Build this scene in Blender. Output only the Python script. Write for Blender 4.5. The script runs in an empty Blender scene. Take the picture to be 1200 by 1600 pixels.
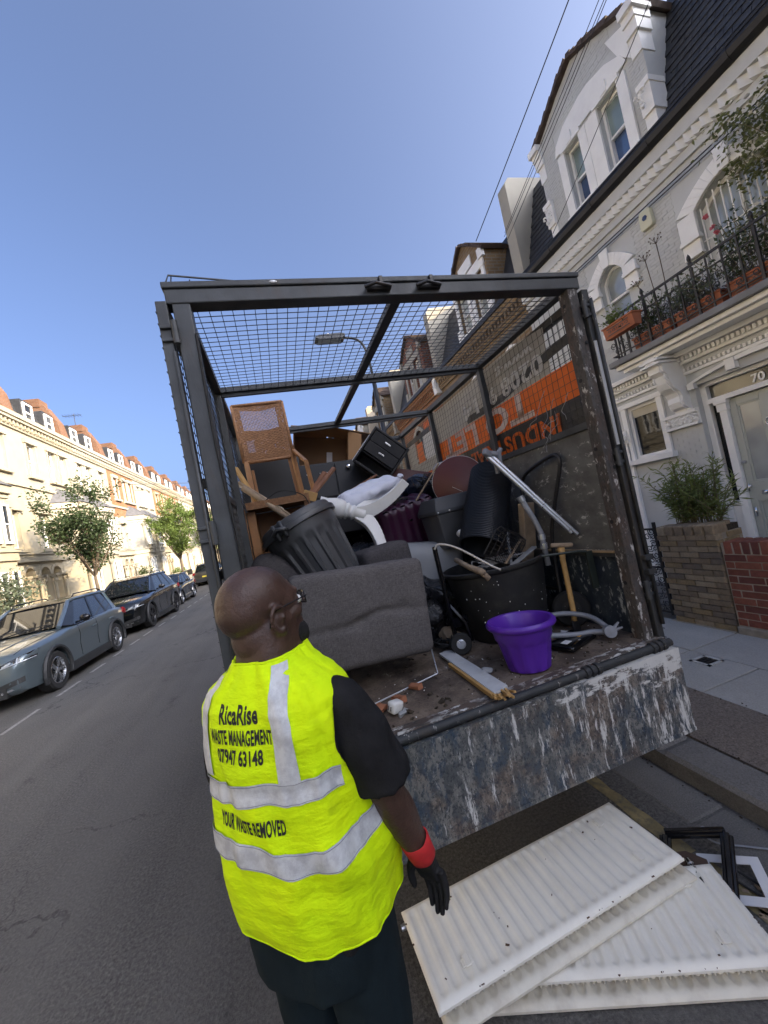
import bpy, bmesh, math, random
from mathutils import Vector, Matrix, Euler, noise
from mathutils.bvhtree import BVHTree
random.seed(11)
R = math.radians
scn = bpy.context.scene
col = scn.collection

# ------------------------------------------------------------------ camera
cam_d = bpy.data.cameras.new('camera'); cam = bpy.data.objects.new('camera', cam_d); col.objects.link(cam)
cam_d.sensor_fit = 'VERTICAL'; cam_d.sensor_height = 36.0; cam_d.lens = 13.5
cam_d.clip_start = 0.02; cam_d.clip_end = 1500
right = Vector((0.94588, -0.25533, -0.20031)); fwd = Vector((0.26613, 0.96351, 0.02853)); up = Vector((0.18571, -0.08029, 0.97932))
mw = Matrix.Identity(4)
for i, c in enumerate((right, up, -fwd)):
    for j in range(3): mw[j][i] = c[j]
mw.translation = Vector((0, 0, 1.85))
cam.matrix_world = mw
scn.camera = cam

# ------------------------------------------------------------------ sky, sun, exposure
SUN_EL = 22.0; SUN_AZ = 128.0          # azimuth clockwise from +Y (the street direction)
wd = bpy.data.worlds.new('World'); scn.world = wd; wd.use_nodes = True
wn = wd.node_tree; bg = wn.nodes['Background']
sky = wn.nodes.new('ShaderNodeTexSky'); sky.sky_type = 'NISHITA'; sky.sun_disc = False
sky.sun_elevation = R(SUN_EL); sky.sun_rotation = R(SUN_AZ)
sky.air_density = 0.43; sky.dust_density = 9.0; sky.ozone_density = 3.7
wn.links.new(sky.outputs[0], bg.inputs[0]); bg.inputs[1].default_value = 0.15
sd = bpy.data.lights.new('sun', 'SUN'); sd.energy = 2.2; sd.angle = R(0.53); sd.color = (1.0, 0.76, 0.44)
sun = bpy.data.objects.new('sun', sd); col.objects.link(sun)
to_sun = Vector((math.sin(R(SUN_AZ)) * math.cos(R(SUN_EL)), math.cos(R(SUN_AZ)) * math.cos(R(SUN_EL)), math.sin(R(SUN_EL))))
sun.rotation_euler = to_sun.to_track_quat('Z', 'Y').to_euler(); sun.location = (20, -20, 30)
scn.view_settings.view_transform = 'Standard'; scn.view_settings.look = 'None'
scn.view_settings.gamma = 1.0; scn.view_settings.use_curve_mapping = False
scn.view_settings.exposure = 2.0
scn.cycles.max_bounces = 7; scn.cycles.transparent_max_bounces = 12

# ------------------------------------------------------------------ mesh helpers
def V(*a): return Vector(a)

class MB:
    def __init__(s): s.v = []; s.f = []; s.m = []; s.mi = 0
    def _add(s, vs, fs):
        o = len(s.v); s.v.extend([Vector(p) for p in vs]); s.f.extend([[i + o for i in f] for f in fs]); s.m.extend([s.mi] * len(fs)); return s
    def box(s, x0, x1, y0, y1, z0, z1):
        if x1 < x0: x0, x1 = x1, x0
        if y1 < y0: y0, y1 = y1, y0
        if z1 < z0: z0, z1 = z1, z0
        return s._add([(x0,y0,z0),(x1,y0,z0),(x1,y1,z0),(x0,y1,z0),(x0,y0,z1),(x1,y0,z1),(x1,y1,z1),(x0,y1,z1)],
                      [(0,3,2,1),(4,5,6,7),(0,1,5,4),(1,2,6,5),(2,3,7,6),(3,0,4,7)])
    def cbox(s, c, size, rot=None):
        hx, hy, hz = size[0]/2, size[1]/2, size[2]/2
        m = rot if rot is not None else Matrix.Identity(3)
        pts = [m @ Vector(p) + Vector(c) for p in [(-hx,-hy,-hz),(hx,-hy,-hz),(hx,hy,-hz),(-hx,hy,-hz),(-hx,-hy,hz),(hx,-hy,hz),(hx,hy,hz),(-hx,hy,hz)]]
        return s._add(pts, [(0,3,2,1),(4,5,6,7),(0,1,5,4),(1,2,6,5),(2,3,7,6),(3,0,4,7)])
    def beam(s, a, b, w, h, upv=(0,0,1)):
        a = Vector(a); b = Vector(b); d = (b - a); L = d.length; d.normalize()
        u = Vector(upv); u = (u - d * u.dot(d))
        if u.length < 1e-4: u = Vector((1,0,0)) - d * d.x
        u.normalize(); w_ = d.cross(u)
        m = Matrix((w_, d, u)).transposed()
        return s.cbox((a + b) / 2, (w, L, h), m)
    def tube(s, pts, r, n=6, caps=True, closed=False):
        pts = [Vector(p) for p in pts]; N = len(pts)
        rs = r if isinstance(r, (list, tuple)) else [r] * N
        vs = []; fs = []; prev = None
        for i, p in enumerate(pts):
            if closed: t = pts[(i+1) % N] - pts[i-1]
            else: t = pts[min(i+1, N-1)] - pts[max(i-1, 0)]
            if t.length < 1e-9: t = Vector((0,0,1))
            t.normalize()
            if prev is None:
                u = Vector((0,0,1)) if abs(t.z) < .9 else Vector((1,0,0))
            else: u = prev
            u = u - t * u.dot(t)
            if u.length < 1e-6: u = Vector((1,0,0)) - t * t.x
            u.normalize(); prev = u; w = t.cross(u)
            for k in range(n):
                a = 2 * math.pi * (k + .5) / n
                vs.append(p + (u * math.cos(a) + w * math.sin(a)) * rs[i])
        M_ = N if closed else N - 1
        for i in range(M_):
            j = (i + 1) % N
            for k in range(n):
                fs.append((i*n+k, i*n+(k+1)%n, j*n+(k+1)%n, j*n+k))
        if caps and not closed:
            fs.append(tuple(range(n-1, -1, -1))); fs.append(tuple((N-1)*n + k for k in range(n)))
        return s._add(vs, fs)
    def lathe(s, prof, n=24, mat=None, caps=True, rfun=None):
        vs = []; fs = []
        for i, (r, z) in enumerate(prof):
            for k in range(n):
                a = 2 * math.pi * k / n
                rr = rfun(r, z, a, i) if rfun else r
                p = Vector((rr * math.cos(a), rr * math.sin(a), z))
                vs.append(mat @ p if mat is not None else p)
        for i in range(len(prof) - 1):
            for k in range(n):
                fs.append((i*n+k, i*n+(k+1)%n, (i+1)*n+(k+1)%n, (i+1)*n+k))
        if caps:
            if prof[0][0] > 1e-6: fs.append(tuple(range(n-1, -1, -1)))
            if prof[-1][0] > 1e-6: fs.append(tuple((len(prof)-1)*n + k for k in range(n)))
        return s._add(vs, fs)
    def prism(s, poly, a, b, axis='x', fn=None):
        """poly: 2-D outline; extruded from a to b along axis ('x': poly=(y,z), 'y': (x,z), 'z': (x,y))"""
        n = len(poly)
        def P(p, t):
            q = (t, p[0], p[1]) if axis == 'x' else ((p[0], t, p[1]) if axis == 'y' else (p[0], p[1], t))
            return fn(Vector(q)) if fn else q
        vs = [P(p, a) for p in poly] + [P(p, b) for p in poly]
        fs = [tuple(range(n-1, -1, -1)), tuple(range(n, 2*n))] + [(i, (i+1)%n, n+(i+1)%n, n+i) for i in range(n)]
        return s._add(vs, fs)
    def quad(s, a, b, c, d): return s._add([a,b,c,d], [(0,1,2,3)])
    def grid(s, fn, nu, nv, cu=False):
        vs = []; fs = []
        for j in range(nv + 1):
            for i in range(nu + (0 if cu else 1)):
                vs.append(fn(i / nu, j / nv))
        w = nu + (0 if cu else 1)
        for j in range(nv):
            for i in range(nu):
                i2 = (i + 1) % w
                fs.append((j*w+i, j*w+i2, (j+1)*w+i2, (j+1)*w+i))
        return s._add(vs, fs)
    def ball(s, c, r, nu=10, nv=7):
        c = Vector(c); rr = Vector(r) if hasattr(r, '__len__') else Vector((r, r, r))
        vs = [c + Vector((0,0,-rr.z))]; fs = []
        for j in range(1, nv):
            th = math.pi * j / nv - math.pi / 2
            for i in range(nu):
                a = 2 * math.pi * i / nu
                vs.append(c + Vector((rr.x*math.cos(th)*math.cos(a), rr.y*math.cos(th)*math.sin(a), rr.z*math.sin(th))))
        vs.append(c + Vector((0,0,rr.z)))
        for i in range(nu):
            fs.append((0, 1+(i+1)%nu, 1+i))
            fs.append((len(vs)-1, 1+(nv-2)*nu+i, 1+(nv-2)*nu+(i+1)%nu))
        for j in range(nv-2):
            for i in range(nu):
                fs.append((1+j*nu+i, 1+j*nu+(i+1)%nu, 1+(j+1)*nu+(i+1)%nu, 1+(j+1)*nu+i))
        return s._add(vs, fs)
    def xf(s, m):
        s.v = [m @ p for p in s.v]; return s
    def mesh(s, name, mats, smooth=False, off=None):
        me = bpy.data.meshes.new(name)
        vs = [p - off for p in s.v] if off is not None else s.v
        me.from_pydata([tuple(p) for p in vs], [], s.f); me.validate()
        for m in (mats if isinstance(mats, (list, tuple)) else [mats]): me.materials.append(m)
        if len(me.materials) > 1 and len(me.polygons) == len(s.m): me.polygons.foreach_set('material_index', s.m)
        bm = bmesh.new(); bm.from_mesh(me); bmesh.ops.recalc_face_normals(bm, faces=bm.faces); bm.to_mesh(me); bm.free()
        if smooth: me.shade_smooth()
        me.update(); return me

def bevel(o, w, seg=2, ang=35):
    m = o.modifiers.new('bevel', 'BEVEL'); m.width = w; m.segments = seg; m.limit_method = 'ANGLE'; m.angle_limit = R(ang)
def autosmooth(me, ang=40):
    me.shade_smooth(); me.set_sharp_from_angle(angle=R(ang))

def tag(o, label=None, cat=None, group=None, kind=None):
    if label: o['label'] = label
    if cat: o['category'] = cat
    if group: o['group'] = group
    if kind: o['kind'] = kind
    return o
def thing(name, label, cat, loc=(0,0,0), rot=(0,0,0), group=None):
    o = bpy.data.objects.new(name, None); o.empty_display_size = .1; col.objects.link(o)
    o.location = loc; o.rotation_euler = rot
    return tag(o, label, cat, group)
def obj(name, mb, mat, parent=None, smooth=False, bev=0, auto=0, kind=None, local=False, label=None):
    """world-coordinate geometry; under an unrotated parent it is shifted to the parent's frame (local=True: already local)"""
    off = None
    if parent is not None and not local:
        off = Vector(parent.location); q = parent.parent
        while q is not None: off += Vector(q.location); q = q.parent
    me = mb.mesh(name, mat, smooth, off) if isinstance(mb, MB) else mb
    if auto: autosmooth(me, auto)
    o = bpy.data.objects.new(name, me); col.objects.link(o)
    if parent is not None: o.parent = parent
    if bev: bevel(o, bev)
    return tag(o, label=label, kind=kind)
def single(name, mb, mat, label, cat, group=None, kind=None, loc=None, **k):
    """one-mesh thing with its origin at loc"""
    off = Vector(loc) if loc is not None else None
    me = mb.mesh(name, mat, k.get('smooth', False), off)
    if k.get('auto'): autosmooth(me, k['auto'])
    o = bpy.data.objects.new(name, me); col.objects.link(o)
    if loc is not None: o.location = loc
    if k.get('bev'): bevel(o, k['bev'])
    return tag(o, label, cat, group, kind)
def inst(name, me, loc, parent=None, rot=(0,0,0), scale=(1,1,1), bev=0):
    o = bpy.data.objects.new(name, me); col.objects.link(o); o.rotation_euler = rot; o.scale = scale
    o.location = loc
    if parent is not None:
        o.parent = parent; o.location = Vector(loc) - Vector(parent.location)
    if bev: bevel(o, bev)
    return o
kids = {}
def copy_tree(o, parent=None):
    c = o.copy(); col.objects.link(c); c.parent = parent
    for ch in list(o.children): copy_tree(ch, c)
    return c
def fr(o, z=(0,0,1), x=None):
    """4x4 frame at o with local z along z (and local x near x)"""
    z = Vector(z).normalized(); x = Vector(x) if x is not None else (Vector((1,0,0)) if abs(z.x) < .9 else Vector((0,1,0)))
    x = (x - z * x.dot(z)).normalized(); y = z.cross(x)
    m = Matrix.Identity(4)
    for i, c in enumerate((x, y, z)):
        for j in range(3): m[j][i] = c[j]
    m.translation = Vector(o); return m
def lerp(a, b, t): return a + (b - a) * t
def interp(tab, x):
    if x <= tab[0][0]: return tab[0][1:]
    for a, b in zip(tab, tab[1:]):
        if x <= b[0]:
            t = (x - a[0]) / (b[0] - a[0]); t = t*t*(3-2*t)*.5 + t*.5
            return tuple(lerp(p, q, t) for p, q in zip(a[1:], b[1:]))
    return tab[-1][1:]
def bez(p0, p1, p2, p3, n=10):
    p0, p1, p2, p3 = map(Vector, (p0, p1, p2, p3))
    return [p0*(1-t)**3 + p1*3*t*(1-t)**2 + p2*3*t*t*(1-t) + p3*t**3 for t in [i/n for i in range(n+1)]]
def smooth_path(pts, n=6):
    pts = [Vector(p) for p in pts]; out = []
    for i in range(len(pts)-1):
        a = pts[max(i-1,0)]; b = pts[i]; c = pts[i+1]; d = pts[min(i+2,len(pts)-1)]
        for k in range(n):
            t = k/n
            out.append(.5*((2*b)+(c-a)*t+(2*a-5*b+4*c-d)*t*t+(3*b-a-3*c+d)*t**3))
    out.append(pts[-1]); return out

# ------------------------------------------------------------------ materials
class NT:
    def __init__(s, name):
        s.m = bpy.data.materials.new(name); s.m.use_nodes = True; s.t = s.m.node_tree; s.n = s.t.nodes; s.l = s.t.links
        s.b = s.n['Principled BSDF']; s.tc = s.n.new('ShaderNodeTexCoord')
    def co(s, scale=(1,1,1), rot=(0,0,0), src='Object'):
        mp = s.n.new('ShaderNodeMapping'); mp.inputs['Scale'].default_value = scale; mp.inputs['Rotation'].default_value = rot
        s.l.new(s.tc.outputs[src], mp.inputs[0]); return mp.outputs[0]
    def noise(s, sc, det=4, rough=.55, co=None, out='Fac'):
        t = s.n.new('ShaderNodeTexNoise'); t.inputs['Scale'].default_value = sc; t.inputs['Detail'].default_value = det; t.inputs['Roughness'].default_value = rough
        s.l.new(co if co is not None else s.co(), t.inputs[0]); return t.outputs[out]
    def vor(s, sc, co=None, feat='F1', out='Distance'):
        t = s.n.new('ShaderNodeTexVoronoi'); t.feature = feat; t.inputs['Scale'].default_value = sc
        s.l.new(co if co is not None else s.co(), t.inputs[0]); return t.outputs[out]
    def ramp(s, fac, stops):
        r = s.n.new('ShaderNodeValToRGB'); e = r.color_ramp.elements
        while len(e) < len(stops): e.new(.5)
        for el, (p, c) in zip(e, stops):
            el.position = p; el.color = (c, c, c, 1) if isinstance(c, (int, float)) else (*c, 1)
        s.l.new(fac, r.inputs[0]); return r.outputs[0]
    def mix(s, fac, a, b, mode='MIX'):
        m = s.n.new('ShaderNodeMix'); m.data_type = 'RGBA'; m.blend_type = mode
        for i, x in ((0, fac), (6, a), (7, b)):
            if isinstance(x, (int, float)): m.inputs[i].default_value = x if i == 0 else (x, x, x, 1)
            elif isinstance(x, tuple): m.inputs[i].default_value = (*x, 1)
            else: s.l.new(x, m.inputs[i])
        return m.outputs[2]
    def math(s, op, a, b=0.0):
        m = s.n.new('ShaderNodeMath'); m.operation = op
        for i, x in ((0, a), (1, b)):
            if isinstance(x, (int, float)): m.inputs[i].default_value = x
            else: s.l.new(x, m.inputs[i])
        return m.outputs[0]
    def bump(s, h, st=.3, dist=.01, chain=None):
        b = s.n.new('ShaderNodeBump'); b.inputs['Strength'].default_value = st; b.inputs['Distance'].default_value = dist
        s.l.new(h, b.inputs['Height'])
        if chain is not None: s.l.new(chain, b.inputs['Normal'])
        return b.outputs[0]
    def set(s, color=None, rough=None, normal=None, metal=None, spec=None):
        for k, x in (('Base Color', color), ('Roughness', rough), ('Normal', normal), ('Metallic', metal), ('Specular IOR Level', spec)):
            if x is None: continue
            if isinstance(x, (int, float)): s.b.inputs[k].default_value = x
            elif isinstance(x, tuple): s.b.inputs[k].default_value = (*x, 1)
            else: s.l.new(x, s.b.inputs[k])
        return s.m
def mul(c, k): return tuple(min(1, max(0, x * k)) for x in c)
def plain(name, c, rough=.6, var=.18, sc=6, bump=.15, bsc=60, bd=.003, metal=0, spec=.5, dirt=0, dirtc=(.12,.10,.08), dsc=3, rvar=.1):
    t = NT(name); co = t.co()
    n1 = t.noise(sc, 5, .6, co)
    c_ = t.mix(t.ramp(n1, [(.3, 0.), (.7, 1.)]), mul(c, 1-var), mul(c, 1+var))
    if dirt:
        n2 = t.noise(dsc, 6, .65, co)
        c_ = t.mix(t.math('MULTIPLY', t.ramp(n2, [(.48, 0.), (.72, 1.)]), dirt), c_, dirtc)
    rr = t.math('ADD', t.math('MULTIPLY', t.noise(sc*2, 3, .5, co), rvar*2), rough - rvar)
    nrm = t.bump(t.noise(bsc, 4, .6, co), bump, bd) if bump else None
    return t.set(c_, rr, nrm, metal, spec)
def speckle(name, base, light, dark, sc=180, patch=.25, bump=.6, rough=.85, big=None, psc=.7):
    t = NT(name); co = t.co()
    v = t.noise(sc, 3, .75, co)
    c_ = t.mix(t.ramp(v, [(.36, 0.), (.50, .5), (.66, 1.)]), dark, light)
    c_ = t.mix(.45, c_, base)
    sp = t.ramp(t.vor(sc*.45, co), [(.0, 1.), (.16, 0.)])
    c_ = t.mix(t.math('MULTIPLY', sp, t.ramp(t.noise(sc*.2, 2, .5, co), [(.55, 0.), (.7, .7)])), c_, mul(light, 1.9))
    p = t.noise(psc, 5, .6, co)
    c_ = t.mix(t.math('MULTIPLY', t.ramp(p, [(.35, 1.), (.65, 0.)]), patch), c_, mul(base, .55))
    p2 = t.noise(psc*4.3, 5, .7, co)
    c_ = t.mix(t.math('MULTIPLY', t.ramp(p2, [(.5, 0.), (.75, 1.)]), patch*.8), c_, mul(base, 1.5))
    nrm = t.bump(v, bump, .006)
    return t.set(c_, rough, nrm, spec=.35)
def brickmat(name, c1, c2, mortar, bw=.225, bh=.075, ms=.012, axis='x', rough=.85, soot=.3, bump=.6):
    """far brickwork: courses too small to pick apart"""
    t = NT(name)
    rot = (0, 0, 0)
    sep = t.n.new('ShaderNodeSeparateXYZ'); t.l.new(t.tc.outputs['Object'], sep.inputs[0])
    cb = t.n.new('ShaderNodeCombineXYZ')
    a = t.math('ADD', sep.outputs[0], sep.outputs[1])
    t.l.new(a, cb.inputs[0]); t.l.new(sep.outputs[2], cb.inputs[1])
    b = t.n.new('ShaderNodeTexBrick'); t.l.new(cb.outputs[0], b.inputs[0])
    for k, x in (('Color1', c1), ('Color2', c2), ('Mortar', mortar)): b.inputs[k].default_value = (*x, 1)
    b.inputs['Scale'].default_value = 1; b.inputs['Mortar Size'].default_value = ms; b.inputs['Brick Width'].default_value = bw; b.inputs['Row Height'].default_value = bh; b.inputs['Bias'].default_value = 0
    c_ = t.mix(t.math('MULTIPLY', t.ramp(t.noise(1.3, 6, .65), [(.4, 0.), (.7, 1.)]), soot), b.outputs[0], mul(c1, .4))
    c_ = t.mix(.35, c_, t.ramp(t.noise(9, 4, .6), [(.3, mul(c1, .55)), (.7, mul(c2, 1.4))]), 'OVERLAY')
    return t.set(c_, rough, t.bump(b.outputs['Fac'], -bump, .01), spec=.3)
def glass_pane(name, c, rough=.04, wav=.0025):
    t = NT(name); n = t.noise(3.0, 2, .5)
    c_ = t.mix(t.ramp(t.noise(1.7, 3, .5), [(.35, 0.), (.65, 1.)]), mul(c, .7), mul(c, 1.25))
    m = t.set(c_, rough, t.bump(n, .35, wav), spec=1.0); return m

MT = {}
def mk(key, fn, *a, **k): MT[key] = fn(key, *a, **k); return MT[key]
def asphalt_mat(name):
    """old carriageway: exposed chippings, polished wheel tracks, oil drips, cracks and damp stains"""
    t = NT(name); co = t.co(); v = t.noise(58, 4, .78, co); v2 = t.vor(95, co, out='Color'); g = t.ramp(v, [(.34, 0.), (.50, .42), (.68, 1.)])
    c_ = t.mix(g, (.020,.019,.018), (.255,.242,.22)); c_ = t.mix(.34, c_, (.105,.10,.091))
    sp = t.ramp(t.vor(46, co), [(.0, 1.), (.13, 0.)]); c_ = t.mix(t.math('MULTIPLY', sp, t.ramp(t.noise(9, 2, .5, co), [(.5, 0.), (.62, .75)])), c_, (.44,.42,.38))
    big = t.noise(.55, 6, .62, co); c_ = t.mix(t.math('MULTIPLY', t.ramp(big, [(.36, 1.), (.62, 0.)]), .40), c_, (.052,.05,.047))
    tr = t.noise(1, 4, .55, t.co((1.5,.05,1))); c_ = t.mix(t.math('MULTIPLY', t.ramp(tr, [(.44, 0.), (.62, 1.)]), .38), c_, (.155,.148,.135))
    oil = t.noise(2.3, 7, .7, t.co((1,.6,1))); c_ = t.mix(t.math('MULTIPLY', t.ramp(oil, [(.60, 0.), (.70, 1.)]), .55), c_, (.032,.031,.030))
    w_ = t.n.new('ShaderNodeVectorMath'); w_.operation = 'ADD'; t.l.new(co, w_.inputs[0]); nz = t.noise(1.8, 5, .65, co, 'Color'); t.l.new(nz, w_.inputs[1])
    ck = t.ramp(t.vor(.42, w_.outputs[0], 'DISTANCE_TO_EDGE'), [(.0, 1.), (.008, 0.)]); ck = t.math('MULTIPLY', ck, t.ramp(t.noise(.35, 3, .5, co), [(.48, 0.), (.56, .8)])); c_ = t.mix(ck, c_, (.018,.017,.016))
    h = t.math('SUBTRACT', v, t.math('MULTIPLY', ck, .8)); return t.set(c_, t.math('MULTIPLY_ADD', tr, -.25), t.bump(h, 1.0, .007), spec=.4) if False else t.set(c_, .80, t.bump(h, 1.0, .007), spec=.4)
MT['asphalt'] = asphalt_mat('asphalt')
mk('asphalt_patch', speckle, (.062,.060,.057), (.13,.125,.115), (.026,.025,.025), 210, .3, .7, .85)
mk('aggregate', speckle, (.17,.14,.11), (.36,.30,.25), (.06,.048,.038), 90, .35, .8, .88)
mk('slab', speckle, (.40,.385,.345), (.50,.48,.43), (.30,.29,.26), 90, .25, .25, .7)
mk('kerbstone', speckle, (.18,.17,.155), (.29,.275,.25), (.085,.08,.072), 120, .4, .6, .8)
mk('gully', speckle, (.15,.142,.13), (.24,.23,.21), (.07,.066,.06), 140, .4, .6, .82)
mk('soil', speckle, (.05,.038,.027), (.10,.08,.055), (.02,.016,.012), 60, .4, 1.0, .95)
mk('yellow_line', plain, (.25,.20,.095), .8, .3, 12, .5, 150, .004, dirt=.95, dirtc=(.085,.08,.07), dsc=22)
mk('white_line', plain, (.30,.29,.27), .75, .25, 12, .4, 150, .004, dirt=.95, dirtc=(.105,.10,.092), dsc=20)
mk('white_paint', plain, (.87,.865,.82), .5, .04, 5, .12, 40, .003, dirt=.12, dirtc=(.45,.43,.38), dsc=2.2)
mk('grey_white', plain, (.54,.55,.525), .6, .06, 3, .3, 70, .004, dirt=.2, dirtc=(.36,.365,.35), dsc=1.6)
mk('cream_stucco', plain, (.34,.305,.225), .7, .06, 2, .15, 30, .004, dirt=.3, dirtc=(.24,.21,.155), dsc=1.2)
mk('pale_stucco', plain, (.37,.345,.28), .7, .05, 2, .15, 30, .004, dirt=.3, dirtc=(.26,.24,.20), dsc=1.2)
mk('tan_render', plain, (.45,.38,.28), .7, .06, 2, .15, 30, .004, dirt=.2, dirtc=(.4,.34,.25), dsc=1.2)
mk('stock_brick', brickmat, (.34,.245,.135), (.25,.175,.095), (.30,.27,.22), soot=.45)
mk('orange_brick', brickmat, (.36,.165,.068), (.28,.12,.05), (.34,.28,.2), soot=.35)
mk('chimney_brick', brickmat, (.235,.115,.058), (.18,.085,.045), (.22,.18,.14), soot=.45)
mk('red_brick', brickmat, (.26,.095,.055), (.20,.07,.042), (.30,.25,.2), soot=.35)
mk('slate', plain, (.032,.034,.038), .55, .35, 9, .25, 60, .004, spec=.45)
mk('slate_grey', plain, (.10,.10,.105), .6, .25, 6, .25, 40, .004)
mk('lead', plain, (.17,.175,.18), .5, .2, 5, .2, 30, .003, metal=.3)
mk('gutter_black', plain, (.012,.012,.013), .55, .2, 6, .1, 50, .002)
mk('tile_brown', plain, (.075,.052,.040), .8, .35, 14, .5, 60, .006)
mk('sage', plain, (.47,.49,.43), .35, .04, 4, .08, 40, .002)
mk('iron', plain, (.016,.016,.017), .45, .3, 30, .3, 90, .002, dirt=.25, dirtc=(.07,.04,.025), dsc=12)
mk('terracotta', plain, (.40,.135,.062), .75, .18, 10, .25, 70, .003, dirt=.3, dirtc=(.25,.16,.11), dsc=7)
mk('glass_sky', glass_pane, (.16,.20,.23), .03)
mk('glass_dark', glass_pane, (.018,.020,.022), .03); MT['glass_dark'].node_tree.nodes['Principled BSDF'].inputs['Specular IOR Level'].default_value = .35
mk('glass_curtain', glass_pane, (.36,.40,.40), .08)
mk('glass_warm', glass_pane, (.30,.27,.20), .06)
mk('glass_door', glass_pane, (.36,.38,.36), .12, .006)
mk('chrome', plain, (.75,.75,.76), .15, .05, 5, .05, 50, .001, metal=1)
mk('alarm_cream', plain, (.62,.60,.42), .4, .04, 4, .05, 40, .001)
mk('dark_blue', plain, (.03,.05,.12), .4, .1, 5, .05, 40, .001)
mk('blind', plain, (.55,.50,.38), .6, .08, 5, .1, 40, .002)
# ================================================================== GROUND
def sheet(name, x0, x1, y0, y1, z, mat, nx=1, ny=1):
    m = MB(); m.grid(lambda u, v: V(lerp(x0, x1, u), lerp(y0, y1, v), z), nx, ny)
    return tag(obj(name, m, mat), kind='structure')
sheet('ground', -600, 600, -500, 900, -.03, MT['soil'])
def camber(u, v):
    x = lerp(-6.5, 1.99, u); return V(x, lerp(-45, 140, v), .0)
m = MB(); m.grid(camber, 8, 40); tag(obj('road', m, MT['asphalt']), kind='structure')
# yellow line by the gutter, broken by wear
m = MB()
y = -3.0
while y < 30:
    L = random.uniform(.25, .9)
    n = 8
    a = [(1.53 + random.uniform(-.007, .007), y + L*i/n) for i in range(n+1)]; b = [(1.61 + random.uniform(-.007, .007), y + L*i/n) for i in range(n+1)]
    for i in range(n): m.quad((*a[i], .004), (*b[i], .004), (*b[i+1], .004), (*a[i+1], .004))
    y += L + random.uniform(.0, .03)
tag(obj('yellow_line', m, MT['yellow_line']), kind='structure')
dash = [(-4.26,6.85,7.75), (-4.27,8.3,9.1), (-4.32,9.65,10.3), (-4.36,10.9,11.5), (-4.38,12.0,12.7), (-4.4,13.1,13.9), (-4.36,14.4,15.1)] + [(-4.32, 15.7 + 1.25*i, 16.4 + 1.25*i) for i in range(14)]
dash += [(-4.26, 6.85 - 1.45*i - .9, 6.85 - 1.45*i - .05) for i in range(1, 6)]
m = MB()
for x, a, b in dash:
    m.quad((x-.035, a, .004), (x+.035, a, .004), (x+.035, b, .004), (x-.035, b, .004))
tag(obj('parking_bay_line', m, MT['white_line']), kind='structure')

# right pavement: bed + stones that can be picked apart
root = obj('pavement', MB().box(1.99, 5.6, -45, 140, -.02, .103), MT['gully']); tag(root, kind='structure')
m = MB(); m.grid(lambda u, v: V(lerp(2.26, 2.80, u), lerp(-45, 140, v), .119 + .004*math.sin(v*900)*0), 2, 20)
obj('tarmac_strip', MB().box(2.25, 2.795, -45, 140, .09, .118), MT['aggregate'], root)
def slab_mesh(sx, sy, sz, name, mat, bw=.006, irr=0.0):
    bm = bmesh.new(); bmesh.ops.create_cube(bm, size=1)
    for v in bm.verts: v.co = Vector((v.co.x*sx, v.co.y*sy, v.co.z*sz)) + Vector((random.uniform(-irr, irr), random.uniform(-irr, irr), random.uniform(-irr, irr)*.5))
    if bw: bmesh.ops.bevel(bm, geom=[e for e in bm.edges if max(v.co.z for v in e.verts) > 0 and min(v.co.z for v in e.verts) > 0 or abs(e.verts[0].co.z - e.verts[1].co.z) > sz*.5], offset=bw, segments=1, affect='EDGES')
    me = bpy.data.meshes.new(name); bm.to_mesh(me); bm.free(); me.materials.append(mat); return me
gs = [slab_mesh(.245, .89, .06, 'gully_slab', MT['gully'], .01, .006) for i in range(3)]
ks = [slab_mesh(.255, .885, .16, 'kerb_stone', MT['kerbstone'], .022, .008) for i in range(4)]
for i in range(-6, 16):
    o = inst('gully_slab', gs[i % 3], (1.852, 1.64 + .9*i + .45, -.022), root, (R(random.uniform(-.4, .4)), R(random.uniform(-.5,.5)), R(random.uniform(-.4, .4))))
    o = inst('kerb_stone', ks[i % 4], (2.118, 1.98 + .9*i - .45, .041 + random.uniform(-.004, .004)), root, (R(random.uniform(-.4, .4)), R(random.uniform(-1, 1)), R(random.uniform(-.5, .5))))
obj('kerb_run', MB().box(1.99, 2.245, 15.5, 140, 0, .12).box(1.99, 2.245, -45, -4.3, 0, .12), MT['kerbstone'], root)
sa = [slab_mesh(.612, .53, .05, 'paving_slab', MT['slab'], .004, .002) for i in range(3)]
sb = [slab_mesh(.622, .80, .05, 'paving_slab', MT['slab'], .004, .002) for i in range(3)]
for i in range(-5, 14):
    inst('paving_slab', sa[i % 3], (3.107, 2.29 + .54*i - .27, .093 + random.uniform(-.003, .003)), root, (R(random.uniform(-.3, .3)), R(random.uniform(-.3, .3)), 0))
for i in range(-4, 9):
    inst('paving_slab', sb[i % 3], (3.735, 2.82 + .81*i - .405, .094 + random.uniform(-.003, .003)), root, (R(random.uniform(-.3, .3)), R(random.uniform(-.3, .3)), 0))
obj('far_paving', MB().box(2.8, 4.05, 10, 140, .09, .117).box(2.8, 4.05, -45, -1, .09, .117), MT['slab'], root)
# left pavement
root = obj('pavement', MB().box(-9.6, -6.78, -45, 140, -.02, .12), MT['slab']); tag(root, kind='structure')
for i in range(60): inst('kerb_stone', ks[i % 4], (-6.64, -8 + .9*i, .041), root)
obj('kerb_run', MB().box(-6.77, -6.51, 46.2, 140, 0, .12).box(-6.77, -6.51, -45, -8.6, 0, .12), MT['kerbstone'], root)
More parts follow.
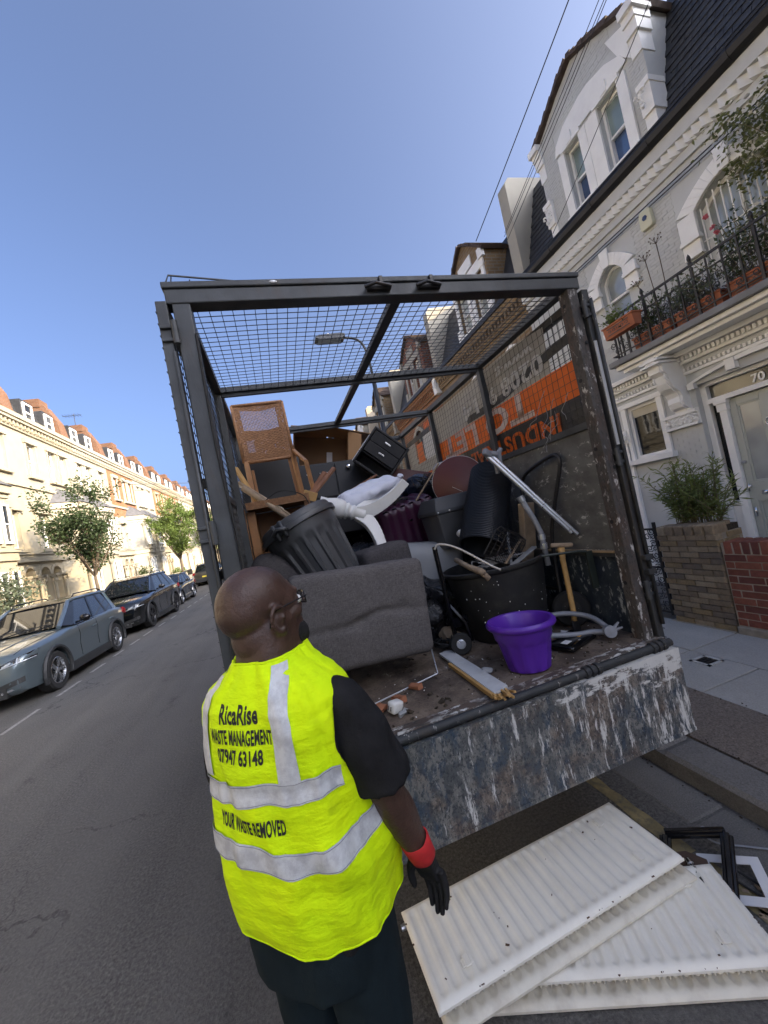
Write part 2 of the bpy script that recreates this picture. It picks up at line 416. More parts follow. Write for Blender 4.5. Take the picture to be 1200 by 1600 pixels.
# crumbs of grit, grass and dead leaves along the kerb
m = MB()
for i in range(420):
    x = random.choice((1.965, 2.255, 2.80)) + random.gauss(0, .022); y = random.uniform(.4, 6); z = .012 if x < 1.99 else .123
    s = random.uniform(.003, .010)
    m.cbox((x, y, z), (s, s*random.uniform(.6, 1.6), s*.6), Euler((random.random(), random.random(), random.random()*6)).to_matrix())
tag(obj('gutter_grit', m, MT['soil']), kind='stuff')
m = MB()
for i in range(500):
    x = random.uniform(-3.5, 1.5); y = random.uniform(.2, 9); s = random.uniform(.0025, .006)
    m.cbox((x, y, s*.3), (s, s*random.uniform(.7, 1.5), s*.7), Euler((0, 0, random.random()*6)).to_matrix())
tag(obj('loose_chippings', m, MT['gully']), kind='stuff')
# drain cover
r = thing('drain_cover', 'small square metal drain cover set in a grey paving slab', 'drain cover', (3.295, 2.60, .12))
m = MB()
for a in range(4):
    M4 = Matrix.Rotation(a*math.pi/2, 4, 'Z')
    m2 = MB().box(-.085, .085, .062, .085, -.004, .006); m2.xf(M4); m._add(m2.v, m2.f)
m.xf(Matrix.Translation((3.295, 2.60, .12))); obj('frame', m, mk('drain_frame', plain, (.5,.49,.45), .6, .2, 20), r)
m = MB().box(3.235, 3.355, 2.54, 2.66, .115, .121)
for i in range(3):
    m.box(3.24, 3.35, 2.556 + .036*i, 2.572 + .036*i, .121, .126)
obj('lid', m, MT['iron'], r)

# ================================================================== FACADE TOOLKIT
class Face:
    """s runs along the street, d stands out from the wall towards the street"""
    def __init__(f, X, sg): f.X = X; f.sg = sg
    def box(f, mb, s0, s1, z0, z1, d0, d1): return mb.box(f.X + f.sg*d0, f.X + f.sg*d1, s0, s1, z0, z1)
    def p(f, s, z, d): return Vector((f.X + f.sg*d, s, z))
    def prism(f, mb, poly, d0, d1): return mb.prism(poly, f.X + f.sg*d0, f.X + f.sg*d1, 'x')
    def wall(f, mb, s0, s1, z0, z1, ops, d0=-.28, d1=0.):
        zs = sorted({z0, z1, *[min(max(q, z0), z1) for o in ops for q in o[2:4]]})
        for a, b in zip(zs, zs[1:]):
            zc = (a + b) / 2; cur = s0
            for o in sorted(ops):
                if o[2] < zc < o[3]:
                    if o[0] > cur: f.box(mb, cur, o[0], a, b, d0, d1)
                    cur = o[1]
            if cur < s1: f.box(mb, cur, s1, a, b, d0, d1)
    def arch_fill(f, mb, s0, s1, zs, rise, ztop, d0, d1, n=8):
        """masonry between a segmental arch (springing zs, given rise) and the level ztop"""
        c = (s0 + s1)/2; w = (s1 - s0)/2
        h = lambda s: zs + rise*math.sqrt(max(0, 1 - ((s - c)/w)**2)) if rise > w*.8 else zs + rise*(1 - ((s - c)/w)**2)
        for i in range(n):
            a = lerp(s0, s1, i/n); b = lerp(s0, s1, (i+1)/n)
            f.prism(mb, [(a, h(a)), (b, h(b)), (b, ztop), (a, ztop)], d0, d1)
    def arch_band(f, mb, s0, s1, zs, rise, w, d0, d1, n=12):
        c = (s0+s1)/2; hw = (s1-s0)/2
        def pt(t, e):
            s = lerp(-1, 1, t); r = (math.sqrt(max(0, 1 - s*s)) if rise > hw*.8 else (1 - s*s))
            return (c + s*(hw + e), zs + r*(rise) + e*(.25 + .75*max(0, 1-abs(s))) if rise <= hw*.8 else zs + r*(rise+e))
        for i in range(n):
            f.prism(mb, [pt(i/n, 0), pt((i+1)/n, 0), pt((i+1)/n, w), pt(i/n, w)], d0, d1)

def sash(f, par, s0, s1, z0, z1, d, fm, gm, rise=0, t=.045, bars=0, gm2=None, split=.5):
    """sash window: frame (part) with an upper and a lower pane (sub-parts)"""
    mb = MB(); zm = lerp(z0, z1, split)
    f.box(mb, s0, s0+t, z0, z1, d-.09, d); f.box(mb, s1-t, s1, z0, z1, d-.09, d)
    f.box(mb, s0+t, s1-t, z0, z0+t*1.4, d-.09, d); f.box(mb, s0+t, s1-t, z1-t, z1, d-.09, d)
    f.box(mb, s0+t, s1-t, zm-t*.45, zm+t*.45, d-.06, d-.012)
    if rise: f.arch_fill(mb, s0+t, s1-t, z1-t-rise, rise, z1-t, d-.088, d-.004)
    for i in range(bars):
        c = lerp(s0, s1, (i+1)/(bars+1)); f.box(mb, c-.008, c+.008, z0+t, z1-t, d-.055, d-.02)
    w = obj('window', mb, fm, par)
    p1 = MB(); f.box(p1, s0+t, s1-t, zm+t*.45, z1-t, d-.045, d-.04); obj('pane', p1, gm, w)
    p2 = MB(); f.box(p2, s0+t, s1-t, z0+t*1.4, zm-t*.45, d-.075, d-.07); obj('pane', p2, gm2 or gm, w)
    return w
# ================================================================== RIGHT TERRACE
RF = Face(5.4, -1)
RIDGE = 9.6
def scroll_bits(mb, f, s0, s1, z0, z1, d, n, rng):
    """carved leaf scrolls: small curled ridges"""
    for i in range(n):
        s = rng.uniform(s0, s1); z = rng.uniform(z0, z1); r = rng.uniform(.018, .042); a0 = rng.uniform(0, 6); dr = rng.choice((-1, 1))
        pts = [f.p(s + r*(1-k/9)*math.cos(a0 + dr*k*.75), z + r*(1-k/9)*math.sin(a0 + dr*k*.75), d + .012 + .01*(k % 3)) for k in range(8)]
        mb.tube(pts, [.014]*7 + [.006], 5)
def mansard(f, par, s0, s1, zb, zt, back, mat, slates=False):
    mb = MB()
    X = f.X; sg = f.sg
    poly = [(X - sg*.04, zb), (X - sg*back, zt), (X - sg*(back + 3.3), RIDGE if sg < 0 else zt + .4), (X - sg*(back + 3.3), zb)]
    mb.prism(poly, s0, s1, 'y')
    o = obj('roof', mb, mat, par)
    if slates:
        sm = MB(); L = math.hypot(back - .04, zt - zb); n = int(L/.11); ux = (back - .04)/L; uz = (zt - zb)/L
        nx, nz = -uz*-sg*-1, ux
        for i in range(n):
            k = int((s1 - s0)/.17); off = .5*(i % 2)
            for j in range(k + 1):
                a = max(s0, s0 + (j - off)*.17 + .003); b = min(s1, s0 + (j + 1 - off)*.17 - .003)
                if b - a < .02: continue
                t0 = i*.11; t1 = t0 + .112; th0 = .014 + random.uniform(0, .005); th1 = .004
                bx = X - sg*.04; out = sg
                q = lambda t, th, s: V(bx - sg*ux*t + out*uz*th, s, zb + uz*t + ux*th)
                sm._add([q(t0, 0, a), q(t0, 0, b), q(t0, th0, b), q(t0, th0, a), q(t1, 0, a), q(t1, 0, b), q(t1, th1, b), q(t1, th1, a)],
                        [(0,1,2,3), (3,2,6,7), (0,3,7,4), (1,5,6,2)])
        tag(obj('slate_courses', sm, mat, o), kind='stuff')
    return o
def gable(f, par, g0, g1, zb, zs, zp, wins, wm, trim, d1=.0, tiles=None, depth=2.4):
    """brick dormer gable with sash openings"""
    mb = MB(); c = (g0+g1)/2
    f.wall(mb, g0, g1, zb, zs, wins, -.3, d1)
    top = [(g0, zs), (g1, zs), (lerp(g1, c, .62), lerp(zs, zp, .68)), (c, zp), (lerp(g0, c, .62), lerp(zs, zp, .68))]
    f.prism(mb, top, -.3, d1)
    f.box(mb, g0, g0+.2, zb, zs, -depth, -.3); f.box(mb, g1-.2, g1, zb, zs, -depth, -.3)
    f.prism(mb, top, -depth, -.3)
    g = obj('gable_wall', mb, wm, par)
    if tiles:
        t = MB(); edge = [(g0-.06, zs-.03)] + [top[4], top[3], top[2]] + [(g1+.06, zs-.03)]
        for a, b in zip(edge, edge[1:]):
            L = math.dist(a, b); n = max(1, int(L/.075))
            for i in range(n):
                p = [lerp(a[j], b[j], i/n) for j in (0, 1)]; q = [lerp(a[j], b[j], (i+1)/n) for j in (0, 1)]
                nrm = Vector((-(b[1]-a[1]), b[0]-a[0])).normalized()
                h = random.uniform(.045, .065)
                f.prism(t, [tuple(p), tuple(q), (q[0]+nrm.x*h, q[1]+nrm.y*h), (p[0]+nrm.x*(h+.012), p[1]+nrm.y*(h+.012))], -depth+random.uniform(0,.01), d1+.09+random.uniform(-.012,.012))
        obj('verge_tiles', t, tiles, g)
    return g
def party_wall(par, s0, s1, ztop, front, mat, f=RF, back=4.0):
    mb = MB(); X = f.X; sg = f.sg
    mb.prism([(X + sg*front, 5.75), (X + sg*front, ztop - .12), (X + sg*(front - .1), ztop), (X - sg*.9, ztop + .04), (X - sg*back, RIDGE + .25 if sg < 0 else ztop), (X - sg*back, 5.75)], s0, s1, 'y')
    return obj('party_wall', mb, mat, par)

def right_house(y0, y1, g0, g1, wm, gm, trim, pm, label, rng, detail=True):
    r = thing('terraced_house', label, 'house', (5.4, y0, .1))
    w = y1 - y0; c = (g0 + g1)/2
    ops = [(y0+.35, y0+1.05, 3.5, 4.85), (y0+1.9, y0+2.6, 3.9, 4.85), (y0+.5, y0+1.4, .15, 2.7), (y0+2.1, y0+3.3, .9, 2.75)]
    mb = MB(); RF.wall(mb, y0, y1, 0, 5.42, ops); mb.box(5.69, 9.0, y0, y1, 0, 5.8); mb.box(9.0, 13.5, y0, y1, 0, 6.2)
    obj('wall', mb, wm, r)
    tm = MB()
    for o in ops[:2]:
        RF.arch_band(tm, o[0]-.02, o[1]+.02, o[3]-.16, .16, .17, 0.002, .05); RF.box(tm, o[0]-.1, o[1]+.1, o[2]-.1, o[2]-.01, 0, .1)
    RF.box(tm, y0, y1, 3.1, 3.3, .0, .12); RF.box(tm, y0+.3, y0+1.6, 2.75, 2.9, 0, .4)
    obj('window_surround', tm, trim, r)
    for o in ops[:2]: sash(RF, r, *o, -.1, trim, rng.choice((MT['glass_sky'], MT['glass_curtain'])), rise=.14)
    sash(RF, r, *ops[3], -.1, trim, MT['glass_dark'])
    dm = MB(); RF.box(dm, ops[2][0], ops[2][1], .15, 2.2, -.3, -.24); obj('door', dm, mk('door_paint', plain, (.06,.09,.08), .35, .05), r)
    dm = MB(); RF.box(dm, ops[2][0], ops[2][1], 2.2, 2.7, -.3, -.26); obj('fanlight', dm, MT['glass_dark'], r)
    # brick cornice of projecting courses with dentils
    cm = MB()
    for i, (z, d) in enumerate(((5.42, .05), (5.50, .08), (5.66, .13))): RF.box(cm, y0, y1, z, z + (.08 if i != 1 else .05), -.28, d)
    n = int(w/.13)
    for i in range(n): RF.box(cm, y0 + i*w/n + .015, y0 + (i+.55)*w/n, 5.55, 5.66, -.05, .11)
    RF.box(cm, y0, y1, 5.55, 5.66, -.28, .06); RF.box(cm, y0, y1, 5.74, 5.82, -.28, .15)
    obj('cornice', cm, wm, r)
    gm_ = MB(); RF.box(gm_, y0, y1, 5.82, 5.93, .02, .2); obj('gutter', gm_, MT['gutter_black'], r)
    mansard(RF, r, y0+.1, y1-.1, 5.86, 7.7, .75, MT['slate'])
    wn = [(c-.62, c-.14, 6.06, 7.05), (c+.14, c+.62, 6.06, 7.05)]
    gable(RF, r, g0, g1, 5.83, 7.35, 8.0, wn, gm, trim, .0, MT['tile_brown'] if rng.random() < .5 else gm)
    tm = MB()
    for o in wn:
        for s in (o[0]-.12, o[1]): RF.box(tm, s, s+.12, 6.0, 7.08, 0.002, .035)
        RF.box(tm, o[0]-.14, o[1]+.14, 7.05, 7.28, .002, .045); RF.box(tm, o[0]-.13, o[1]+.13, 5.94, 6.06, .002, .08)
    for s in (g0-.03, g1-.15): RF.box(tm, s, s+.18, 6.0, 6.3, .002, .06); RF.box(tm, s, s+.18, 7.2, 7.42, .002, .08)
    RF.box(tm, c-.3, c+.3, 7.34, 7.6, .002, .03)
    obj('stone_trim', tm, trim, r)
    for o in wn: sash(RF, r, *o, -.08, MT['white_paint'], rng.choice((MT['glass_sky'], MT['glass_curtain'], MT['glass_dark'])))
    party_wall(r, y1-.14, y1+.12, 7.95, .0, pm)
    bm_ = MB(); scroll_bits(bm_, RF, y1-.12, y1+.1, 5.5, 5.85, .16, 8, rng); RF.box(bm_, y1-.12, y1+.1, 5.35, 5.98, 0, .17)
    obj('corbel', bm_, trim, r)
    return r
rg = random.Random(4)
right_house(6.2, 10.5, 7.15, 8.75, MT['stock_brick'], MT['stock_brick'], MT['white_paint'], MT['pale_stucco'], 'yellow stock brick terraced house with slate mansard next to the grey painted house', rg)
right_house(10.5, 14.8, 11.2, 13.1, MT['orange_brick'], MT['red_brick'], MT['pale_stucco'], MT['pale_stucco'], 'terraced house with red brick gable and arched white trim, third along the right side', rg)
right_house(14.8, 19.1, 15.9, 17.6, MT['stock_brick'], MT['stock_brick'], MT['pale_stucco'], MT['tan_render'], 'brown brick terraced house fourth along the right side, beyond the red gable', rg)
right_house(19.1, 23.4, 20.2, 22.0, MT['grey_white'], MT['pale_stucco'], MT['white_paint'], MT['cream_stucco'], 'white gabled terraced house fifth along the right side, seen over the cage', rg)
far = right_house(23.4, 27.7, 24.4, 26.2, MT['stock_brick'], MT['stock_brick'], MT['white_paint'], MT['pale_stucco'], 'sixth house along the right row counted from number 70, small above the cage front', rg)
far['group'] = 'distant houses at the end of the right row'
for i in range(1, 8):
    c = copy_tree(far); c.location = Vector(far.location) + Vector((0, 4.3*i, 0)); c['group'] = far['group']; c['label'] = '%s house along the right row counted from number 70, far behind the cage' % ['seventh','eighth','ninth','tenth','eleventh','twelfth','thirteenth'][i-1]
for i in range(1, 10):   # row behind the camera, which shades the street
    c = copy_tree(far); c.location = Vector((5.4, 2.05 - 4.3*i, .1)); c['label'] = 'brick terraced house of the right row behind the viewpoint'; c['group'] = 'right row behind the viewpoint'

# ------------------------------------------------------------------ house number 70
H0, H1 = 2.05, 6.2
h = thing('terraced_house', 'grey-white painted brick house with black mansard, gable, planted balcony and number 70', 'house', (5.4, H0, .1))
GW = MT['grey_white']; WP = MT['white_paint']
sm_ = (4.17, 4.60, 4.02, 4.93)           # small arched window, first floor
fw = (2.42, 3.17, 3.48, 4.93)            # french window
gw = (4.12, 4.62, 2.03, 2.82)            # ground floor sash
dr = (2.10, 3.62, .15, 2.78)             # door opening
mb = MB(); RF.wall(mb, H0, H1, 0, 5.42, [sm_, fw, gw, dr]); mb.box(5.69, 9, H0, H1, 0, 5.8); mb.box(9.0, 13.5, H0, H1, 0, 6.2)
RF.arch_fill(mb, sm_[0], sm_[1], 4.76, .17, 4.94, -.27, -.001); RF.arch_fill(mb, fw[0], fw[1], 4.74, .19, 4.94, -.27, -.001)
wall70 = obj('wall', mb, GW, h)
# relief of the painted brick courses, joints recessed (hundreds of pieces: one part)
bk = MB()
def courses(mb, s0, s1, z0, z1, skips, d, bw=.135, bh=.043, rr=.0035):
    z = z0; row = 0
    while z + bh < z1:
        s = s0 - (bw/2 if row % 2 else 0)
        while s < s1:
            a, b = max(s, s0), min(s + bw - .005, s1)
            if b - a > .03:
                segs = [(a, b)]
                for k in skips:
                    if k[2] < z + bh and k[3] > z:
                        ns = []
                        for p, q in segs:
                            if k[0] > p: ns.append((p, min(q, k[0])))
                            if k[1] < q: ns.append((max(p, k[1]), q))
                        segs = [x for x in ns if x[1] - x[0] > .015]
                for p, q in segs:
                    RF.box(mb, p, q, z, z + bh - .006, d - .004, d + .005 + random.uniform(-rr, rr)*.7)
            s += bw
        z += bh; row += 1
courses(bk, H0, H1, 3.56, 5.36, [(sm_[0]-.2, sm_[1]+.2, 3.9, 5.16), (fw[0]-.22, fw[1]+.22, 3.4, 5.16)], 0)
courses(bk, 3.63, 4.02, .3, 2.28, [], 0)
G0, G1 = 3.33, 5.22; GS = 7.56; GP = 8.06
wa = (3.70, 4.04, 6.04, 7.02); wb = (4.38, 4.68, 6.04, 7.02)
courses(bk, G0+.01, G1-.01, 6.0, 7.5, [(3.53, 4.84, 5.9, 7.5)], 0); courses(bk, G0+.35, G1-.3, 7.47, 7.82, [], 0); courses(bk, G0+.6, G1-.55, 7.82, 7.95, [], 0)
tag(obj('brick_courses', bk, GW, h), kind='stuff')
# gable
gable(RF, h, G0, G1, 5.83, GS, GP, [wa, wb], GW, WP, 0, MT['tile_brown'])
tm = MB()
for o in (wa, wb):
    for s in (o[0]-.13, o[1]): RF.box(tm, s, s+.13, 5.98, 7.03, .006, .04)
    RF.box(tm, o[0]-.13, o[1]+.13, 5.93, 6.04, .006, .09)
    RF.box(tm, o[0]-.05, o[1]+.05, 7.03, 7.09, .006, .055)
    RF.box(tm, (o[0]+o[1])/2-.05, (o[0]+o[1])/2+.05, 7.05, 7.2, .006, .065)
RF.box(tm, wa[1]+.131, wb[0]-.131, 5.98, 7.03, .006, .03)
c = (wa[0]+wb[1])/2
RF.prism(tm, [(3.52, 7.09), (4.85, 7.09), (4.80, 7.24), (4.6, 7.38), (c+.06, 7.46), (c-.1, 7.46), (3.8, 7.38), (3.58, 7.24)], .006, .034)
# moulded end of the gable, kneelers and scroll
for i, (z0, z1, d, e) in enumerate(((6.0, 6.22, .03, 0), (6.22, 6.55, .07, .04), (6.55, 6.62, .10, .06), (7.0, 7.25, .02, .0), (7.25, 7.4, .06, .05), (7.4, 7.5, .09, .07), (7.5, 7.6, .15, .13))):
    RF.box(tm, G0-.01-e*.5, G0+.13, z0, z1, -.2, d*.8+.003); RF.box(tm, G1-.13, G1+.01+e*.5, z0, z1, -.2, d*.8+.003)
RF.prism(tm, [(G0+.13, 7.5), (G0+.40, 7.6), (G0+.28, 7.25), (G0+.13, 7.05)], .006, .03)
scroll_bits(tm, RF, G0-.02, G0+.14, 6.28, 6.5, .09, 5, random.Random(2)); scroll_bits(tm, RF, G1-.14, G1+.02, 6.28, 6.5, .09, 5, random.Random(3))
obj('stone_trim', tm, WP, h, bev=.006)
for o in (wa, wb): sash(RF, h, *o, -.07, WP, mk('glass_green', glass_pane, (.26,.34,.33), .03), gm2=mk('glass_blue', glass_pane, (.05,.09,.19), .02), t=.035)
# mansard either side of the gable
mansard(RF, h, H0+.1, G0, 5.88, 7.75, .62, MT['slate'], True)
mansard(RF, h, G1, H1-.14, 5.88, 7.75, .62, MT['slate'], True)
mb = MB(); mb.prism([(8.6, 5.9), (8.6, RIDGE), (6.3, 8.0), (6.3, 5.9)], G0, G1, 'y'); obj('back_roof', mb, MT['slate'], h)
party_wall(h, H1-.14, H1+.11, 7.95, .03, MT['pale_stucco'])
# gutter, fascia, tooth frieze
mb = MB(); pr = [(5.41, 5.9), (5.21, 5.9), (5.2, 5.86), (5.22, 5.80), (5.27, 5.765), (5.41, 5.765)]
mb.prism(pr, H0, H1-.02, 'y'); mb.box(5.2, 5.23, H0, H1-.02, 5.9, 5.925)
for i in range(5): mb.prism([(p[0] - .006 if p[0] < 5.4 else p[0], p[1] + (.004 if p[1] > 5.8 else -.005)) for p in pr], H0 + .45 + i*.9, H0 + .5 + i*.9, 'y')
obj('gutter', mb, MT['gutter_black'], h)
mb = MB(); RF.box(mb, H0, H1, 5.42, 5.475, -.28, .02); RF.box(mb, H0, H1, 5.475, 5.60, -.28, .012); RF.box(mb, H0, H1, 5.60, 5.765, -.28, .10); RF.box(mb, H0, H1, 5.36, 5.42, -.05, .035)
obj('frieze', mb, GW, h, bev=.004)
dm = bpy.data.meshes.new('tooth'); t = MB(); t._add([(0,-.045,-.06), (0,.045,-.06), (0,.045,.06), (0,-.045,.06), (-.085,.045,-.052), (-.085,.045,.06)], [(0,1,4), (3,5,2), (0,4,5,3), (1,2,5,4), (0,3,2,1)])
tooth = t.mesh('dentil', WP)
for i in range(45): inst('dentil', tooth, (5.388, H0 + .06 + .092*i, 5.54), h)
# window surrounds, first floor
for (a, b, zs, rise, zi) in ((sm_[0], sm_[1], 4.76, .17, 4.62), (fw[0], fw[1], 4.74, .19, 4.44)):
    tm = MB(); RF.arch_band(tm, a-.005, b+.005, zs, rise, .20, .006, .05, 14)
    for s, e in ((a-.2, a), (b, b+.2)):
        RF.box(tm, s, e, zi, zs+.01, .006, .05); RF.box(tm, s-.025, e+.0, zi-.02, zi+.02, .006, .085); RF.box(tm, s-.012, e, zi+.02, zi+.045, .006, .07)
        RF.box(tm, s, e, zi-.17, zi-.02, .006, .045); RF.box(tm, s-.012, e, zi-.195, zi-.17, .006, .06)
    k = (a+b)/2; RF.prism(tm, [(k-.055, zs+rise-.01), (k+.055, zs+rise-.01), (k+.075, zs+rise+.25), (k-.075, zs+rise+.25)], .05, .075)
    obj('window_surround', tm, WP, h, bev=.005)
tm = MB(); RF.box(tm, sm_[0]-.06, sm_[1]+.06, 3.95, 4.02, 0, .09); obj('window_sill', tm, WP, h, bev=.005)
w = sash(RF, h, *sm_, -.08, WP, MT['glass_curtain'], rise=.15, t=.035)
w = sash(RF, h, *fw, -.10, WP, MT['glass_curtain'], rise=.16, t=.05, bars=1, split=.42)
bars = MB()
for i in range(10):
    s = fw[0] + .03 + i*(fw[1]-fw[0]-.06)/9; c = (fw[0]+fw[1])/2; ztop = 4.72 + .17*(1 - ((s-c)/(.375))**2)
    bars.tube([RF.p(s, fw[2], -.02), RF.p(s, ztop, -.02)], .0085, 6)
for z in (3.62, 4.0, 4.36): bars.tube([RF.p(fw[0], z, -.012), RF.p(fw[1], z, -.012)], .007, 5)
obj('security_bars', bars, WP, h)
# balcony
bal = MB(); X0 = 4.93; E = 4.34
bal.box(X0, 5.4, 1.2, E, 3.36, 3.44); obj('balcony', bal, MT['lead'], h, bev=.01)
bm2 = MB(); bm2.box(X0+.06, 5.39, 1.2, E-.05, 3.30, 3.36).box(X0+.12, 5.39, 1.2, E-.1, 3.25, 3.30); obj('balcony_moulding', bm2, WP, h, bev=.008)
# cornices and dentil rows under the balcony
tm = MB(); RF.box(tm, H0, H1, 3.09, 3.25, 0, .05); RF.box(tm, H0, H1, 3.19, 3.25, .05, .14); RF.box(tm, H0, H1, 2.95, 2.99, 0, .03)
obj('cornice', tm, WP, h, bev=.006)
dn = MB()
n = int((H1-H0)/.052)
for i in range(n):
    s = H0 + i*.052; RF.box(dn, s, s+.03, 3.13, 3.185, .05, .085)
    RF.box(dn, s, s+.028, 2.995, 3.035, .0, .03)
tag(obj('small_dentils', dn, WP, h), kind='stuff')
# console bracket under the balcony
cb = MB()
out = [(5.4, 3.25), (4.97, 3.25), (4.97, 3.17), (5.02, 3.12), (5.02, 3.05), (5.08, 3.0), (5.10, 2.9), (5.14, 2.82), (5.22, 2.76), (5.25, 2.70), (5.24, 2.63), (5.27, 2.56), (5.33, 2.53), (5.35, 2.46), (5.4, 2.42)]
cb.prism(out, 3.72, 3.86, 'y'); cb.prism([(p[0]+.02 if p[0] < 5.39 else p[0], p[1]) for p in out[2:]] + [(5.4, 3.17)], 3.69, 3.89, 'y')
for (cx, cz, r0) in ((5.12, 2.97, .07), (5.30, 2.57, .045)):
    for s in (3.715, 3.865): cb.tube([(cx + r0*(1-k/14)*math.cos(k*.8), s, cz + r0*(1-k/14)*math.sin(k*.8)) for k in range(13)], .011, 5)
for z in (3.20, 3.15): cb.box(4.95, 5.4, 3.66, 3.92, z, z+.025)
obj('console_bracket', cb, WP, h, bev=.005)
# carved capital band
cp = MB(); RF.box(cp, 3.62, 4.06, 2.30, 2.33, 0, .07); RF.box(cp, 3.62, 4.06, 2.46, 2.50, 0, .08); RF.box(cp, 3.62, 4.06, 2.33, 2.46, 0, .03)
scroll_bits(cp, RF, 3.64, 4.03, 2.345, 2.445, .03, 46, random.Random(8))
RF.box(cp, 4.66, 4.8, 2.30, 2.50, 0, .06); scroll_bits(cp, RF, 4.67, 4.79, 2.33, 2.47, .06, 12, random.Random(9)); RF.box(cp, 4.68, 4.78, .3, 2.3, 0, .04)
obj('carved_capital', cp, WP, h)
# ground floor sash with surround and hanging blind
tm = MB(); RF.box(tm, gw[0]-.08, gw[0], gw[2]-.05, gw[3]+.05, .002, .04); RF.box(tm, gw[1], gw[1]+.08, gw[2]-.05, gw[3]+.05, .002, .04)
RF.box(tm, gw[0]-.1, gw[1]+.1, gw[3], gw[3]+.07, .002, .05); RF.box(tm, gw[0]-.12, gw[1]+.12, gw[2]-.08, gw[2], .002, .1)
obj('window_surround', tm, WP, h, bev=.004)
wmb = MB(); t = .045
RF.box(wmb, gw[0], gw[0]+t, gw[2], gw[3], -.1, -.02); RF.box(wmb, gw[1]-t, gw[1], gw[2], gw[3], -.1, -.02); RF.box(wmb, gw[0]+t, gw[1]-t, gw[2], gw[2]+t, -.1, -.02); RF.box(wmb, gw[0]+t, gw[1]-t, gw[3]-t, gw[3], -.1, -.02)
w = obj('window', wmb, WP, h); pm_ = MB(); RF.box(pm_, gw[0]+t, gw[1]-t, gw[2]+t, gw[3]-t, -.07, -.065); obj('pane', pm_, MT['glass_dark'], w)
pm_ = MB(); RF.box(pm_, gw[0]+t+.004, gw[1]-t-.004, gw[3]-t-.12, gw[3]-t-.002, -.06, -.05); obj('blind', pm_, MT['blind'], w)
# recess back wall, front door with glazed panels, frame, sidelight, fanlight
mb = MB(); RF.box(mb, dr[0], dr[1], .15, 2.78, -.40, -.32); obj('porch_wall', mb, WP, h)
D = -.10
fm_ = MB(); RF.box(fm_, 3.55, 3.62, .15, 2.78, D-.08, D+.02); RF.box(fm_, 3.36, 3.44, .15, 2.50, D-.08, D+.05); RF.box(fm_, dr[0], 3.55, 2.50, 2.56, D-.08, D+.06); RF.box(fm_, dr[0], 3.55, 2.73, 2.78, D-.08, D+.03); RF.box(fm_, 3.44, 3.55, .15, 1.2, D-.07, D+.005); RF.box(fm_, 3.44, 3.55, 1.2, 1.24, D-.07, D+.03)
RF.box(fm_, 3.345, 3.455, 2.37, 2.50, D-.02, D+.065); RF.box(fm_, 3.33, 3.47, 2.46, 2.50, D-.02, D+.08)
obj('door_frame', fm_, WP, h, bev=.004)
g_ = MB(); RF.box(g_, 3.44, 3.55, 1.24, 2.5, D-.05, D-.045); obj('sidelight', g_, MT['glass_dark'], h)
g_ = MB(); RF.box(g_, dr[0], 3.55, 2.56, 2.73, D-.05, D-.045); fan = obj('fanlight', g_, mk('glass_fan', glass_pane, (.10,.095,.07), .05), h)
dmb = MB(); RF.box(dmb, 2.40, 3.355, .17, 2.49, D-.06, D-.022)
for (p, q, z0, z1) in ((2.40, 2.50, .17, 2.49), (3.28, 3.355, .17, 2.49), (2.93, 3.05, .17, 2.49), (2.50, 2.93, .17, .35), (3.05, 3.28, .17, .35), (2.50, 2.93, 1.22, 1.45), (3.05, 3.28, 1.22, 1.45), (2.50, 2.93, 2.40, 2.49), (3.05, 3.28, 2.40, 2.49)): RF.box(dmb, p, q, z0, z1, D-.022, D)
for (p, q, z0, z1) in ((3.05, 3.28, 1.45, 2.40), (2.70, 2.93, 1.45, 2.40), (3.05, 3.28, .35, 1.22), (2.70, 2.93, .35, 1.22)):
    for k in ((p, q, z0, z0+.02), (p, q, z1-.02, z1), (p, p+.02, z0+.02, z1-.02), (q-.02, q, z0+.02, z1-.02)): RF.box(dmb, *k, D-.022, D-.008)
door = obj('front_door', dmb, MT['sage'], h, bev=.003)
for p, q in ((3.07, 3.26), (2.72, 2.91)):
    g_ = MB(); RF.box(g_, p, q, 1.47, 2.38, D-.021, D-.017); obj('door_glass', g_, MT['glass_door'], door)
hd = MB()
hd.lathe([(.0,0),(.024,0),(.020,.02),(.011,.03),(.017,.042),(.0,.05)], 14, fr(RF.p(3.325, 1.70, D), (-1,0,0)))
hd.lathe([(.0,0),(.018,0),(.014,.012),(0,.016)], 12, fr(RF.p(3.325, 1.40, D), (-1,0,0))); hd.tube([RF.p(3.325, 1.44, D+.02), RF.p(3.325, 1.34, D+.03)], .008, 6)
hd.box(5.4-D-.012, 5.4-D, 3.31, 3.335, 1.03, 1.14)
hd.box(5.4-D-.014, 5.4-D, 3.12, 3.22, 1.29, 1.335)
hd.lathe([(0,0),(.03,0),(.024,.015),(0,.02)], 12, fr(RF.p(2.99, 2.15, D), (-1,0,0))); hd.tube([RF.p(2.99 + .035*math.sin(t_), 2.11 + .045*math.cos(t_), D+.025) for t_ in [k*.55 for k in range(11)]], .008, 6)
obj('door_furniture', hd, MT['chrome'], door, smooth=True)
def text_mesh(s, size, ext=0.0, squeeze=1.0, bold=0.0, spacing=1.0, align='CENTER', res=3):
    cu = bpy.data.curves.new('lettering', 'FONT'); cu.body = s; cu.size = size; cu.extrude = ext; cu.offset = bold; cu.space_character = spacing
    cu.align_x = align; cu.align_y = 'CENTER'; cu.resolution_u = res
    o = bpy.data.objects.new('lettering', cu); col.objects.link(o)
    dg = bpy.context.evaluated_depsgraph_get(); dg.update(); me = bpy.data.meshes.new_from_object(o.evaluated_get(dg))
    bpy.data.objects.remove(o); bpy.data.curves.remove(cu)
    for v in me.vertices: v.co.x *= squeeze
    return me
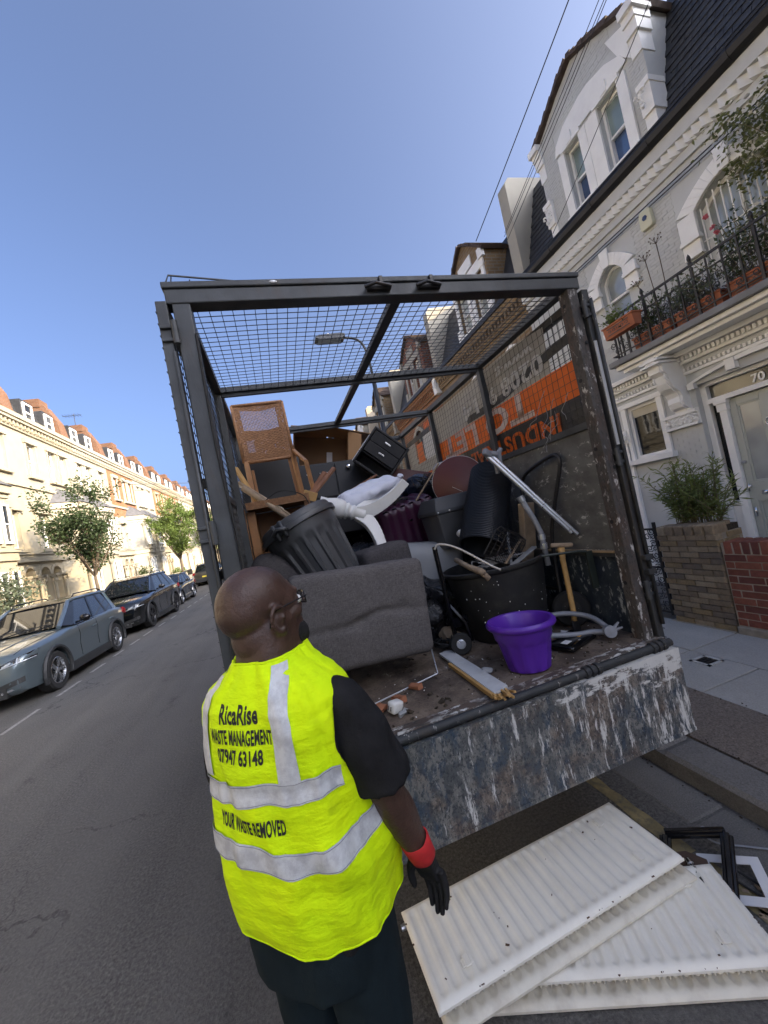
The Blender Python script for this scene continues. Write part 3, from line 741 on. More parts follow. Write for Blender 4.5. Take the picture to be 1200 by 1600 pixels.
me = text_mesh('70', .135, .003, 1, .003); me.materials.clear(); me.materials.append(WP)
M4 = fr(RF.p(3.035, 2.635, D-.035), (-1,0,0), (0,-1,0))
me.transform(M4); me.transform(Matrix.Translation(-Vector(h.location))); o = bpy.data.objects.new('house_number', me); col.objects.link(o); o.parent = fan; tag(o)
# hood mould over the fanlight
hm = MB(); RF.arch_band(hm, 2.2, 3.63, 2.80, .09, .055, .004, .06, 14); RF.box(hm, 3.58, 3.66, 2.74, 2.81, .004, .07); RF.box(hm, 3.1, 3.2, 2.80, 2.93, .004, .075)
obj('hood_mould', hm, WP, h)
# alarm box
al = thing('alarm_box', 'cream burglar alarm box with a dark emblem on the grey painted wall', 'alarm', (5.395, 3.70, 5.08))
m = MB().prism([(3.63,4.97),(3.77,4.97),(3.785,5.0),(3.775,5.19),(3.755,5.215),(3.645,5.215),(3.625,5.19),(3.615,5.0)], 5.33, 5.395, 'x'); obj('case', m, MT['alarm_cream'], al, bev=.008)
m = MB().lathe([(.035,0),(.035,.006),(.0,.008)], 6, fr((5.33, 3.70, 5.11), (-1,0,0))); obj('emblem', m, MT['dark_blue'], al)
# cables clipped along the front and slung over the street
def cable(name, pts, r, label, group=None, sag=0):
    P = []
    for a, b in zip(pts, pts[1:]):
        for i in range(12):
            t = i/12; p = Vector(a).lerp(Vector(b), t); p.z -= sag*4*t*(1-t); P.append(p)
    P.append(Vector(pts[-1]))
    return single(name, MB().tube(P, r, 5), MT['gutter_black'], label, 'cable', group)
cable('facade_cable', [(5.36, 1.2, 5.27), (5.36, 6.1, 5.25)], .008, 'upper of two black cables clipped along the painted brick below the frieze', sag=.01)
cable('facade_cable', [(5.36, 1.2, 5.225), (5.36, 6.1, 5.215)], .007, 'lower of two black cables clipped along the painted brick below the frieze', sag=.015)
cable('overhead_cable', [(5.25, 7.12, 7.5), (5.25, .6, 9.8)], .009, 'single overhead cable running down through the sky to the brick gable', sag=.05)
for i, (a, b) in enumerate((((5.0, 5.9, 6.7), (4.9, 2.2, 8.1)), ((4.97, 5.9, 6.62), (4.86, 2.1, 7.95)), ((5.0, 6.1, 6.45), (4.8, 2.1, 7.85)), ((5.15, 5.0, 5.95), (5.1, 2.6, 7.3)))):
    cable('overhead_cable', [a, b], .005, ['uppermost thin telephone cable past the gable windows of the grey house', 'second thin telephone cable, just under the uppermost one past the gable', 'third thin telephone cable past the gable of the grey house', 'lowest telephone cable, crossing the right gable window of the grey house'][i], 'telephone cables past the gable windows', .03)
for i, (z0, z1, yy) in enumerate(((8.2, 7.9, 34.0), (7.8, 7.5, 34.3), (8.6, 8.3, 46.0), (8.3, 8.0, 46.2))):
    cable('overhead_cable', [(-9.4, yy - 3, z0), (5.3, yy + 3, z1)], .018, ['upper cable of the nearer distant pair strung across the street', 'lower cable of the nearer distant pair strung across the street', 'upper cable of the farthest pair strung across the street', 'lower cable of the farthest pair strung across the street'][(0, 1, 2, 3)[i]], 'distant cables across the street', .25)
# ================================================================== LEFT TERRACE
LF = Face(-9.5, 1); mk('glass_room', glass_pane, (.085,.085,.075), .05)
def left_house(y0, mirror, wm, tm_, label, rng, lower=None, group=None):
    """three storeys, bay, arcaded porch, mansard with dormers"""
    W = 4.3
    r = thing('terraced_house', label, 'house', (-9.5, y0, .1), group=group)
    S = (lambda a: y0 + W - a) if mirror else (lambda a: y0 + a)
    def iv(a, b): p, q = S(a), S(b); return (min(p, q), max(p, q))
    lower = lower or wm
    w2 = [iv(.55, 1.1), iv(1.5, 2.05), iv(3.0, 3.6)]
    pa = [iv(2.62, 3.3), iv(3.46, 4.14)]
    pw = iv(2.95, 3.65)
    ops2 = [(*w, 6.8, 8.2) for w in w2]
    mb = MB(); LF.wall(mb, y0, y0+W, 5.6, 9.0, ops2, -.28, 0); mb.box(-13, -9.79, y0, y0+W, 0, 9.0); obj('wall', mb, wm, r)
    mb = MB(); LF.wall(mb, y0, y0+W, 0, 5.6, [(*pw, 3.7, 5.1)] + [(*p, .15, 2.95) for p in pa], -.28, 0)
    for p in pa: LF.arch_fill(mb, p[0], p[1], 2.55, .34, 2.96, -.27, -.002)
    obj('lower_wall', mb, lower, r)
    t = MB()
    for a, b in w2:
        LF.box(t, a-.12, a, 6.75, 8.25, 0, .05); LF.box(t, b, b+.12, 6.75, 8.25, 0, .05); LF.box(t, a-.16, b+.16, 8.2, 8.38, .003, .1); LF.box(t, a-.18, b+.18, 6.66, 6.78, .003, .14)
    a, b = pw
    LF.box(t, a-.16, a, 3.6, 5.15, 0, .06); LF.box(t, b, b+.16, 3.6, 5.15, 0, .06); LF.box(t, a-.25, b+.25, 5.15, 5.27, .003, .16)
    LF.prism(t, [(a-.28, 5.27), (b+.28, 5.27), (b+.28, 5.31), ((a+b)/2, 5.66), (a-.28, 5.31)], .003, .14); LF.box(t, a-.25, b+.25, 3.5, 3.62, .003, .2)
    LF.box(t, y0, y0+W, 3.12, 3.4, .002, .16); LF.box(t, y0, y0+W, 3.4, 3.46, .002, .22); LF.box(t, y0, y0+W, 6.2, 6.32, .002, .08)
    LF.box(t, y0, y0+W, 8.62, 8.72, .002, .08); LF.box(t, y0, y0+W, 8.9, 9.02, .002, .26); LF.box(t, y0, y0+W, 9.02, 9.2, -.2, .32)
    n = 18
    for i in range(n): LF.box(t, y0 + W*i/n + .05, y0 + W*(i+.55)/n, 8.72, 8.9, .0, .2)
    for p in pa: LF.arch_band(t, p[0], p[1], 2.55, .34, .12, 0, .06, 10)
    obj('stone_trim', t, tm_, r)
    c = MB()
    for s in (S(2.54), S(3.38), S(4.22)):
        LF.box(c, s-.075, s+.075, .1, .35, 0, .22); c.lathe([(.075, .35), (.06, .45), (.06, 2.2), (.08, 2.25), (.07, 2.28)], 8, Matrix.Translation((-9.38, s, 0)))
        LF.box(c, s-.13, s+.13, 2.48, 2.56, -.02, .25)
        for k in range(9): c.ball((-9.36 + random.uniform(-.08, .1), s + random.uniform(-.09, .09), random.uniform(2.28, 2.46)), .055, 5, 4)
    obj('porch_columns', c, tm_, r)
    c = MB()
    for p in pa: LF.box(c, p[0], p[1], .12, 2.95, -.42, -.285)
    obj('door', c, mk('blocked_arch' if 'blocked_arch' not in MT else 'blocked_arch', plain, (.55,.45,.30), .7, .08, 3) if 'blocked_arch' not in MT else MT['blocked_arch'], r)
    gl = [MT['glass_room'], MT['glass_room'], MT['glass_dark']]
    for o in ops2: sash(LF, r, *o, -.1, MT['white_paint'], rng.choice(gl), t=.06)
    sash(LF, r, *pw, 3.7, 5.1, -.1, MT['white_paint'], rng.choice(gl), t=.06)
    # canted bay of two storeys with a hipped slate roof
    b0, b1 = iv(.2, 2.35); bd = .75
    poly = [(-9.5, b0), (-9.5+bd, b0+.5), (-9.5+bd, b1-.5), (-9.5, b1)]
    m = MB(); m.prism(poly, 0, 5.55, 'z'); bay = obj('bay', m, lower, r)
    m = MB()
    def ring(z0, z1, e): m.prism([(-9.499, b0-e), (-9.5+bd+e, b0+.5-e*.4), (-9.5+bd+e, b1-.5+e*.4), (-9.499, b1+e)], z0, z1, 'z')
    ring(3.12, 3.4, .08); ring(3.4, 3.47, .14); ring(5.3, 5.45, .06); ring(5.45, 5.72, .16); ring(.9, 1.0, .07)
    for s in (b0+.5, b1-.5, (b0+b1)/2):
        for z0, z1 in ((1.0, 2.9), (3.6, 5.2)):
            m.box(-9.5+bd-.02, -9.5+bd+.05, s-.09, s+.09, z0, z1); m.box(-9.5+bd-.02, -9.5+bd+.09, s-.13, s+.13, z1-.22, z1)
    obj('bay_trim', m, tm_, bay)
    fb = Face(-9.5+bd, 1); mid = (b0+b1)/2
    for z0, z1 in ((1.1, 2.75), (3.7, 5.05)):
        for s0, s1 in ((b0+.6, mid-.1), (mid+.1, b1-.6)):
            sash(fb, r, s0, s1, z0, z1, .095, MT['white_paint'], rng.choice(gl), t=.05)
    m = MB(); e = .22
    base = [(-9.49, b0-e, 5.72), (-9.5+bd+e, b0+.5-e*.4, 5.72), (-9.5+bd+e, b1-.5+e*.4, 5.72), (-9.49, b1+e, 5.72), (-9.49, b0+.55, 6.5), (-9.49, b1-.55, 6.5)]
    m._add(base, [(0,1,4), (1,2,5,4), (2,3,5), (0,3,2,1), (0,4,5,3)]); obj('bay_roof', m, MT['slate_grey'], r)
    # mansard with dormers, party wall chimney
    m = MB(); m.prism([(-9.62, 9.2), (-10.0, 10.35), (-12.6, 10.7), (-12.6, 9.2)], y0+.05, y0+W-.05, 'y'); obj('roof', m, MT['slate'], r)
    for s in (S(1.15), S(2.75)):
        m = MB(); m.box(-10.6, -9.62, s-.42, s+.42, 9.25, 10.32); d = obj('dormer', m, MT['slate'], r)
        fd = Face(-9.62, 1); sash(fd, r, s-.32, s+.32, 9.36, 10.2, .06, MT['white_paint'], rng.choice(gl), t=.07)
    m = MB(); m.prism([(-9.45, 9.2), (-9.62, 10.2), (-10.05, 11.05), (-12.6, 11.2), (-12.6, 9.2)], y0+W-.34, y0+W+.34, 'y')
    m.box(-11.9, -10.2, y0+W-.38, y0+W+.38, 11.0, 11.42); p = obj('party_wall', m, MT['chimney_brick'], r)
    return r
rg = random.Random(5)
CS, PS, OB = MT['cream_stucco'], MT['pale_stucco'], MT['orange_brick']
spec = [(False, CS, CS, None), (True, CS, CS, None), (False, CS, PS, None), (True, OB, PS, PS), (False, PS, PS, None), (True, OB, CS, PS), (False, OB, CS, CS), (True, PS, PS, None)]
lab = ['cream stucco terraced house with pedimented windows at the left edge of the view', 'cream stucco terraced house with arcaded porch behind the grey parked car', 'cream terraced house with bay, seen above the first street tree', 'terraced house with orange brick top storey and white lower storeys behind the tree',
       'plain white stucco terraced house between two orange brick ones', 'second orange brick terraced house along the left side, with white trim', 'orange brick terraced house behind the bright green tree', 'white terraced house farther along the left side, past the green tree']
lh = []
for i, (mir, wm, tm_, lw) in enumerate(spec):
    lh.append(left_house(14.3 + 4.3*i - .05, mir, wm, tm_, lab[i], rg, lw))
for i in range(8, 20):
    c = copy_tree(lh[(i*3) % 8]); c.location = (-9.5, 14.25 + 4.3*i, .1); c['label'] = '%s house along the left row counted from the left edge, far down the street' % ['ninth','tenth','eleventh','twelfth','thirteenth','fourteenth','fifteenth','sixteenth','seventeenth','eighteenth','nineteenth','twentieth'][i-8]; c['group'] = 'distant houses of the left row'
for i in range(1, 8):
    c = copy_tree(lh[i % 3]); c.location = (-9.5, 14.25 - 4.3*i, .1); c['label'] = 'cream terraced house of the left row beside and behind the viewpoint'; c['group'] = 'left row out of the frame'
# something closing the street far away
single('distant_buildings', MB().box(-40, -14, 150, 160, 0, 9).box(-12, 6, 156, 166, 0, 8).box(8, 40, 150, 160, 0, 10), MT['cream_stucco'], 'pale buildings closing the far end of the street', 'building', loc=(0, 155, 0))
# front garden walls, one per house
def garden_wall(y0):
    r = thing('garden_wall', 'low white front garden wall with black railings on top', 'wall', (-8.3, y0, .12), group='front garden walls of the left row')
    m = MB().box(-8.4, -8.22, y0, y0+3.0, .1, .75).box(-8.44, -8.18, y0, y0+3.0, .75, .82)
    for y in (y0, y0+3.0): m.box(-8.48, -8.14, y-.14, y+.14, .1, 1.15)
    obj('masonry', m, MT['pale_stucco'], r)
    m = MB().box(-8.33, -8.29, y0+.14, y0+2.86, 1.2, 1.23)
    for i in range(22): m.box(-8.322, -8.298, y0+.2+i*.122, y0+.222+i*.122, .82, 1.3)
    obj('railing', m, MT['iron'], r); return r
g = garden_wall(14.8)
for i in list(range(-6, 0)) + list(range(1, 16)):
    c = copy_tree(g); c.location.y = 14.8 + 4.3*i

# ================================================================== VEGETATION
def leafmat(name, c, var=.35, tr=.35):
    t = NT(name); n = t.noise(7, 3, .6)
    c_ = t.mix(t.ramp(n, [(.3, 0.), (.7, 1.)]), mul(c, 1-var), mul(c, 1+var)); t.set(c_, .5, spec=.35)
    tl = t.n.new('ShaderNodeBsdfTranslucent'); t.l.new(c_, tl.inputs[0])
    mx = t.n.new('ShaderNodeMixShader'); mx.inputs[0].default_value = tr
    t.l.new(t.b.outputs[0], mx.inputs[1]); t.l.new(tl.outputs[0], mx.inputs[2]); t.l.new(mx.outputs[0], t.n['Material Output'].inputs[0]); return t.m
MT['leaf_dark'] = leafmat('leaf_dark', (.055,.085,.035)); MT['leaf_bright'] = leafmat('leaf_bright', (.13,.19,.045)); MT['leaf_bamboo'] = leafmat('leaf_bamboo', (.19,.23,.07)); MT['leaf_rose'] = leafmat('leaf_rose', (.16,.18,.07)); MT['leaf_grey'] = leafmat('leaf_grey', (.12,.15,.10))
mk('bark', plain, (.11,.085,.06), .9, .3, 12, .8, 30, .01); mk('stem', plain, (.16,.14,.07), .8, .25, 20, .3, 60)
mk('petal', plain, (.62,.16,.20), .6, .25, 30, .1, 60)
def leaf(mb, p, d, L, w, rng, bend=.25):
    p = Vector(p); d = Vector(d).normalized(); s = d.cross(Vector((rng.uniform(-1,1), rng.uniform(-1,1), rng.uniform(.2,1)))); 
    if s.length < 1e-3: s = Vector((1,0,0))
    s.normalize(); n = s.cross(d); m = p + d*L*.45 + n*L*bend*.3; e = p + d*L - n*L*bend*.3
    mb._add([p, m + s*w*.5, e, m - s*w*.5], [(0,1,2,3)])
def tree(name, label, base, H, fork, spread, leafm, seed, nl, lsz, lean=(0,0), taper=.085, blobs=None):
    rng = random.Random(seed); base = Vector(base)
    r = thing(name, label, 'tree', base); tr = MB(); tips = []
    f = base + Vector((lean[0]*.2, lean[1]*.2, fork)); tr.tube([base, base.lerp(f, .5) + Vector((.03, .02, 0)), f], [taper, taper*.8, taper*.72], 8)
    def grow(p, d, L, rad, depth):
        pts = [p]; q = p.copy(); dd = d.copy(); n = 4
        for i in range(n):
            dd = (dd + Vector((rng.gauss(0,.10), rng.gauss(0,.10), rng.gauss(.04,.08)))).normalized(); q = q + dd*L/n; pts.append(q.copy())
            if depth < 2 or i > 0: tips.append((q.copy(), dd.copy(), depth))
        tr.tube(pts, [lerp(rad, rad*.45, i/n) for i in range(n+1)], 5, caps=False)
        if depth < 3:
            for k in range(rng.choice((2, 3, 3))):
                a = rng.randint(1, n); nd = (dd*.8 + Vector((rng.gauss(0,.55), rng.gauss(0,.55), rng.gauss(.08,.3)))).normalized()
                grow(pts[a], nd, L*rng.uniform(.45,.72), rad*.5, depth+1)
    K = 7
    for k in range(K):
        a = 2*math.pi*(k + rng.uniform(-.25,.25))/K; up_ = rng.uniform(.75, 1.6)
        d = Vector((math.cos(a)*spread, math.sin(a)*spread, up_)).normalized(); grow(f, d, (H-fork)*rng.uniform(.42,.6), taper*.5, 0)
    grow(f, Vector((lean[0], lean[1], 2)).normalized(), (H-fork)*.62, taper*.6, 0)
    obj('trunk', tr, MT['bark'], r, smooth=True)
    cr = MB()
    for i in range(nl):
        p, d, dp = rng.choice(tips)
        if dp == 0 and rng.random() < .6: continue
        p = p + Vector((rng.gauss(0,.13), rng.gauss(0,.13), rng.gauss(0,.10))); dd = (d*.4 + Vector((rng.gauss(0,.8), rng.gauss(0,.8), rng.gauss(-.25,.5))))
        L = lsz*rng.uniform(.6, 1.25); leaf(cr, p, dd, L, L*.7, rng)
    obj('crown', cr, leafm, r); return r
tree('street_tree', 'young dark-leaved street tree behind the grey parked car', (-7.15, 17.5, .12), 5.5, 1.95, .75, MT['leaf_dark'], 21, 9500, .105, (.1, 0), .075)
tree('street_tree', 'bright green street tree farther along, behind the black parked cars', (-7.0, 30, .12), 7.1, 2.1, .62, MT['leaf_bright'], 8, 12000, .135, (.12, 0), .10)
tree('street_tree', 'distant street tree past the bright green tree', (-7.0, 47, .12), 7.0, 2.1, .65, MT['leaf_bright'], 5, 5000, .2, (0, 0), .10)
def shrub(label, c, r, n, lsz, lm, seed, cat='shrub'):
    rng = random.Random(seed); c = Vector(c); rt = thing('shrub', label, cat, (c.x, c.y, .12)); st = MB(); cr = MB()
    for i in range(26):
        a = rng.uniform(0, 6.28); e = c + Vector((math.cos(a)*r[0]*rng.uniform(.2,.95), math.sin(a)*r[1]*rng.uniform(.2,.95), rng.uniform(-.2,.95)*r[2]))
        st.tube([(c.x, c.y, .1), Vector((c.x, c.y, .1)).lerp(e, .6) + Vector((0,0,.15)), e], [.015, .01, .004], 4)
        for k in range(n//26):
            p = e + Vector((rng.gauss(0,.16*r[0]), rng.gauss(0,.16*r[1]), rng.gauss(0,.18*r[2]))); L = lsz*rng.uniform(.6,1.2); leaf(cr, p, (rng.gauss(0,1), rng.gauss(0,1), rng.gauss(.2,.7)), L, L*.55, rng)
    obj('stems', st, MT['stem'], rt); obj('foliage', cr, lm, rt); return rt
shrub('pale green garden shrub at the left edge behind the grey car', (-7.9, 13.9, 1.55), (.75, .7, .95), 1500, .12, MT['leaf_grey'], 3)
shrub('rounded clipped shrub in a front garden behind the black parked car', (-8.9, 29, 1.3), (.6, .9, .75), 900, .13, MT['leaf_dark'], 4)
shrub('low hedge bush in a front garden near the distant parked car', (-8.8, 37, 1.0), (.5, 1.2, .6), 700, .16, MT['leaf_bright'], 6)

# ================================================================== STREET LAMP
r = thing('street_lamp', 'slim grey street lamp seen through the cage roof mesh', 'street lamp', (2.5, 7.75, .12))
mk('lamp_grey', plain, (.045,.048,.052), .45, .15, 8, .05, 50, metal=.4)
obj('post', MB().tube([(2.5,7.75,.1), (2.5,7.75,1.4), (2.5,7.75,1.42), (2.5,7.75,5.0)], [.085,.085,.055,.045], 10), MT['lamp_grey'], r, smooth=True)
obj('arm', MB().tube(bez((2.5,7.75,4.98), (2.5,7.75,5.7), (2.45,7.75,5.86), (2.02,7.75,5.86), 12), .026, 8), MT['lamp_grey'], r, smooth=True)
m = MB().prism([(1.42,5.83),(1.5,5.80),(1.98,5.80),(2.05,5.84),(2.05,5.90),(1.95,5.92),(1.5,5.90),(1.42,5.86)], 7.62, 7.88, 'y'); hd = obj('lamp_head', m, MT['lamp_grey'], r, bev=.012)
obj('photocell', MB().lathe([(.03,5.905),(.03,5.96),(.015,5.975),(0,5.975)], 10, Matrix.Translation((1.72,7.75,0))), MT['white_paint'], hd)
obj('lens', MB().box(1.48,1.96,7.66,7.84,5.792,5.80), MT['glass_curtain'], hd)
# ================================================================== TV AERIAL on the left roofs
r = thing('tv_aerial', 'thin television aerial on the left roof ridge', 'aerial', (-10.6, 27.0, 10.6))
m = MB().tube([(-10.6,27,10.4),(-10.6,27,12.2)], .02, 5).tube([(-10.2,27,12.1),(-11.2,27,12.1)], .015, 4)
for i in range(6): m.tube([(-10.3-.16*i,26.7,12.1),(-10.3-.16*i,27.3,12.1)], .01, 4)
obj('mast', m, MT['lamp_grey'], r)

# ================================================================== PARKED CARS
def carpaint(name, c, metal=.5, rough=.28):
    t = NT(name); n = t.noise(350, 2, .5); c_ = t.mix(t.math('MULTIPLY', n, .4), c, mul(c, 1.6)); m = t.set(c_, rough, metal=metal, spec=.6)
    t.b.inputs['Coat Weight'].default_value = 1.0; t.b.inputs['Coat Roughness'].default_value = .04; return m
MT['paint_slate'] = carpaint('paint_slate', (.105,.135,.15)); MT['paint_black'] = carpaint('paint_black', (.003,.0035,.004), 0, .2); MT['paint_navy'] = carpaint('paint_navy', (.005,.008,.012), 0, .2); MT['paint_bronze'] = carpaint('paint_bronze', (.06,.055,.045), .4)
mk('cladding', plain, (.022,.023,.024), .6, .15, 20, .2, 120, .001); mk('tyre', plain, (.016,.016,.016), .8, .2, 20, .3, 80, .002); mk('alloy', plain, (.45,.46,.47), .25, .05, 8, .02, 50, metal=.9); mk('alloy_dark', plain, (.03,.03,.032), .3, .1, 8, .02, 50, metal=.5)
mk('car_glass', glass_pane, (.012,.014,.016), .02, .0006); mk('lamp_clear', glass_pane, (.42,.45,.48), .05, .001); mk('tail_red', plain, (.32,.012,.012), .15, .1, 8, .02); mk('plate', plain, (.75,.75,.72), .4, .03); mk('plate_yellow', plain, (.7,.55,.06), .4, .03); mk('black_gloss', plain, (.006,.006,.007), .12, .1, 8, .02)
def car(label, x, yfront, paint, L=4.43, W=1.86, H=1.65, wb=2.70, foh=.86, wr=.355, alloy='alloy', hood=1.0, belt=1.06, roofpaint=None, suv=True, plate=None, flip=False, rails=True):
    """built in a local frame: front towards -y"""
    r = thing('parked_car', label, 'car', (x, yfront + L/2, 0), (0, 0, math.pi if flip else 0))
    hw = W/2; y0 = -L/2; y1 = L/2; fa = y0 + foh; ra = fa + wb
    gc = .20; cow = fa + .62
    #        y           half-width  zbottom  zshoulder ztop(centre)
    st = [(y0,          hw*.70, .40, hood*.62, hood*.66), (y0+.03, hw*.80, .30, hood*.76, hood*.82), (y0+.12, hw*.90, .24, hood*.86, hood*.93), (y0+.35, hw*.965, .22, hood*.93, hood*.985),
          (y0+.7, hw*.995, gc, hood*.965, hood*1.03), (fa+.1, hw, gc, hood*.985, hood*1.055), (cow, hw*.995, gc, belt*.97, hood*1.10), (cow+.35, hw*.985, gc, belt*.985, belt*1.02), (0.1, hw*.98, gc, belt, belt*1.02), (ra-.45, hw*.985, gc, belt*1.01, belt*1.03),
          (ra, hw, gc, belt*1.03, belt*1.05), (ra+.35, hw*.985, gc+.03, belt*1.02, belt*1.06), (y1-.16, hw*.94, .28, belt*.98, belt*1.03), (y1-.05, hw*.86, .33, belt*.90, belt*.97), (y1, hw*.76, .42, belt*.80, belt*.86)]
    def prof(k):
        y, w, zb, zs, zt = k
        half = [(0, zb), (w*.80, zb), (w*.955, zb+.05), (w*.985, zb + (zs-zb)*.28), (w*.972, zb + (zs-zb)*.45), (w*.998, zb + (zs-zb)*.74), (w*.99, zs-.045), (w*.955, zs), (w*.84, zs + (zt-zs)*.55), (w*.5, zs + (zt-zs)*.95), (0, zt)]
        return [Vector((a, y, b)) for a, b in half] + [Vector((-a, y, b)) for a, b in half[-2:0:-1]]
    m = MB(); fine = []
    for i in range(len(st)-1):
        for k in range(3): fine.append(tuple(lerp(p, q, k/3) for p, q in zip(st[i], st[i+1])))
    fine.append(st[-1]); rings = [prof(k) for k in fine]; n = len(rings[0])
    vs = [p for q in rings for p in q]; fs = [(i*n+k, i*n+(k+1)%n, (i+1)*n+(k+1)%n, (i+1)*n+k) for i in range(len(rings)-1) for k in range(n)]
    fs.append(tuple(range(n-1,-1,-1))); fs.append(tuple((len(rings)-1)*n+k for k in range(n))); m._add(vs, fs)
    me = m.mesh('body', paint)
    tmp = bpy.data.objects.new('tmp', me); col.objects.link(tmp)
    cm = MB()
    for ya in (fa, ra):
        for s in (-1, 1): cm.lathe([(wr+.055, 0), (wr+.055, .42)], 24, fr((s*(hw-.40), ya, wr), (s, 0, 0)))
    cut = bpy.data.objects.new('cut', cm.mesh('cut', MT['cladding'])); col.objects.link(cut)
    bo = tmp.modifiers.new('b', 'BOOLEAN'); bo.object = cut; bo.operation = 'DIFFERENCE'; bo.solver = 'EXACT'
    dg = bpy.context.evaluated_depsgraph_get(); dg.update(); me2 = bpy.data.meshes.new_from_object(tmp.evaluated_get(dg))
    bpy.data.objects.remove(tmp); bpy.data.objects.remove(cut); me2.name = 'body'
    me2.materials.clear(); me2.materials.append(paint); autosmooth(me2, 38)
    body = obj('body', me2, paint, r)
    # cabin glass, roof, pillars
    wbse = hw*.93; wt = hw*.66; ws0 = cow-.06; ws1 = cow + .78; rr = (ra + (.52 if suv else .25)); rb = y1 - (.10 if suv else .35)
    zb_ = belt*.96; zt_ = H-.07
    def cab(u, v):   # u round, v height
        pass
    bw = [(ws0, wbse*.86), (ws0+.30, wbse), (rb-.45, wbse*.985), (rb, wbse*.83)]; tw = [(ws1, wt*.93), (ws1+.18, wt), (rr-.35, wt*.98), (rr, wt*.9)]
    g = MB()
    ringb = [V(-a, y, zb_ + (.10 if i == 0 else .02)) for i, (y, a) in enumerate(bw)][::-1] + [V(a, y, zb_ + (.10 if i == 0 else .02)) for i, (y, a) in enumerate(bw)]
    ringt = [V(-a, y, zt_ + (-.03 if i in (0, 3) else 0)) for i, (y, a) in enumerate(tw)][::-1] + [V(a, y, zt_ + (-.03 if i in (0, 3) else 0)) for i, (y, a) in enumerate(tw)]
    g._add(ringb + ringt, [(i, (i+1)%8, 8+(i+1)%8, 8+i) for i in range(8)] + [tuple(range(8, 16))])
    obj('windows', g, MT['car_glass'], r, local=True)
    rf = MB()
    def roof(u, v):
        y = lerp(ws1-.03, rr+.05, v); k = min(1, v*6, (1-v)*7); a = lerp(-1, 1, u); w_ = wt*(1.035 if 0 < v < 1 else .96)
        return V(a*w_*(1 if abs(a) < .99 else 1.0), y, zt_ - .012 + (.075*(1-a*a)**.7) * min(1, .35 + k*.65) - (.03 if v in (0, 1) else 0))
    rf.grid(roof, 12, 12); obj('roof', rf, roofpaint or paint, r, smooth=True, local=True)
    pl = MB()
    for s in (-1, 1):
        q = lambda t, e=1.012: V(s*lerp(bw[0][1], tw[0][1], t)*e, lerp(bw[0][0], tw[0][0], t), lerp(zb_+.1, zt_-.03, t))
        pl.tube([q(-.04), q(.5, 1.02), q(1.0), V(s*tw[1][1]*1.02, tw[1][0], zt_), V(s*tw[2][1]*1.02, tw[2][0], zt_), V(s*tw[3][1]*1.02, tw[3][0]+.02, zt_-.03)], [.045,.042,.04,.038,.038,.045], 6)
        # rear quarter pillar
        a0 = V(s*bw[2][1]*1.012, bw[2][0]-.10, zb_); a1 = V(s*bw[2][1]*1.0, bw[2][0]+.12, zb_); a2 = V(s*bw[3][1]*1.03, rb-.03, zb_); t0 = V(s*tw[2][1]*1.02, tw[2][0]+.1, zt_); t1 = V(s*tw[3][1]*1.03, rr+.02, zt_-.02)
        pl._add([a0, a1, a2, t1, t0], [(0, 1, 4), (1, 2, 3, 4)])
    obj('pillars', pl, paint, r, local=True, smooth=False)
    for s in (-1, 1):
        bp = MB()
        for f_ in (.44, .80):
            yb = lerp(bw[1][0], bw[2][0], f_*.95); yt = lerp(tw[1][0], tw[2][0], f_*.95); wb_ = lerp(bw[1][1], bw[2][1], f_); wt_ = lerp(tw[1][1], tw[2][1], f_)
            bp.beam(V(s*wb_*1.006, yb, zb_+.02), V(s*wt_*1.008, yt, zt_), .012, .07, (0, 1, 0))
        bp.tube([V(s*bw[0][1]*1.03, ws0+.03, zb_+.09), V(s*bw[1][1]*1.012, bw[1][0], zb_+.03), V(s*bw[2][1]*1.012, bw[2][0], zb_+.03)], .016, 5)
        obj('window_trim', bp, MT['black_gloss'], r, local=True)
    # wheels
    for ya in (fa, ra):
        for s in (-1, 1):
            c = Vector((s*(hw-.125), ya, wr)); F4 = fr(c, (s, 0, 0), (0, 1, 0))
            ty = MB().lathe([(wr*.70, -.11), (wr*.93, -.115), (wr, -.085), (wr, .085), (wr*.93, .112), (wr*.70, .105)], 28, F4, caps=False)
            w = obj('wheel', ty, MT['tyre'], r, local=True, auto=40)
            rm = MB().lathe([(wr*.70, .10), (wr*.66, .107), (wr*.62, .06), (wr*.62, -.06)], 28, F4, caps=False)
            for k in range(5):
                a = 2*math.pi*k/5
                for e in (-.13, .13):
                    p0 = F4 @ Vector((.03*math.cos(a), .03*math.sin(a), .085)); p1 = F4 @ Vector((wr*.655*math.cos(a+e), wr*.655*math.sin(a+e), .092)); rm.beam(p0, p1, .032, .022, (s, 0, 0))
            rm.lathe([(0, .105), (.05, .10), (.065, .08), (.065, .02)], 12, F4)
            obj('rim', rm, MT[alloy], w, local=True)
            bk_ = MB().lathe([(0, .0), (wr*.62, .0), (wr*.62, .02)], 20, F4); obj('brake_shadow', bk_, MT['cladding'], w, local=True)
    # arch cladding, sills, lower bumpers
    cl = MB(); clm = MT['cladding'] if suv else paint
    for ya in (fa, ra):
        for s in (-1, 1):
            pts = [V(s*(hw-.012), ya + (wr+.085)*math.cos(a), wr + (wr+.085)*math.sin(a)) for a in [math.pi*(-.10 + 1.2*k/14) for k in range(15)]]
            cl.tube(pts, .04, 6)
    for s in (-1, 1): cl.box(s*(hw-.06), s*(hw+.008), fa+wr+.03, ra-wr-.03, .2, .36)
    cl.box(-hw*.62, hw*.62, y0-.012, y0+.1, .24, .40); cl.box(-hw*.72, hw*.72, y1-.1, y1+.012, .3, .52)
    obj('cladding', cl, clm, r, local=True)
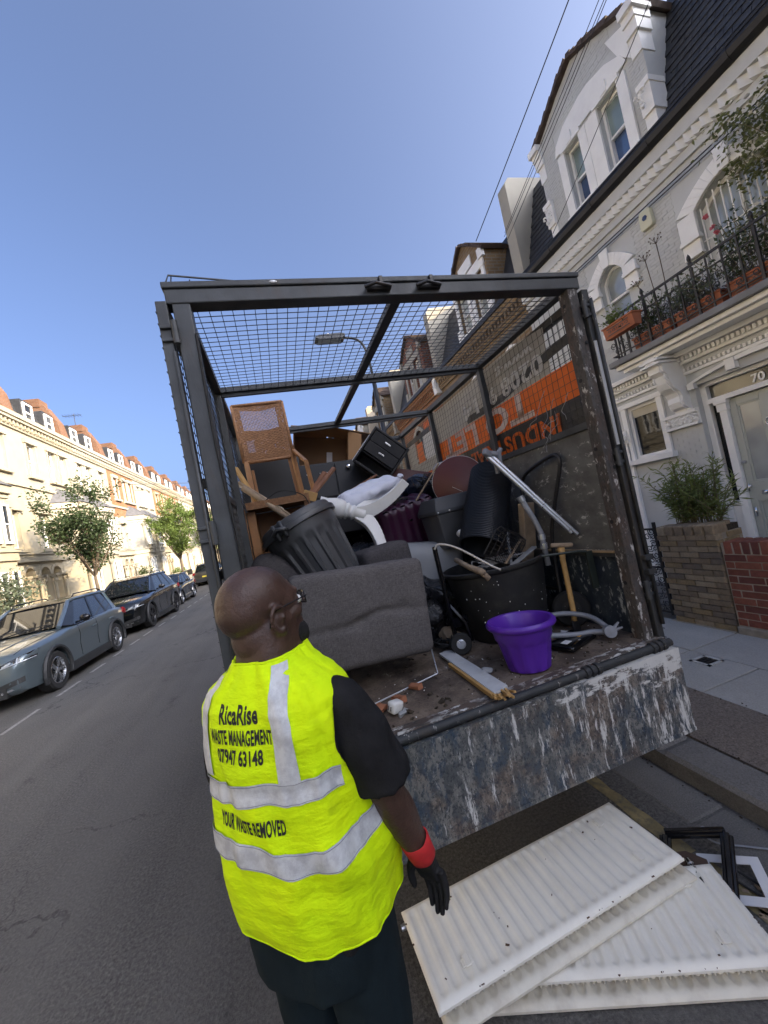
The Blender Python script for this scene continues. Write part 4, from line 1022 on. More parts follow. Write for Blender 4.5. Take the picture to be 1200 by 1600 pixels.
    gr = MB(); gr.prism([(-.40, hood*.54), (.40, hood*.54), (.50, hood*.75), (.44, hood*.80), (-.44, hood*.80), (-.50, hood*.75)], y0-.012, y0+.12, 'y')
    g_ = obj('grille', gr, MT['black_gloss'], r, local=True)
    ch = MB()
    for k in range(11): ch.box(-.40 + .08*k - .006, -.40 + .08*k + .006, y0-.02, y0-.01, hood*.57, hood*.77)
    for s in (-1, 1): ch.beam(V(s*.5, y0-.01, .33), V(s*hw*.80, y0+.06, .37), .02, .03)
    obj('chrome_trim', ch, MT['alloy'], g_, local=True)
    tree_ = BVHTree.FromPolygons([v.co.copy() for v in me2.vertices], [list(p.vertices) for p in me2.polygons])
    def front(x, z, out=.006):
        h_ = tree_.ray_cast(Vector((x, y0-1, z)), Vector((0, 1, 0)))
        return (h_[0] + h_[1]*out) if h_[0] is not None else Vector((x, y0+.3, z))
    def top(x, y, out=.002):
        h_ = tree_.ray_cast(Vector((x, y, 3)), Vector((0, 0, -1))); return h_[0] + Vector((0, 0, out))
    for s in (-1, 1):
        bs = MB().tube([top(s*lerp(hw*.72, hw*.86, q/10), lerp(y0+.14, cow-.02, q/10)) for q in range(11)], .005, 4); obj('bonnet_seam', bs, MT['tyre'], r, local=True)
        bs = MB().tube([top(s*lerp(hw*.34, hw*.52, q/10), lerp(y0+.2, cow-.1, q/10), .0) for q in range(11)], .012, 6); obj('bonnet_crease', bs, paint, r, local=True, smooth=True)
    lg = MB()
    for s in (-1, 1):
        lo = [front(s*lerp(hw*.45, hw*.86, q/8), lerp(.36, .44, q/8)) for q in range(9)]; hi_ = [front(s*lerp(hw*.45, hw*.86, q/8), lerp(.44, .53, q/8)) for q in range(9)]; lg._add(lo + hi_, [(q, q+1, 10+q, 9+q) for q in range(8)])
    obj('air_intake', lg, MT['cladding'], r, local=True)
    for s in (-1, 1):
        N_ = 14; low, high = [], []
        for t in range(N_+1):
            k = t/N_; x = lerp(hw*.50, hw*.955, k); zl = hood*lerp(.715, .775, k); zh = hood*lerp(.765, .90, k**.9)
            low.append(front(s*x, zl)); high.append(front(s*x, zh))
        hl = MB(); hl._add(low + high, [(q, q+1, N_+2+q, N_+1+q) for q in range(N_)]); h_ = obj('headlight', hl, MT['car_glass'], r, local=True)
        dl = MB(); dl.tube([front(s*lerp(hw*.52, hw*.95, k/8), hood*lerp(.725, .79, k/8), .012) for k in range(9)], .010, 5); dl.tube([front(s*hw*.80, hood*lerp(.755, .845, k/4), .012) for k in range(5)], [.02, .018, .015, .012, .008], 5); dl.tube([front(s*lerp(hw*.6, hw*.72, k/3), hood*lerp(.752, .79, k/3), .012) for k in range(4)], .018, 5)
        obj('daylight_strip', dl, MT['lamp_clear'], h_, local=True)
        tl = MB(); tl.prism([(y1-.22, belt*.86), (y1-.05, belt*.80), (y1-.035, belt*.92), (y1-.14, belt*.975)], s*hw*.70, s*hw*.955, 'x'); obj('tail_light', tl, MT['tail_red'], r, local=True)
        mi = MB(); mi.ball((s*(hw+.13), cow+.32, belt+.10), (.11, .075, .075), 10, 7); mi.beam(V(s*(hw-.06), cow+.34, belt+.03), V(s*(hw+.08), cow+.33, belt+.06), .05, .04); obj('wing_mirror', mi, MT['black_gloss'] if roofpaint else paint, r, local=True, smooth=True)
        if rails:
            rl = MB(); rl.tube([V(s*wt*.93, ws1+.2, zt_+.02), V(s*wt*.93, ws1+.32, H+.03), V(s*wt*.93, rr-.35, H+.03), V(s*wt*.92, rr-.15, zt_+.02)], .016, 6); obj('roof_rail', rl, MT['black_gloss'], r, local=True)
        dh = MB()
        for yy in (lerp(cow, ra, .42), lerp(cow, ra, .86)): dh.tube([V(s*(hw*.985), yy, belt*.84), V(s*(hw*.985+.028), yy+.05, belt*.845), V(s*(hw*.985+.028), yy+.16, belt*.85), V(s*(hw*.985), yy+.21, belt*.85)], .014, 5)
        obj('door_handle', dh, paint, r, local=True, smooth=True)
        for f_, k0 in ((.16, .0), (.56, .02), (.98, .1)):
            se = MB(); yy = lerp(cow, ra - .05, f_); se.tube([V(s*hw*.972, yy-.03*(f_ > .9), .40+k0*2), V(s*hw*.968, yy, belt*.62), V(s*(hw*.994), yy, belt*.80), V(s*hw*.965, yy, belt*.975)], .005, 4)
            obj('door_seam', se, MT['tyre'], r, local=True)
    p_ = MB().box(-.26, .26, y0-.03, y0-.012, .42, .53); pl_ = obj('number_plate', p_, MT['plate'], r, local=True)
    obj('number_plate', MB().box(-.26, .26, y1+.002, y1+.02, .62, .73), MT['plate_yellow'], r, local=True)
    if plate:
        me = text_mesh(plate, .085, .001, .8, .002); me.materials.clear(); me.materials.append(MT['tyre']); me.transform(Matrix.Translation((0, y0-.031, .475)) @ Matrix.Rotation(math.pi/2, 4, 'X')); o = bpy.data.objects.new('plate_letters', me); col.objects.link(o); o.parent = pl_
    wp = MB().tube([V(-.5, ws0-.03, zb_+.14), V(.1, ws0+.12, zb_+.19)], .01, 4).tube([V(.05, ws0-.03, zb_+.14), V(.6, ws0+.13, zb_+.19)], .01, 4); obj('wiper', wp, MT['tyre'], r, local=True)
    return r
c1 = car('slate grey SUV parked nearest on the left with dark glass roof rails', -5.38, 8.02, MT['paint_slate'], 4.43, 1.86, 1.66, 2.69, .86, .36, roofpaint=MT['black_gloss'])
car('glossy black SUV with roof rails parked behind the slate grey car', -5.55, 13.9, MT['paint_black'], 4.95, 1.98, 1.78, 2.95, .90, .385, 'alloy_dark', 1.06, 1.14, plate='J')
car('small dark blue-black hatchback parked behind the black SUV', -5.85, 19.7, MT['paint_navy'], 4.1, 1.78, 1.48, 2.55, .80, .32, 'alloy', .88, .96, suv=False, rails=False)
car('bronze grey car parked farthest along the kerb near the green tree', -7.1+1.35, 31.0, MT['paint_bronze'], 4.4, 1.85, 1.62, 2.65, .85, .35, flip=True)
# ================================================================== FRONT GARDEN WALLS, GATE, PLANTS (right side)
def brick_set(par, x0, y0, y1, z0, z1, mats, joint, bw, bh, g, name='brick', soldier=False, depth=.10, seed=1, ret=None):
    """real bricks in stretcher bond with recessed joints; every brick a part"""
    rng = random.Random(seed); M_ = [slab_mesh(depth, bw-g, bh-g, name, m, .004, .003) for m in mats]
    for me in M_:
        me.transform(Matrix.Identity(4))
    z = z0; row = 0; n = 0
    while z + bh <= z1 + .002:
        y = y0 - (bw/2 if row % 2 else 0)
        while y < y1 - .01:
            a, b = max(y, y0), min(y + bw, y1)
            if b - a > .04:
                o = inst(name, rng.choice(M_), (x0 + depth/2 + rng.uniform(-.004, .004), (a+b)/2, z + bh/2), par, (0, 0, 0), (1, (b-a-g)/(bw-g), 1)); n += 1
            y += bw
        z += bh; row += 1
    return n
red = [plain('brick_red_%d' % i, c, .8, .3, 22, .5, 120, .003, dirt=.35, dirtc=(.05,.035,.03), dsc=9) for i, c in enumerate(((.20,.062,.038), (.26,.085,.05), (.15,.048,.034), (.23,.07,.045)))]
stk = [plain('brick_stock_%d' % i, c, .88, .35, 18, .7, 90, .005, dirt=.5, dirtc=(.06,.05,.04), dsc=8) for i, c in enumerate(((.31,.235,.145), (.24,.18,.115), (.36,.28,.18), (.19,.15,.11), (.29,.21,.11)))]
mk('mortar_pale', plain, (.42,.37,.29), .9, .15, 20, .5, 120, .003); mk('mortar_grey', plain, (.30,.26,.20), .9, .2, 20, .5, 120, .004)
WX = 4.05
r = thing('garden_wall', 'red brick garden wall with a soldier course on top in front of the door', 'wall', (WX, 2.35, .12))
obj('core', MB().box(WX+.006, WX+.21, 1.0, 2.805, .06, 1.0), MT['mortar_pale'], r)
brick_set(r, WX, 1.0, 2.80, .19, .89, red, None, .215, .0700, .011, depth=.1, seed=3)
sold = [slab_mesh(.214, .062, .118, 'coping_brick', m, .006, .004) for m in red]
for i in range(24): inst('coping_brick', random.choice(sold), (WX+.107, 1.035 + .0745*i, .955), r, (0, 0, R(random.uniform(-1, 1))))
obj('footing', MB().box(WX-.035, WX+.24, 1.0, 2.80, .08, .187), MT['mortar_grey'], r, bev=.01)
r = thing('planter_wall', 'weathered yellow stock brick wall beside the iron gate, holding a bamboo-like plant', 'wall', (WX, 3.1, .12))
obj('core', MB().box(WX+.008, WX+.36, 2.825, 3.425, .06, 1.09), MT['mortar_grey'], r)
brick_set(r, WX-.018, 2.815, 3.435, .12, 1.09, stk, None, .20, .0607, .008, depth=.1, seed=5)
cp = [slab_mesh(.2, .095, .10, 'coping_brick', m, .012, .008) for m in stk[:3]]
for i in range(6): inst('coping_brick', random.choice(cp), (WX+.075, 2.868 + .102*i, 1.14), r, (0, R(random.uniform(-2, 2)), R(random.uniform(-2, 2))))
stk_e = [slab_mesh(.20, .1, .052, 'brick', m, .004, .003) for m in stk]
for j in range(16):
    inst('brick', random.choice(stk_e), (WX+.20 + (.04 if j % 2 else 0), 3.39, .15 + .0607*j), r)
    if j > 13: inst('brick', random.choice(stk_e), (WX+.20 + (.04 if j % 2 else 0), 2.862, .15 + .0607*j), r)
obj('footing', MB().box(WX-.05, WX+.36, 2.815, 3.47, .08, .125), MT['mortar_grey'], r, bev=.01); cpb = [slab_mesh(.095, .2, .10, 'coping_brick', m, .012, .008) for m in stk[:2]]
for i in range(2): inst('coping_brick', cpb[i], (WX+.23, 2.95 + .3*i, 1.138), r)
obj('planting_soil', MB().box(WX+.17, WX+.35, 2.84, 3.41, 1.08, 1.15), MT['soil'], r)
# plant: many thin stems with long narrow leaves
rng = random.Random(12); r = thing('potted_shrub', 'bushy narrow-leaved green plant growing out of the stock brick wall', 'plant', (WX+.25, 3.12, 1.15))
st = MB(); lv = MB()
for i in range(46):
    b = V(WX+.25 + rng.uniform(-.08, .08), 3.12 + rng.uniform(-.24, .24), 1.14); a = rng.uniform(0, 6.28); sp = rng.uniform(.05, .44); hgt = rng.uniform(.35, .85)*(1.05 - .35*sp/.44)
    e = b + V(math.cos(a)*sp*.75, math.sin(a)*sp, hgt); pts = bez(b, b + V(0,0,hgt*.4), b.lerp(e, .6) + V(0,0,hgt*.15), e, 7); st.tube(pts, [.006]*5 + [.004, .003, .002], 4)
    for k, p in enumerate(pts[2:]):
        for q in range(9):
            t = rng.random(); pp = pts[k+1].lerp(p, t) + V(rng.gauss(0,.012), rng.gauss(0,.012), 0); d = V(math.cos(a)*.35 + rng.gauss(0,.6), math.sin(a)*.35 + rng.gauss(0,.6), rng.uniform(-.15, .9)); leaf(lv, pp, d, rng.uniform(.07, .135), rng.uniform(.010, .017), rng, .5)
obj('stems', st, MT['stem'], r); obj('foliage', lv, MT['leaf_bamboo'], r)
# wrought iron gate
r = thing('iron_gate', 'black wrought iron garden gate filled with curled scrolls', 'gate', (WX+.02, 3.95, .15))
m = MB(); gx = WX+.03; ga, gb = 3.46, 4.42
for y in (ga, gb): m.box(gx-.012, gx+.012, y, y+.03, .16, 1.24)
for z in (.18, .70, 1.15): m.box(gx-.008, gx+.008, ga+.03, gb, z, z+.022)
obj('frame', m, MT['iron'], r)
def curl(cx, cz, r0, a0, dr, turns=1.35, n=15): return [V(gx, cx + r0*(1-.72*k/(n-1))*math.cos(a0 + dr*turns*6.283*k/(n-1)), cz + r0*(1-.72*k/(n-1))*math.sin(a0 + dr*turns*6.283*k/(n-1))) for k in range(n)]
for i in range(7):
    for j in range(7):
        cy = ga + .095 + .128*i; cz = .262 + .140*j
        if cz > 1.13: continue
        s = MB(); f_ = 1 if (i + j) % 2 else -1
        s.tube(curl(cy-.028, cz+.028, .043, .6, f_), .0055, 5); s.tube(curl(cy+.03, cz-.03, .043, 3.7, f_), .0055, 5); s.ball((gx, cy, cz), .010, 5, 4); s.tube(curl(cy-.034, cz-.036, .026, 2, -f_, .9, 9), .005, 5)
        obj('scroll', s, MT['iron'], r)
# balcony railing with its planting
rx = 4.985; E = 4.28; B0 = 1.3
r = thing('balcony_railing', 'black iron balcony railing with scrolls and finials on the grey house', 'railing', (rx, 2.8, 3.44))
m = MB(); m.box(rx-.012, rx+.012, B0, E, 4.015, 4.04); m.box(rx-.008, rx+.008, B0, E, 3.87, 3.885); m.box(rx-.008, rx+.008, B0, E, 3.50, 3.515); m.box(rx, 5.4, E-.02, E, 4.015, 4.04); m.box(rx, 5.4, E-.015, E, 3.5, 3.515)
obj('rails', m, MT['iron'], r)
k = 0; y = B0
while y < E:
    b = MB(); b.box(rx-.007, rx+.007, y-.007, y+.007, 3.44, 4.015)
    if k % 4 == 0: b.box(rx-.013, rx+.013, y-.013, y+.013, 3.44, 4.0); b.lathe([(.0, .12), (.016, .09), (.022, .06), (.012, .03), (.02, .02), (.02, 0)], 8, Matrix.Translation((rx, y, 4.04)))
    obj('baluster', b, MT['iron'], r)
    s = MB(); gx = rx; c = y + .07
    s.tube(curl(c-.02, 3.57, .045, 1.5, 1), .0055, 5); s.tube(curl(c+.025, 3.66, .045, 4.6, 1), .0055, 5); s.tube(curl(c-.02, 3.77, .04, 1.5, -1), .0055, 5)
    obj('scroll', s, MT['iron'], r); y += .15; k += 1
for i in range(3): obj('baluster', MB().box(5.06 + .12*i, 5.08 + .12*i, E-.02, E, 3.44, 4.02), MT['iron'], r)
def trough(label, x, y, z, L, plants, lm, seed, hgt=.22, pink=0, group=None):
    rng = random.Random(seed); r = thing('flower_trough', label, 'flower pot', (x, y, z), group=group)
    m = MB(); w0, w1, H_ = .055, .08, .15
    m.prism([(x-w0, z), (x+w0, z), (x+w1, z+H_), (x-w1, z+H_)], y-L/2, y+L/2, 'y'); m.box(x-w1-.012, x+w1+.012, y-L/2-.012, y+L/2+.012, z+H_, z+H_+.022)
    tr = obj('trough', m, MT['terracotta'], r, bev=.005)
    d = MB(); d.box(x-w0-.022, x-w0-.014, y-L*.36, y+L*.36, z+.035, z+.045).box(x-w1-.008, x-w1+.0, y-L*.36, y+L*.36, z+.115, z+.125)
    for i in range(5): d.tube([V(x-w0-.018, y + (i-2)*L*.14 + .025*math.cos(a)*(1-a/9), z + .08 + .025*math.sin(a)*(1-a/9)) for a in [q*.7 for q in range(9)]], .004, 4)
    obj('swag_relief', d, MT['slate_grey'], tr)
    st = MB(); lv = MB(); pt = MB()
    for i in range(plants):
        b = V(x + rng.uniform(-.05,.05), y + rng.uniform(-L*.46, L*.46), z+H_); e = b + V(rng.gauss(-.04,.08), rng.gauss(0,.1), rng.uniform(.3,1)*hgt); st.tube([b, b.lerp(e,.6)+V(0,0,.02), e], .003, 3)
        for k in range(14):
            p = b.lerp(e, rng.uniform(.15,1)) + V(rng.gauss(0,.025), rng.gauss(0,.025), rng.gauss(0,.02)); L_ = rng.uniform(.03,.07); leaf(lv, p, (rng.gauss(-.2,1), rng.gauss(0,1), rng.gauss(.3,.7)), L_, L_*.42, rng)
        if rng.random() < pink:
            for k in range(9): leaf(pt, e, (rng.gauss(0,1), rng.gauss(0,1), rng.gauss(.4,.6)), .045, .045, rng)
    obj('stems', st, MT['stem'], r); obj('foliage', lv, lm, r)
    if pt.v: obj('flowers', pt, MT['petal'], r)
trough('terracotta trough with swag pattern hung on the outside of the railing, nearest the truck', 4.88, 3.97, 3.72, .46, 16, MT['leaf_bright'], 1, .2)
trough('terracotta trough on the balcony floor, left of the barred window', 5.09, 3.72, 3.445, .5, 42, MT['leaf_dark'], 2, .5)
trough('terracotta trough in the middle of the balcony below the tall dried flowers', 5.09, 3.15, 3.445, .5, 46, MT['leaf_grey'], 3, .42)
trough('terracotta trough with pink roses in front of the barred window', 5.09, 2.58, 3.445, .5, 46, MT['leaf_dark'], 4, .75, .0)
trough('terracotta trough at the right edge of the balcony view', 5.09, 2.02, 3.445, .5, 46, MT['leaf_rose'], 5, .6, .0)
rng = random.Random(31); r = thing('climbing_rose', 'leafy climbing rose spreading over the arch of the barred balcony window', 'plant', (5.2, 2.1, 3.45)); st = MB(); lv = MB(); wf = MB()
for i in range(26):
    b = V(5.22, 2.0 + rng.uniform(-.25,.25), 3.46); e = V(5.22 + rng.gauss(0,.13), rng.uniform(1.7, 2.95), rng.uniform(4.55, 5.2) if rng.random() < .8 else rng.uniform(4.0,4.6)); pts = bez(b, b + V(0,0,.7), e + V(.02,-.25,.15), e, 10); st.tube(pts, [.008]*6 + [.005,.004,.003,.003,.002], 4)
    for k in range(170):
        p = pts[rng.randint(5,10)] + V(rng.gauss(0,.07), rng.gauss(0,.08), rng.gauss(0,.07)); L_ = rng.uniform(.035,.07); leaf(lv if rng.random() < .88 else wf, p, (rng.gauss(-.2,1), rng.gauss(0,1), rng.gauss(-.1,.7)), L_, L_*.6, rng)
obj('stems', st, MT['stem'], r); obj('foliage', lv, MT['leaf_rose'], r)
obj('blossom', wf, mk('blossom_white', plain, (.62,.60,.50), .6, .1), r)
for (x, y, z) in ((4.99, 2.86, 4.40), (5.0, 2.83, 4.26), (5.0, 2.80, 4.18)):
    pt = MB()
    for k in range(16): leaf(pt, (x, y, z), (rng.gauss(0,1), rng.gauss(0,1), rng.gauss(.2,.7)), .034, .034, rng)
    obj('flower', pt, MT['petal'], r)
rng = random.Random(32); r = thing('dried_flower_stalk', 'tall thin dried flower heads standing up behind the balcony railing', 'plant', (5.1, 3.55, 3.5)); st = MB()
for (y, z, dy) in ((3.62, 4.48, .02), (3.45, 4.58, -.03), (3.78, 4.25, .05)):
    st.tube(bez((5.1, y-dy, 3.55), (5.1, y-dy, 3.9), (5.08, y, 4.2), (5.06, y, z), 8), .005, 4)
    for k in range(9):
        a = k*.7; e = V(5.06 + .05*math.cos(a), y + .07*math.sin(a), z + .05 + .02*math.sin(3*a)); st.tube([(5.06, y, z-.02), e], .0025, 3); st.ball(e, .009, 5, 4)
obj('stalks', st, MT['bark'], r)

# ================================================================== TRUCK
def worn(name, base, chips, rust, white=.5, rustamt=.4, rough=.55, metal=.0, stretch=(1,1,1), sc=6, hi=.60, dark=None):
    """old paint: scratches and chips to rust and bare white, streaked along the object"""
    t = NT(name); co = t.co(stretch); n1 = t.noise(sc, 8, .68, co); n2 = t.noise(sc*2.7, 7, .7, co); n3 = t.noise(sc*.55, 5, .6); n4 = t.noise(sc*6, 4, .7, co)
    c_ = t.mix(t.ramp(n3, [(.3, 0.), (.7, 1.)]), mul(base, .65), mul(base, 1.4))
    c_ = t.mix(t.math('MULTIPLY', t.ramp(n1, [(hi-.12, 0.), (hi+.03, 1.)]), rustamt), c_, rust)
    if dark: c_ = t.mix(t.ramp(n4, [(.5, 0.), (.62, .8)]), c_, dark)
    w = t.math('MULTIPLY', t.ramp(n2, [(hi, 0.), (hi+.035, 1.)]), t.ramp(n3, [(.38, 0.), (.58, 1.)]))
    c_ = t.mix(t.math('MULTIPLY', w, white), c_, chips)
    h = t.math('ADD', t.math('MULTIPLY', w, -.6), n4)
    return t.set(c_, t.math('ADD', t.math('MULTIPLY', n1, .35), rough-.15), t.bump(h, .35, .003), metal)
MT['cage_steel'] = worn('cage_steel', (.048,.052,.055), (.30,.29,.26), (.075,.052,.038), .5, .35, .5, .1, (1,1,.35), 9, .68)
MT['cage_rusty'] = worn('cage_rusty', (.062,.056,.050), (.55,.53,.49), (.085,.05,.032), .95, .6, .7, 0, (1,1,.45), 12, .57, (.03,.027,.025))
MT['gate_chipped'] = worn('gate_chipped', (.030,.032,.033), (.52,.50,.45), (.07,.05,.035), .9, .45, .6, 0, (1,1,.25), 10, .62)
def tail_mat():
    """scraped flap: blue, black, rust and bare-white layers, the white thickest along the top right"""
    t = NT('tailgate_paint'); co = t.co((1.25,1,.62), (0, R(12), 0)); a = t.noise(8, 10, .74, co); b = t.noise(21, 9, .76, co); d_ = t.noise(3.1, 7, .68, t.co((1,1,1.1))); e_ = t.noise(75, 5, .72, t.co((1.2,1,.8))); f_ = t.noise(13, 10, .76, t.co((1.9,1,.34), (0, R(20), 0))); g = t.noise(40, 8, .75, co)
    c_ = t.mix(t.ramp(a, [(.40, 0.), (.52, 1.)]), (.045,.072,.105), (.095,.10,.10))
    c_ = t.mix(t.ramp(b, [(.49, 0.), (.56, .9)]), c_, (.21,.205,.185))
    c_ = t.mix(t.ramp(d_, [(.50, 0.), (.60, .75)]), c_, t.mix(t.ramp(b, [(.42, 0.), (.56, 1.)]), (.10,.066,.048), (.25,.20,.155)))
    c_ = t.mix(t.ramp(e_, [(.52, 0.), (.60, .75)]), c_, (.022,.028,.036))
    c_ = t.mix(t.ramp(g, [(.60, 0.), (.66, .7)]), c_, (.42,.41,.38))
    sep = t.n.new('ShaderNodeSeparateXYZ'); t.l.new(t.tc.outputs['Object'], sep.inputs[0])
    k = t.math('ADD', f_, t.math('MULTIPLY', sep.outputs[0], .055)); c_ = t.mix(t.ramp(k, [(.575, 0.), (.62, .92)]), c_, (.68,.67,.63))
    top = t.math('ADD', t.math('MULTIPLY', sep.outputs[2], .75), t.math('ADD', t.math('MULTIPLY', t.noise(10, 9, .76, t.co((.7,1,1.6))), .65), t.math('MULTIPLY', sep.outputs[0], .13)))
    c_ = t.mix(t.ramp(top, [(.535, 0.), (.565, .92)]), c_, (.70,.69,.65))
    h = t.math('ADD', a, t.math('MULTIPLY', b, .8)); return t.set(c_, t.math('ADD', t.math('MULTIPLY', b, .4), .3), t.bump(h, .6, .004))
MT['tailgate'] = tail_mat()
def bed_mat():
    t = NT('bed_dirt'); a = t.noise(3.2, 9, .7, t.co((1,.6,1))); b = t.noise(11, 8, .75); e = t.noise(70, 4, .7); w = t.noise(5, 9, .75, t.co((2.5,1,1)))
    c_ = t.mix(t.ramp(a, [(.38, 0.), (.6, 1.)]), (.055,.042,.034), (.16,.12,.088))
    c_ = t.mix(t.ramp(b, [(.48, 0.), (.66, .8)]), c_, (.22,.175,.135)); c_ = t.mix(t.ramp(e, [(.55, 0.), (.7, .7)]), c_, (.03,.025,.022))
    c_ = t.mix(t.ramp(w, [(.63, 0.), (.68, .8)]), c_, (.42,.40,.36))
    return t.set(c_, .75, t.bump(t.math('ADD', b, t.math('MULTIPLY', e, .5)), .8, .008), spec=.35)
MT['bed'] = bed_mat()
MT['grey_board'] = worn('grey_board', (.12,.12,.115), (.58,.57,.54), (.065,.063,.06), .95, .6, .7, 0, (1,.6,1.1), 9, .585)
MT['navy_board'] = worn('navy_board', (.016,.024,.038), (.42,.44,.43), (.045,.058,.065), .8, .8, .5, 0, (1,.9,.5), 11, .56)
mk('wire', plain, (.035,.036,.038), .45, .3, 20, 0, metal=.4); mk('wire_bright', plain, (.4,.4,.4), .4, .2, 20, 0, metal=.8)
mk('pale_wood', plain, (.34,.24,.13), .75, .2, 10, .3, 80, .002, dirt=.4, dirtc=(.1,.075,.05), dsc=8)
mk('mirror_strip', plain, (.62,.63,.62), .35, .06, 9, .05, 50, metal=.3)
TX0, TX1, TY0, TY1, FZ, RZ = -.27, 1.87, 1.72, 5.02, .93, 2.98
T = thing('cage_truck', 'caged tipper truck parked at the kerb, rear gates open and tailgate let down', 'truck', (.8, 3.5, 0))
CSM, CR, GC = MT['cage_steel'], MT['cage_rusty'], MT['gate_chipped']
obj('bed_floor', MB().grid(lambda u, v: V(lerp(TX0+.01, TX1-.01, u), lerp(TY0+.02, TY1, v), FZ + .004*noise.noise((u*9, v*14, 1))), 30, 40).box(TX0+.01, TX1-.01, TY0+.02, TY1, FZ-.06, FZ-.012), MT['bed'], T, smooth=False)
m = MB().box(TX0, TX1+.02, TY0-.035, TY0+.03, FZ-.095, FZ+.001); obj('rear_sill', m, worn('sill_paint', (.075,.065,.055), (.62,.61,.57), (.10,.06,.04), .95, .6, .7, 0, (.5,1,1.2), 9, .50, (.03,.027,.025)), T, bev=.006)
m = MB().tube([(TX0, TY0-.052, FZ-.02), (TX1+.02, TY0-.052, FZ-.02)], .021, 12); rod = obj('hinge_rod', m, GC, T, smooth=False, auto=40)
for x in (.27, 1.36, 1.80):
    m = MB()
    for k in (-.035, 0, .035): m.lathe([(.030, -.012), (.030, .012)], 12, fr((x+k, TY0-.052, FZ-.02), (1,0,0)))
    obj('hinge_knuckle', m, GC, rod, bev=.003)
m = MB(); TGO = V((TX0+TX1)/2, TY0-.075, .67)
def tg(u, v):
    x = lerp(TX0, TX1+.02, u); z = lerp(.462, FZ-.04, v); return V(x, TY0-.092 + .005*noise.noise((x*3, z*5, 2)), z)
m.grid(tg, 40, 12); m.box(TX0, TX1+.02, TY0-.08, TY0-.055, .462, FZ-.045); m.box(TX0, TX1+.02, TY0-.097, TY0-.055, .452, .468)
tgo = bpy.data.objects.new('tailgate', m.mesh('tailgate', MT['tailgate'], False, TGO)); col.objects.link(tgo); tgo.parent = T; tgo.location = TGO - Vector(T.location)
# posts
def holes(par, pts, r=.011):
    for p, n in pts: obj('bolt_hole', MB().lathe([(0, 0), (r, 0), (r, .0025), (0, .0025)], 10, fr(p, n)), MT['tyre'], par)
pr = obj('post', MB().box(1.785, 1.85, TY0, TY0+.075, FZ-.06, RZ-.03), CR, T, bev=.005)
holes(pr, [((1.784, TY0+.045, z), (-1,0,0)) for z in (2.86, 2.42, 2.02, 1.6, 1.25)] + [((1.835, TY0-.002, z), (0,-1,0)) for z in (2.62, 1.9)])
obj('post', MB().box(TX0+.016, TX0+.088, TY0, TY0+.075, FZ-.06, RZ-.03), CSM, T, bev=.005)
for y in (2.80, 3.92, 4.96):
    obj('post', MB().box(1.81, 1.86, y-.025, y+.025, FZ, RZ-.03), CSM, T, bev=.004); obj('post', MB().box(TX0+.01, TX0+.06, y-.025, y+.025, FZ, RZ-.03), CSM, T, bev=.004)
tb = obj('top_bar', MB().box(TX0-.005, TX1, TY0-.005, TY0+.07, 2.935, 2.998).box(TX0-.012, TX1+.004, TY0-.012, TY0+.05, 3.0, 3.028), CSM, T, bev=.005)
for x in (.67, .935):
    m = MB().box(x-.06, x+.06, TY0-.028, TY0-.004, 2.955, 2.985).tube([(x-.075, TY0-.03, 2.965), (x-.02, TY0-.045, 2.975), (x+.06, TY0-.03, 2.965)], .009, 6).box(x+.005, x+.025, TY0-.03, TY0-.01, 2.985, 3.02); obj('latch', m, MT['iron'], tb, bev=.003)
obj('maker_plate', MB().ball((.18, TY0-.013, 3.014), (.018, .004, .007), 8, 5), MT['mirror_strip'], tb)
for x in (TX0+.035, 1.83): obj('side_rail', MB().box(x-.03, x+.03, TY0+.07, TY1, 2.955, 3.005), CSM, T, bev=.004)
for y in (2.79, 3.92, 4.97): obj('cross_beam', MB().box(TX0+.06, 1.80, y-.03, y+.03, 2.95, 2.99).box(TX0+.06, 1.80, y-.012, y+.012, 2.925, 2.95), CSM, T, bev=.004)
obj('roof_spine', MB().beam((.79, TY0+.07, 2.972), (.775, 3.9, 2.972), .055, .03), CSM, T, bev=.003); obj('roof_spine', MB().beam((.775, 3.94, 2.972), (.77, 4.95, 2.972), .05, .03), CSM, T, bev=.003)
# mesh panels (hundreds of wires each: one part)
def wire_panel(name, fn, nu, nv, r=.0022, par=T, wob=.006, seg=1):
    m = MB()
    def q(u, v): p, n = fn(u, v); return p + n*noise.noise((p.x*4, p.y*4, p.z*4))*wob
    for i in range(nu+1):
        m.tube([q(i/nu, k/6) for k in range(7)], r, 4, caps=False)
    for j in range(nv+1):
        m.tube([q(k/6, j/nv) + fn(0,0)[1]*r*1.6 for k in range(7)], r, 4, caps=False)
    return tag(obj(name, m, MT['wire'], par), kind='stuff')
wire_panel('mesh_panel', lambda u, v: (V(lerp(TX0+.05, 1.81, u), lerp(TY0+.06, 2.78, v), 2.962), V(0,0,1)), 40, 21)
wire_panel('mesh_panel', lambda u, v: (V(lerp(TX0+.05, 1.81, u), TY1-.05, lerp(2.2, 2.94, v)), V(0,1,0)), 40, 15)
for (a, b) in ((TY0+.08, 2.78), (2.83, 3.90), (3.95, 4.94)):
    wire_panel('mesh_panel', lambda u, v: (V(1.842, lerp(a, b, u), lerp(2.19, 2.955, v)), V(1,0,0)), 20, 14, r=.0014, wob=.010)
    wire_panel('mesh_panel', lambda u, v: (V(TX0+.02, lerp(a, b, u), lerp(1.42, 2.955, v)), V(1,0,0)), 24, 34)
m = MB()   # torn loose wire ends hanging at the bottom of the rear bay
rng = random.Random(3)
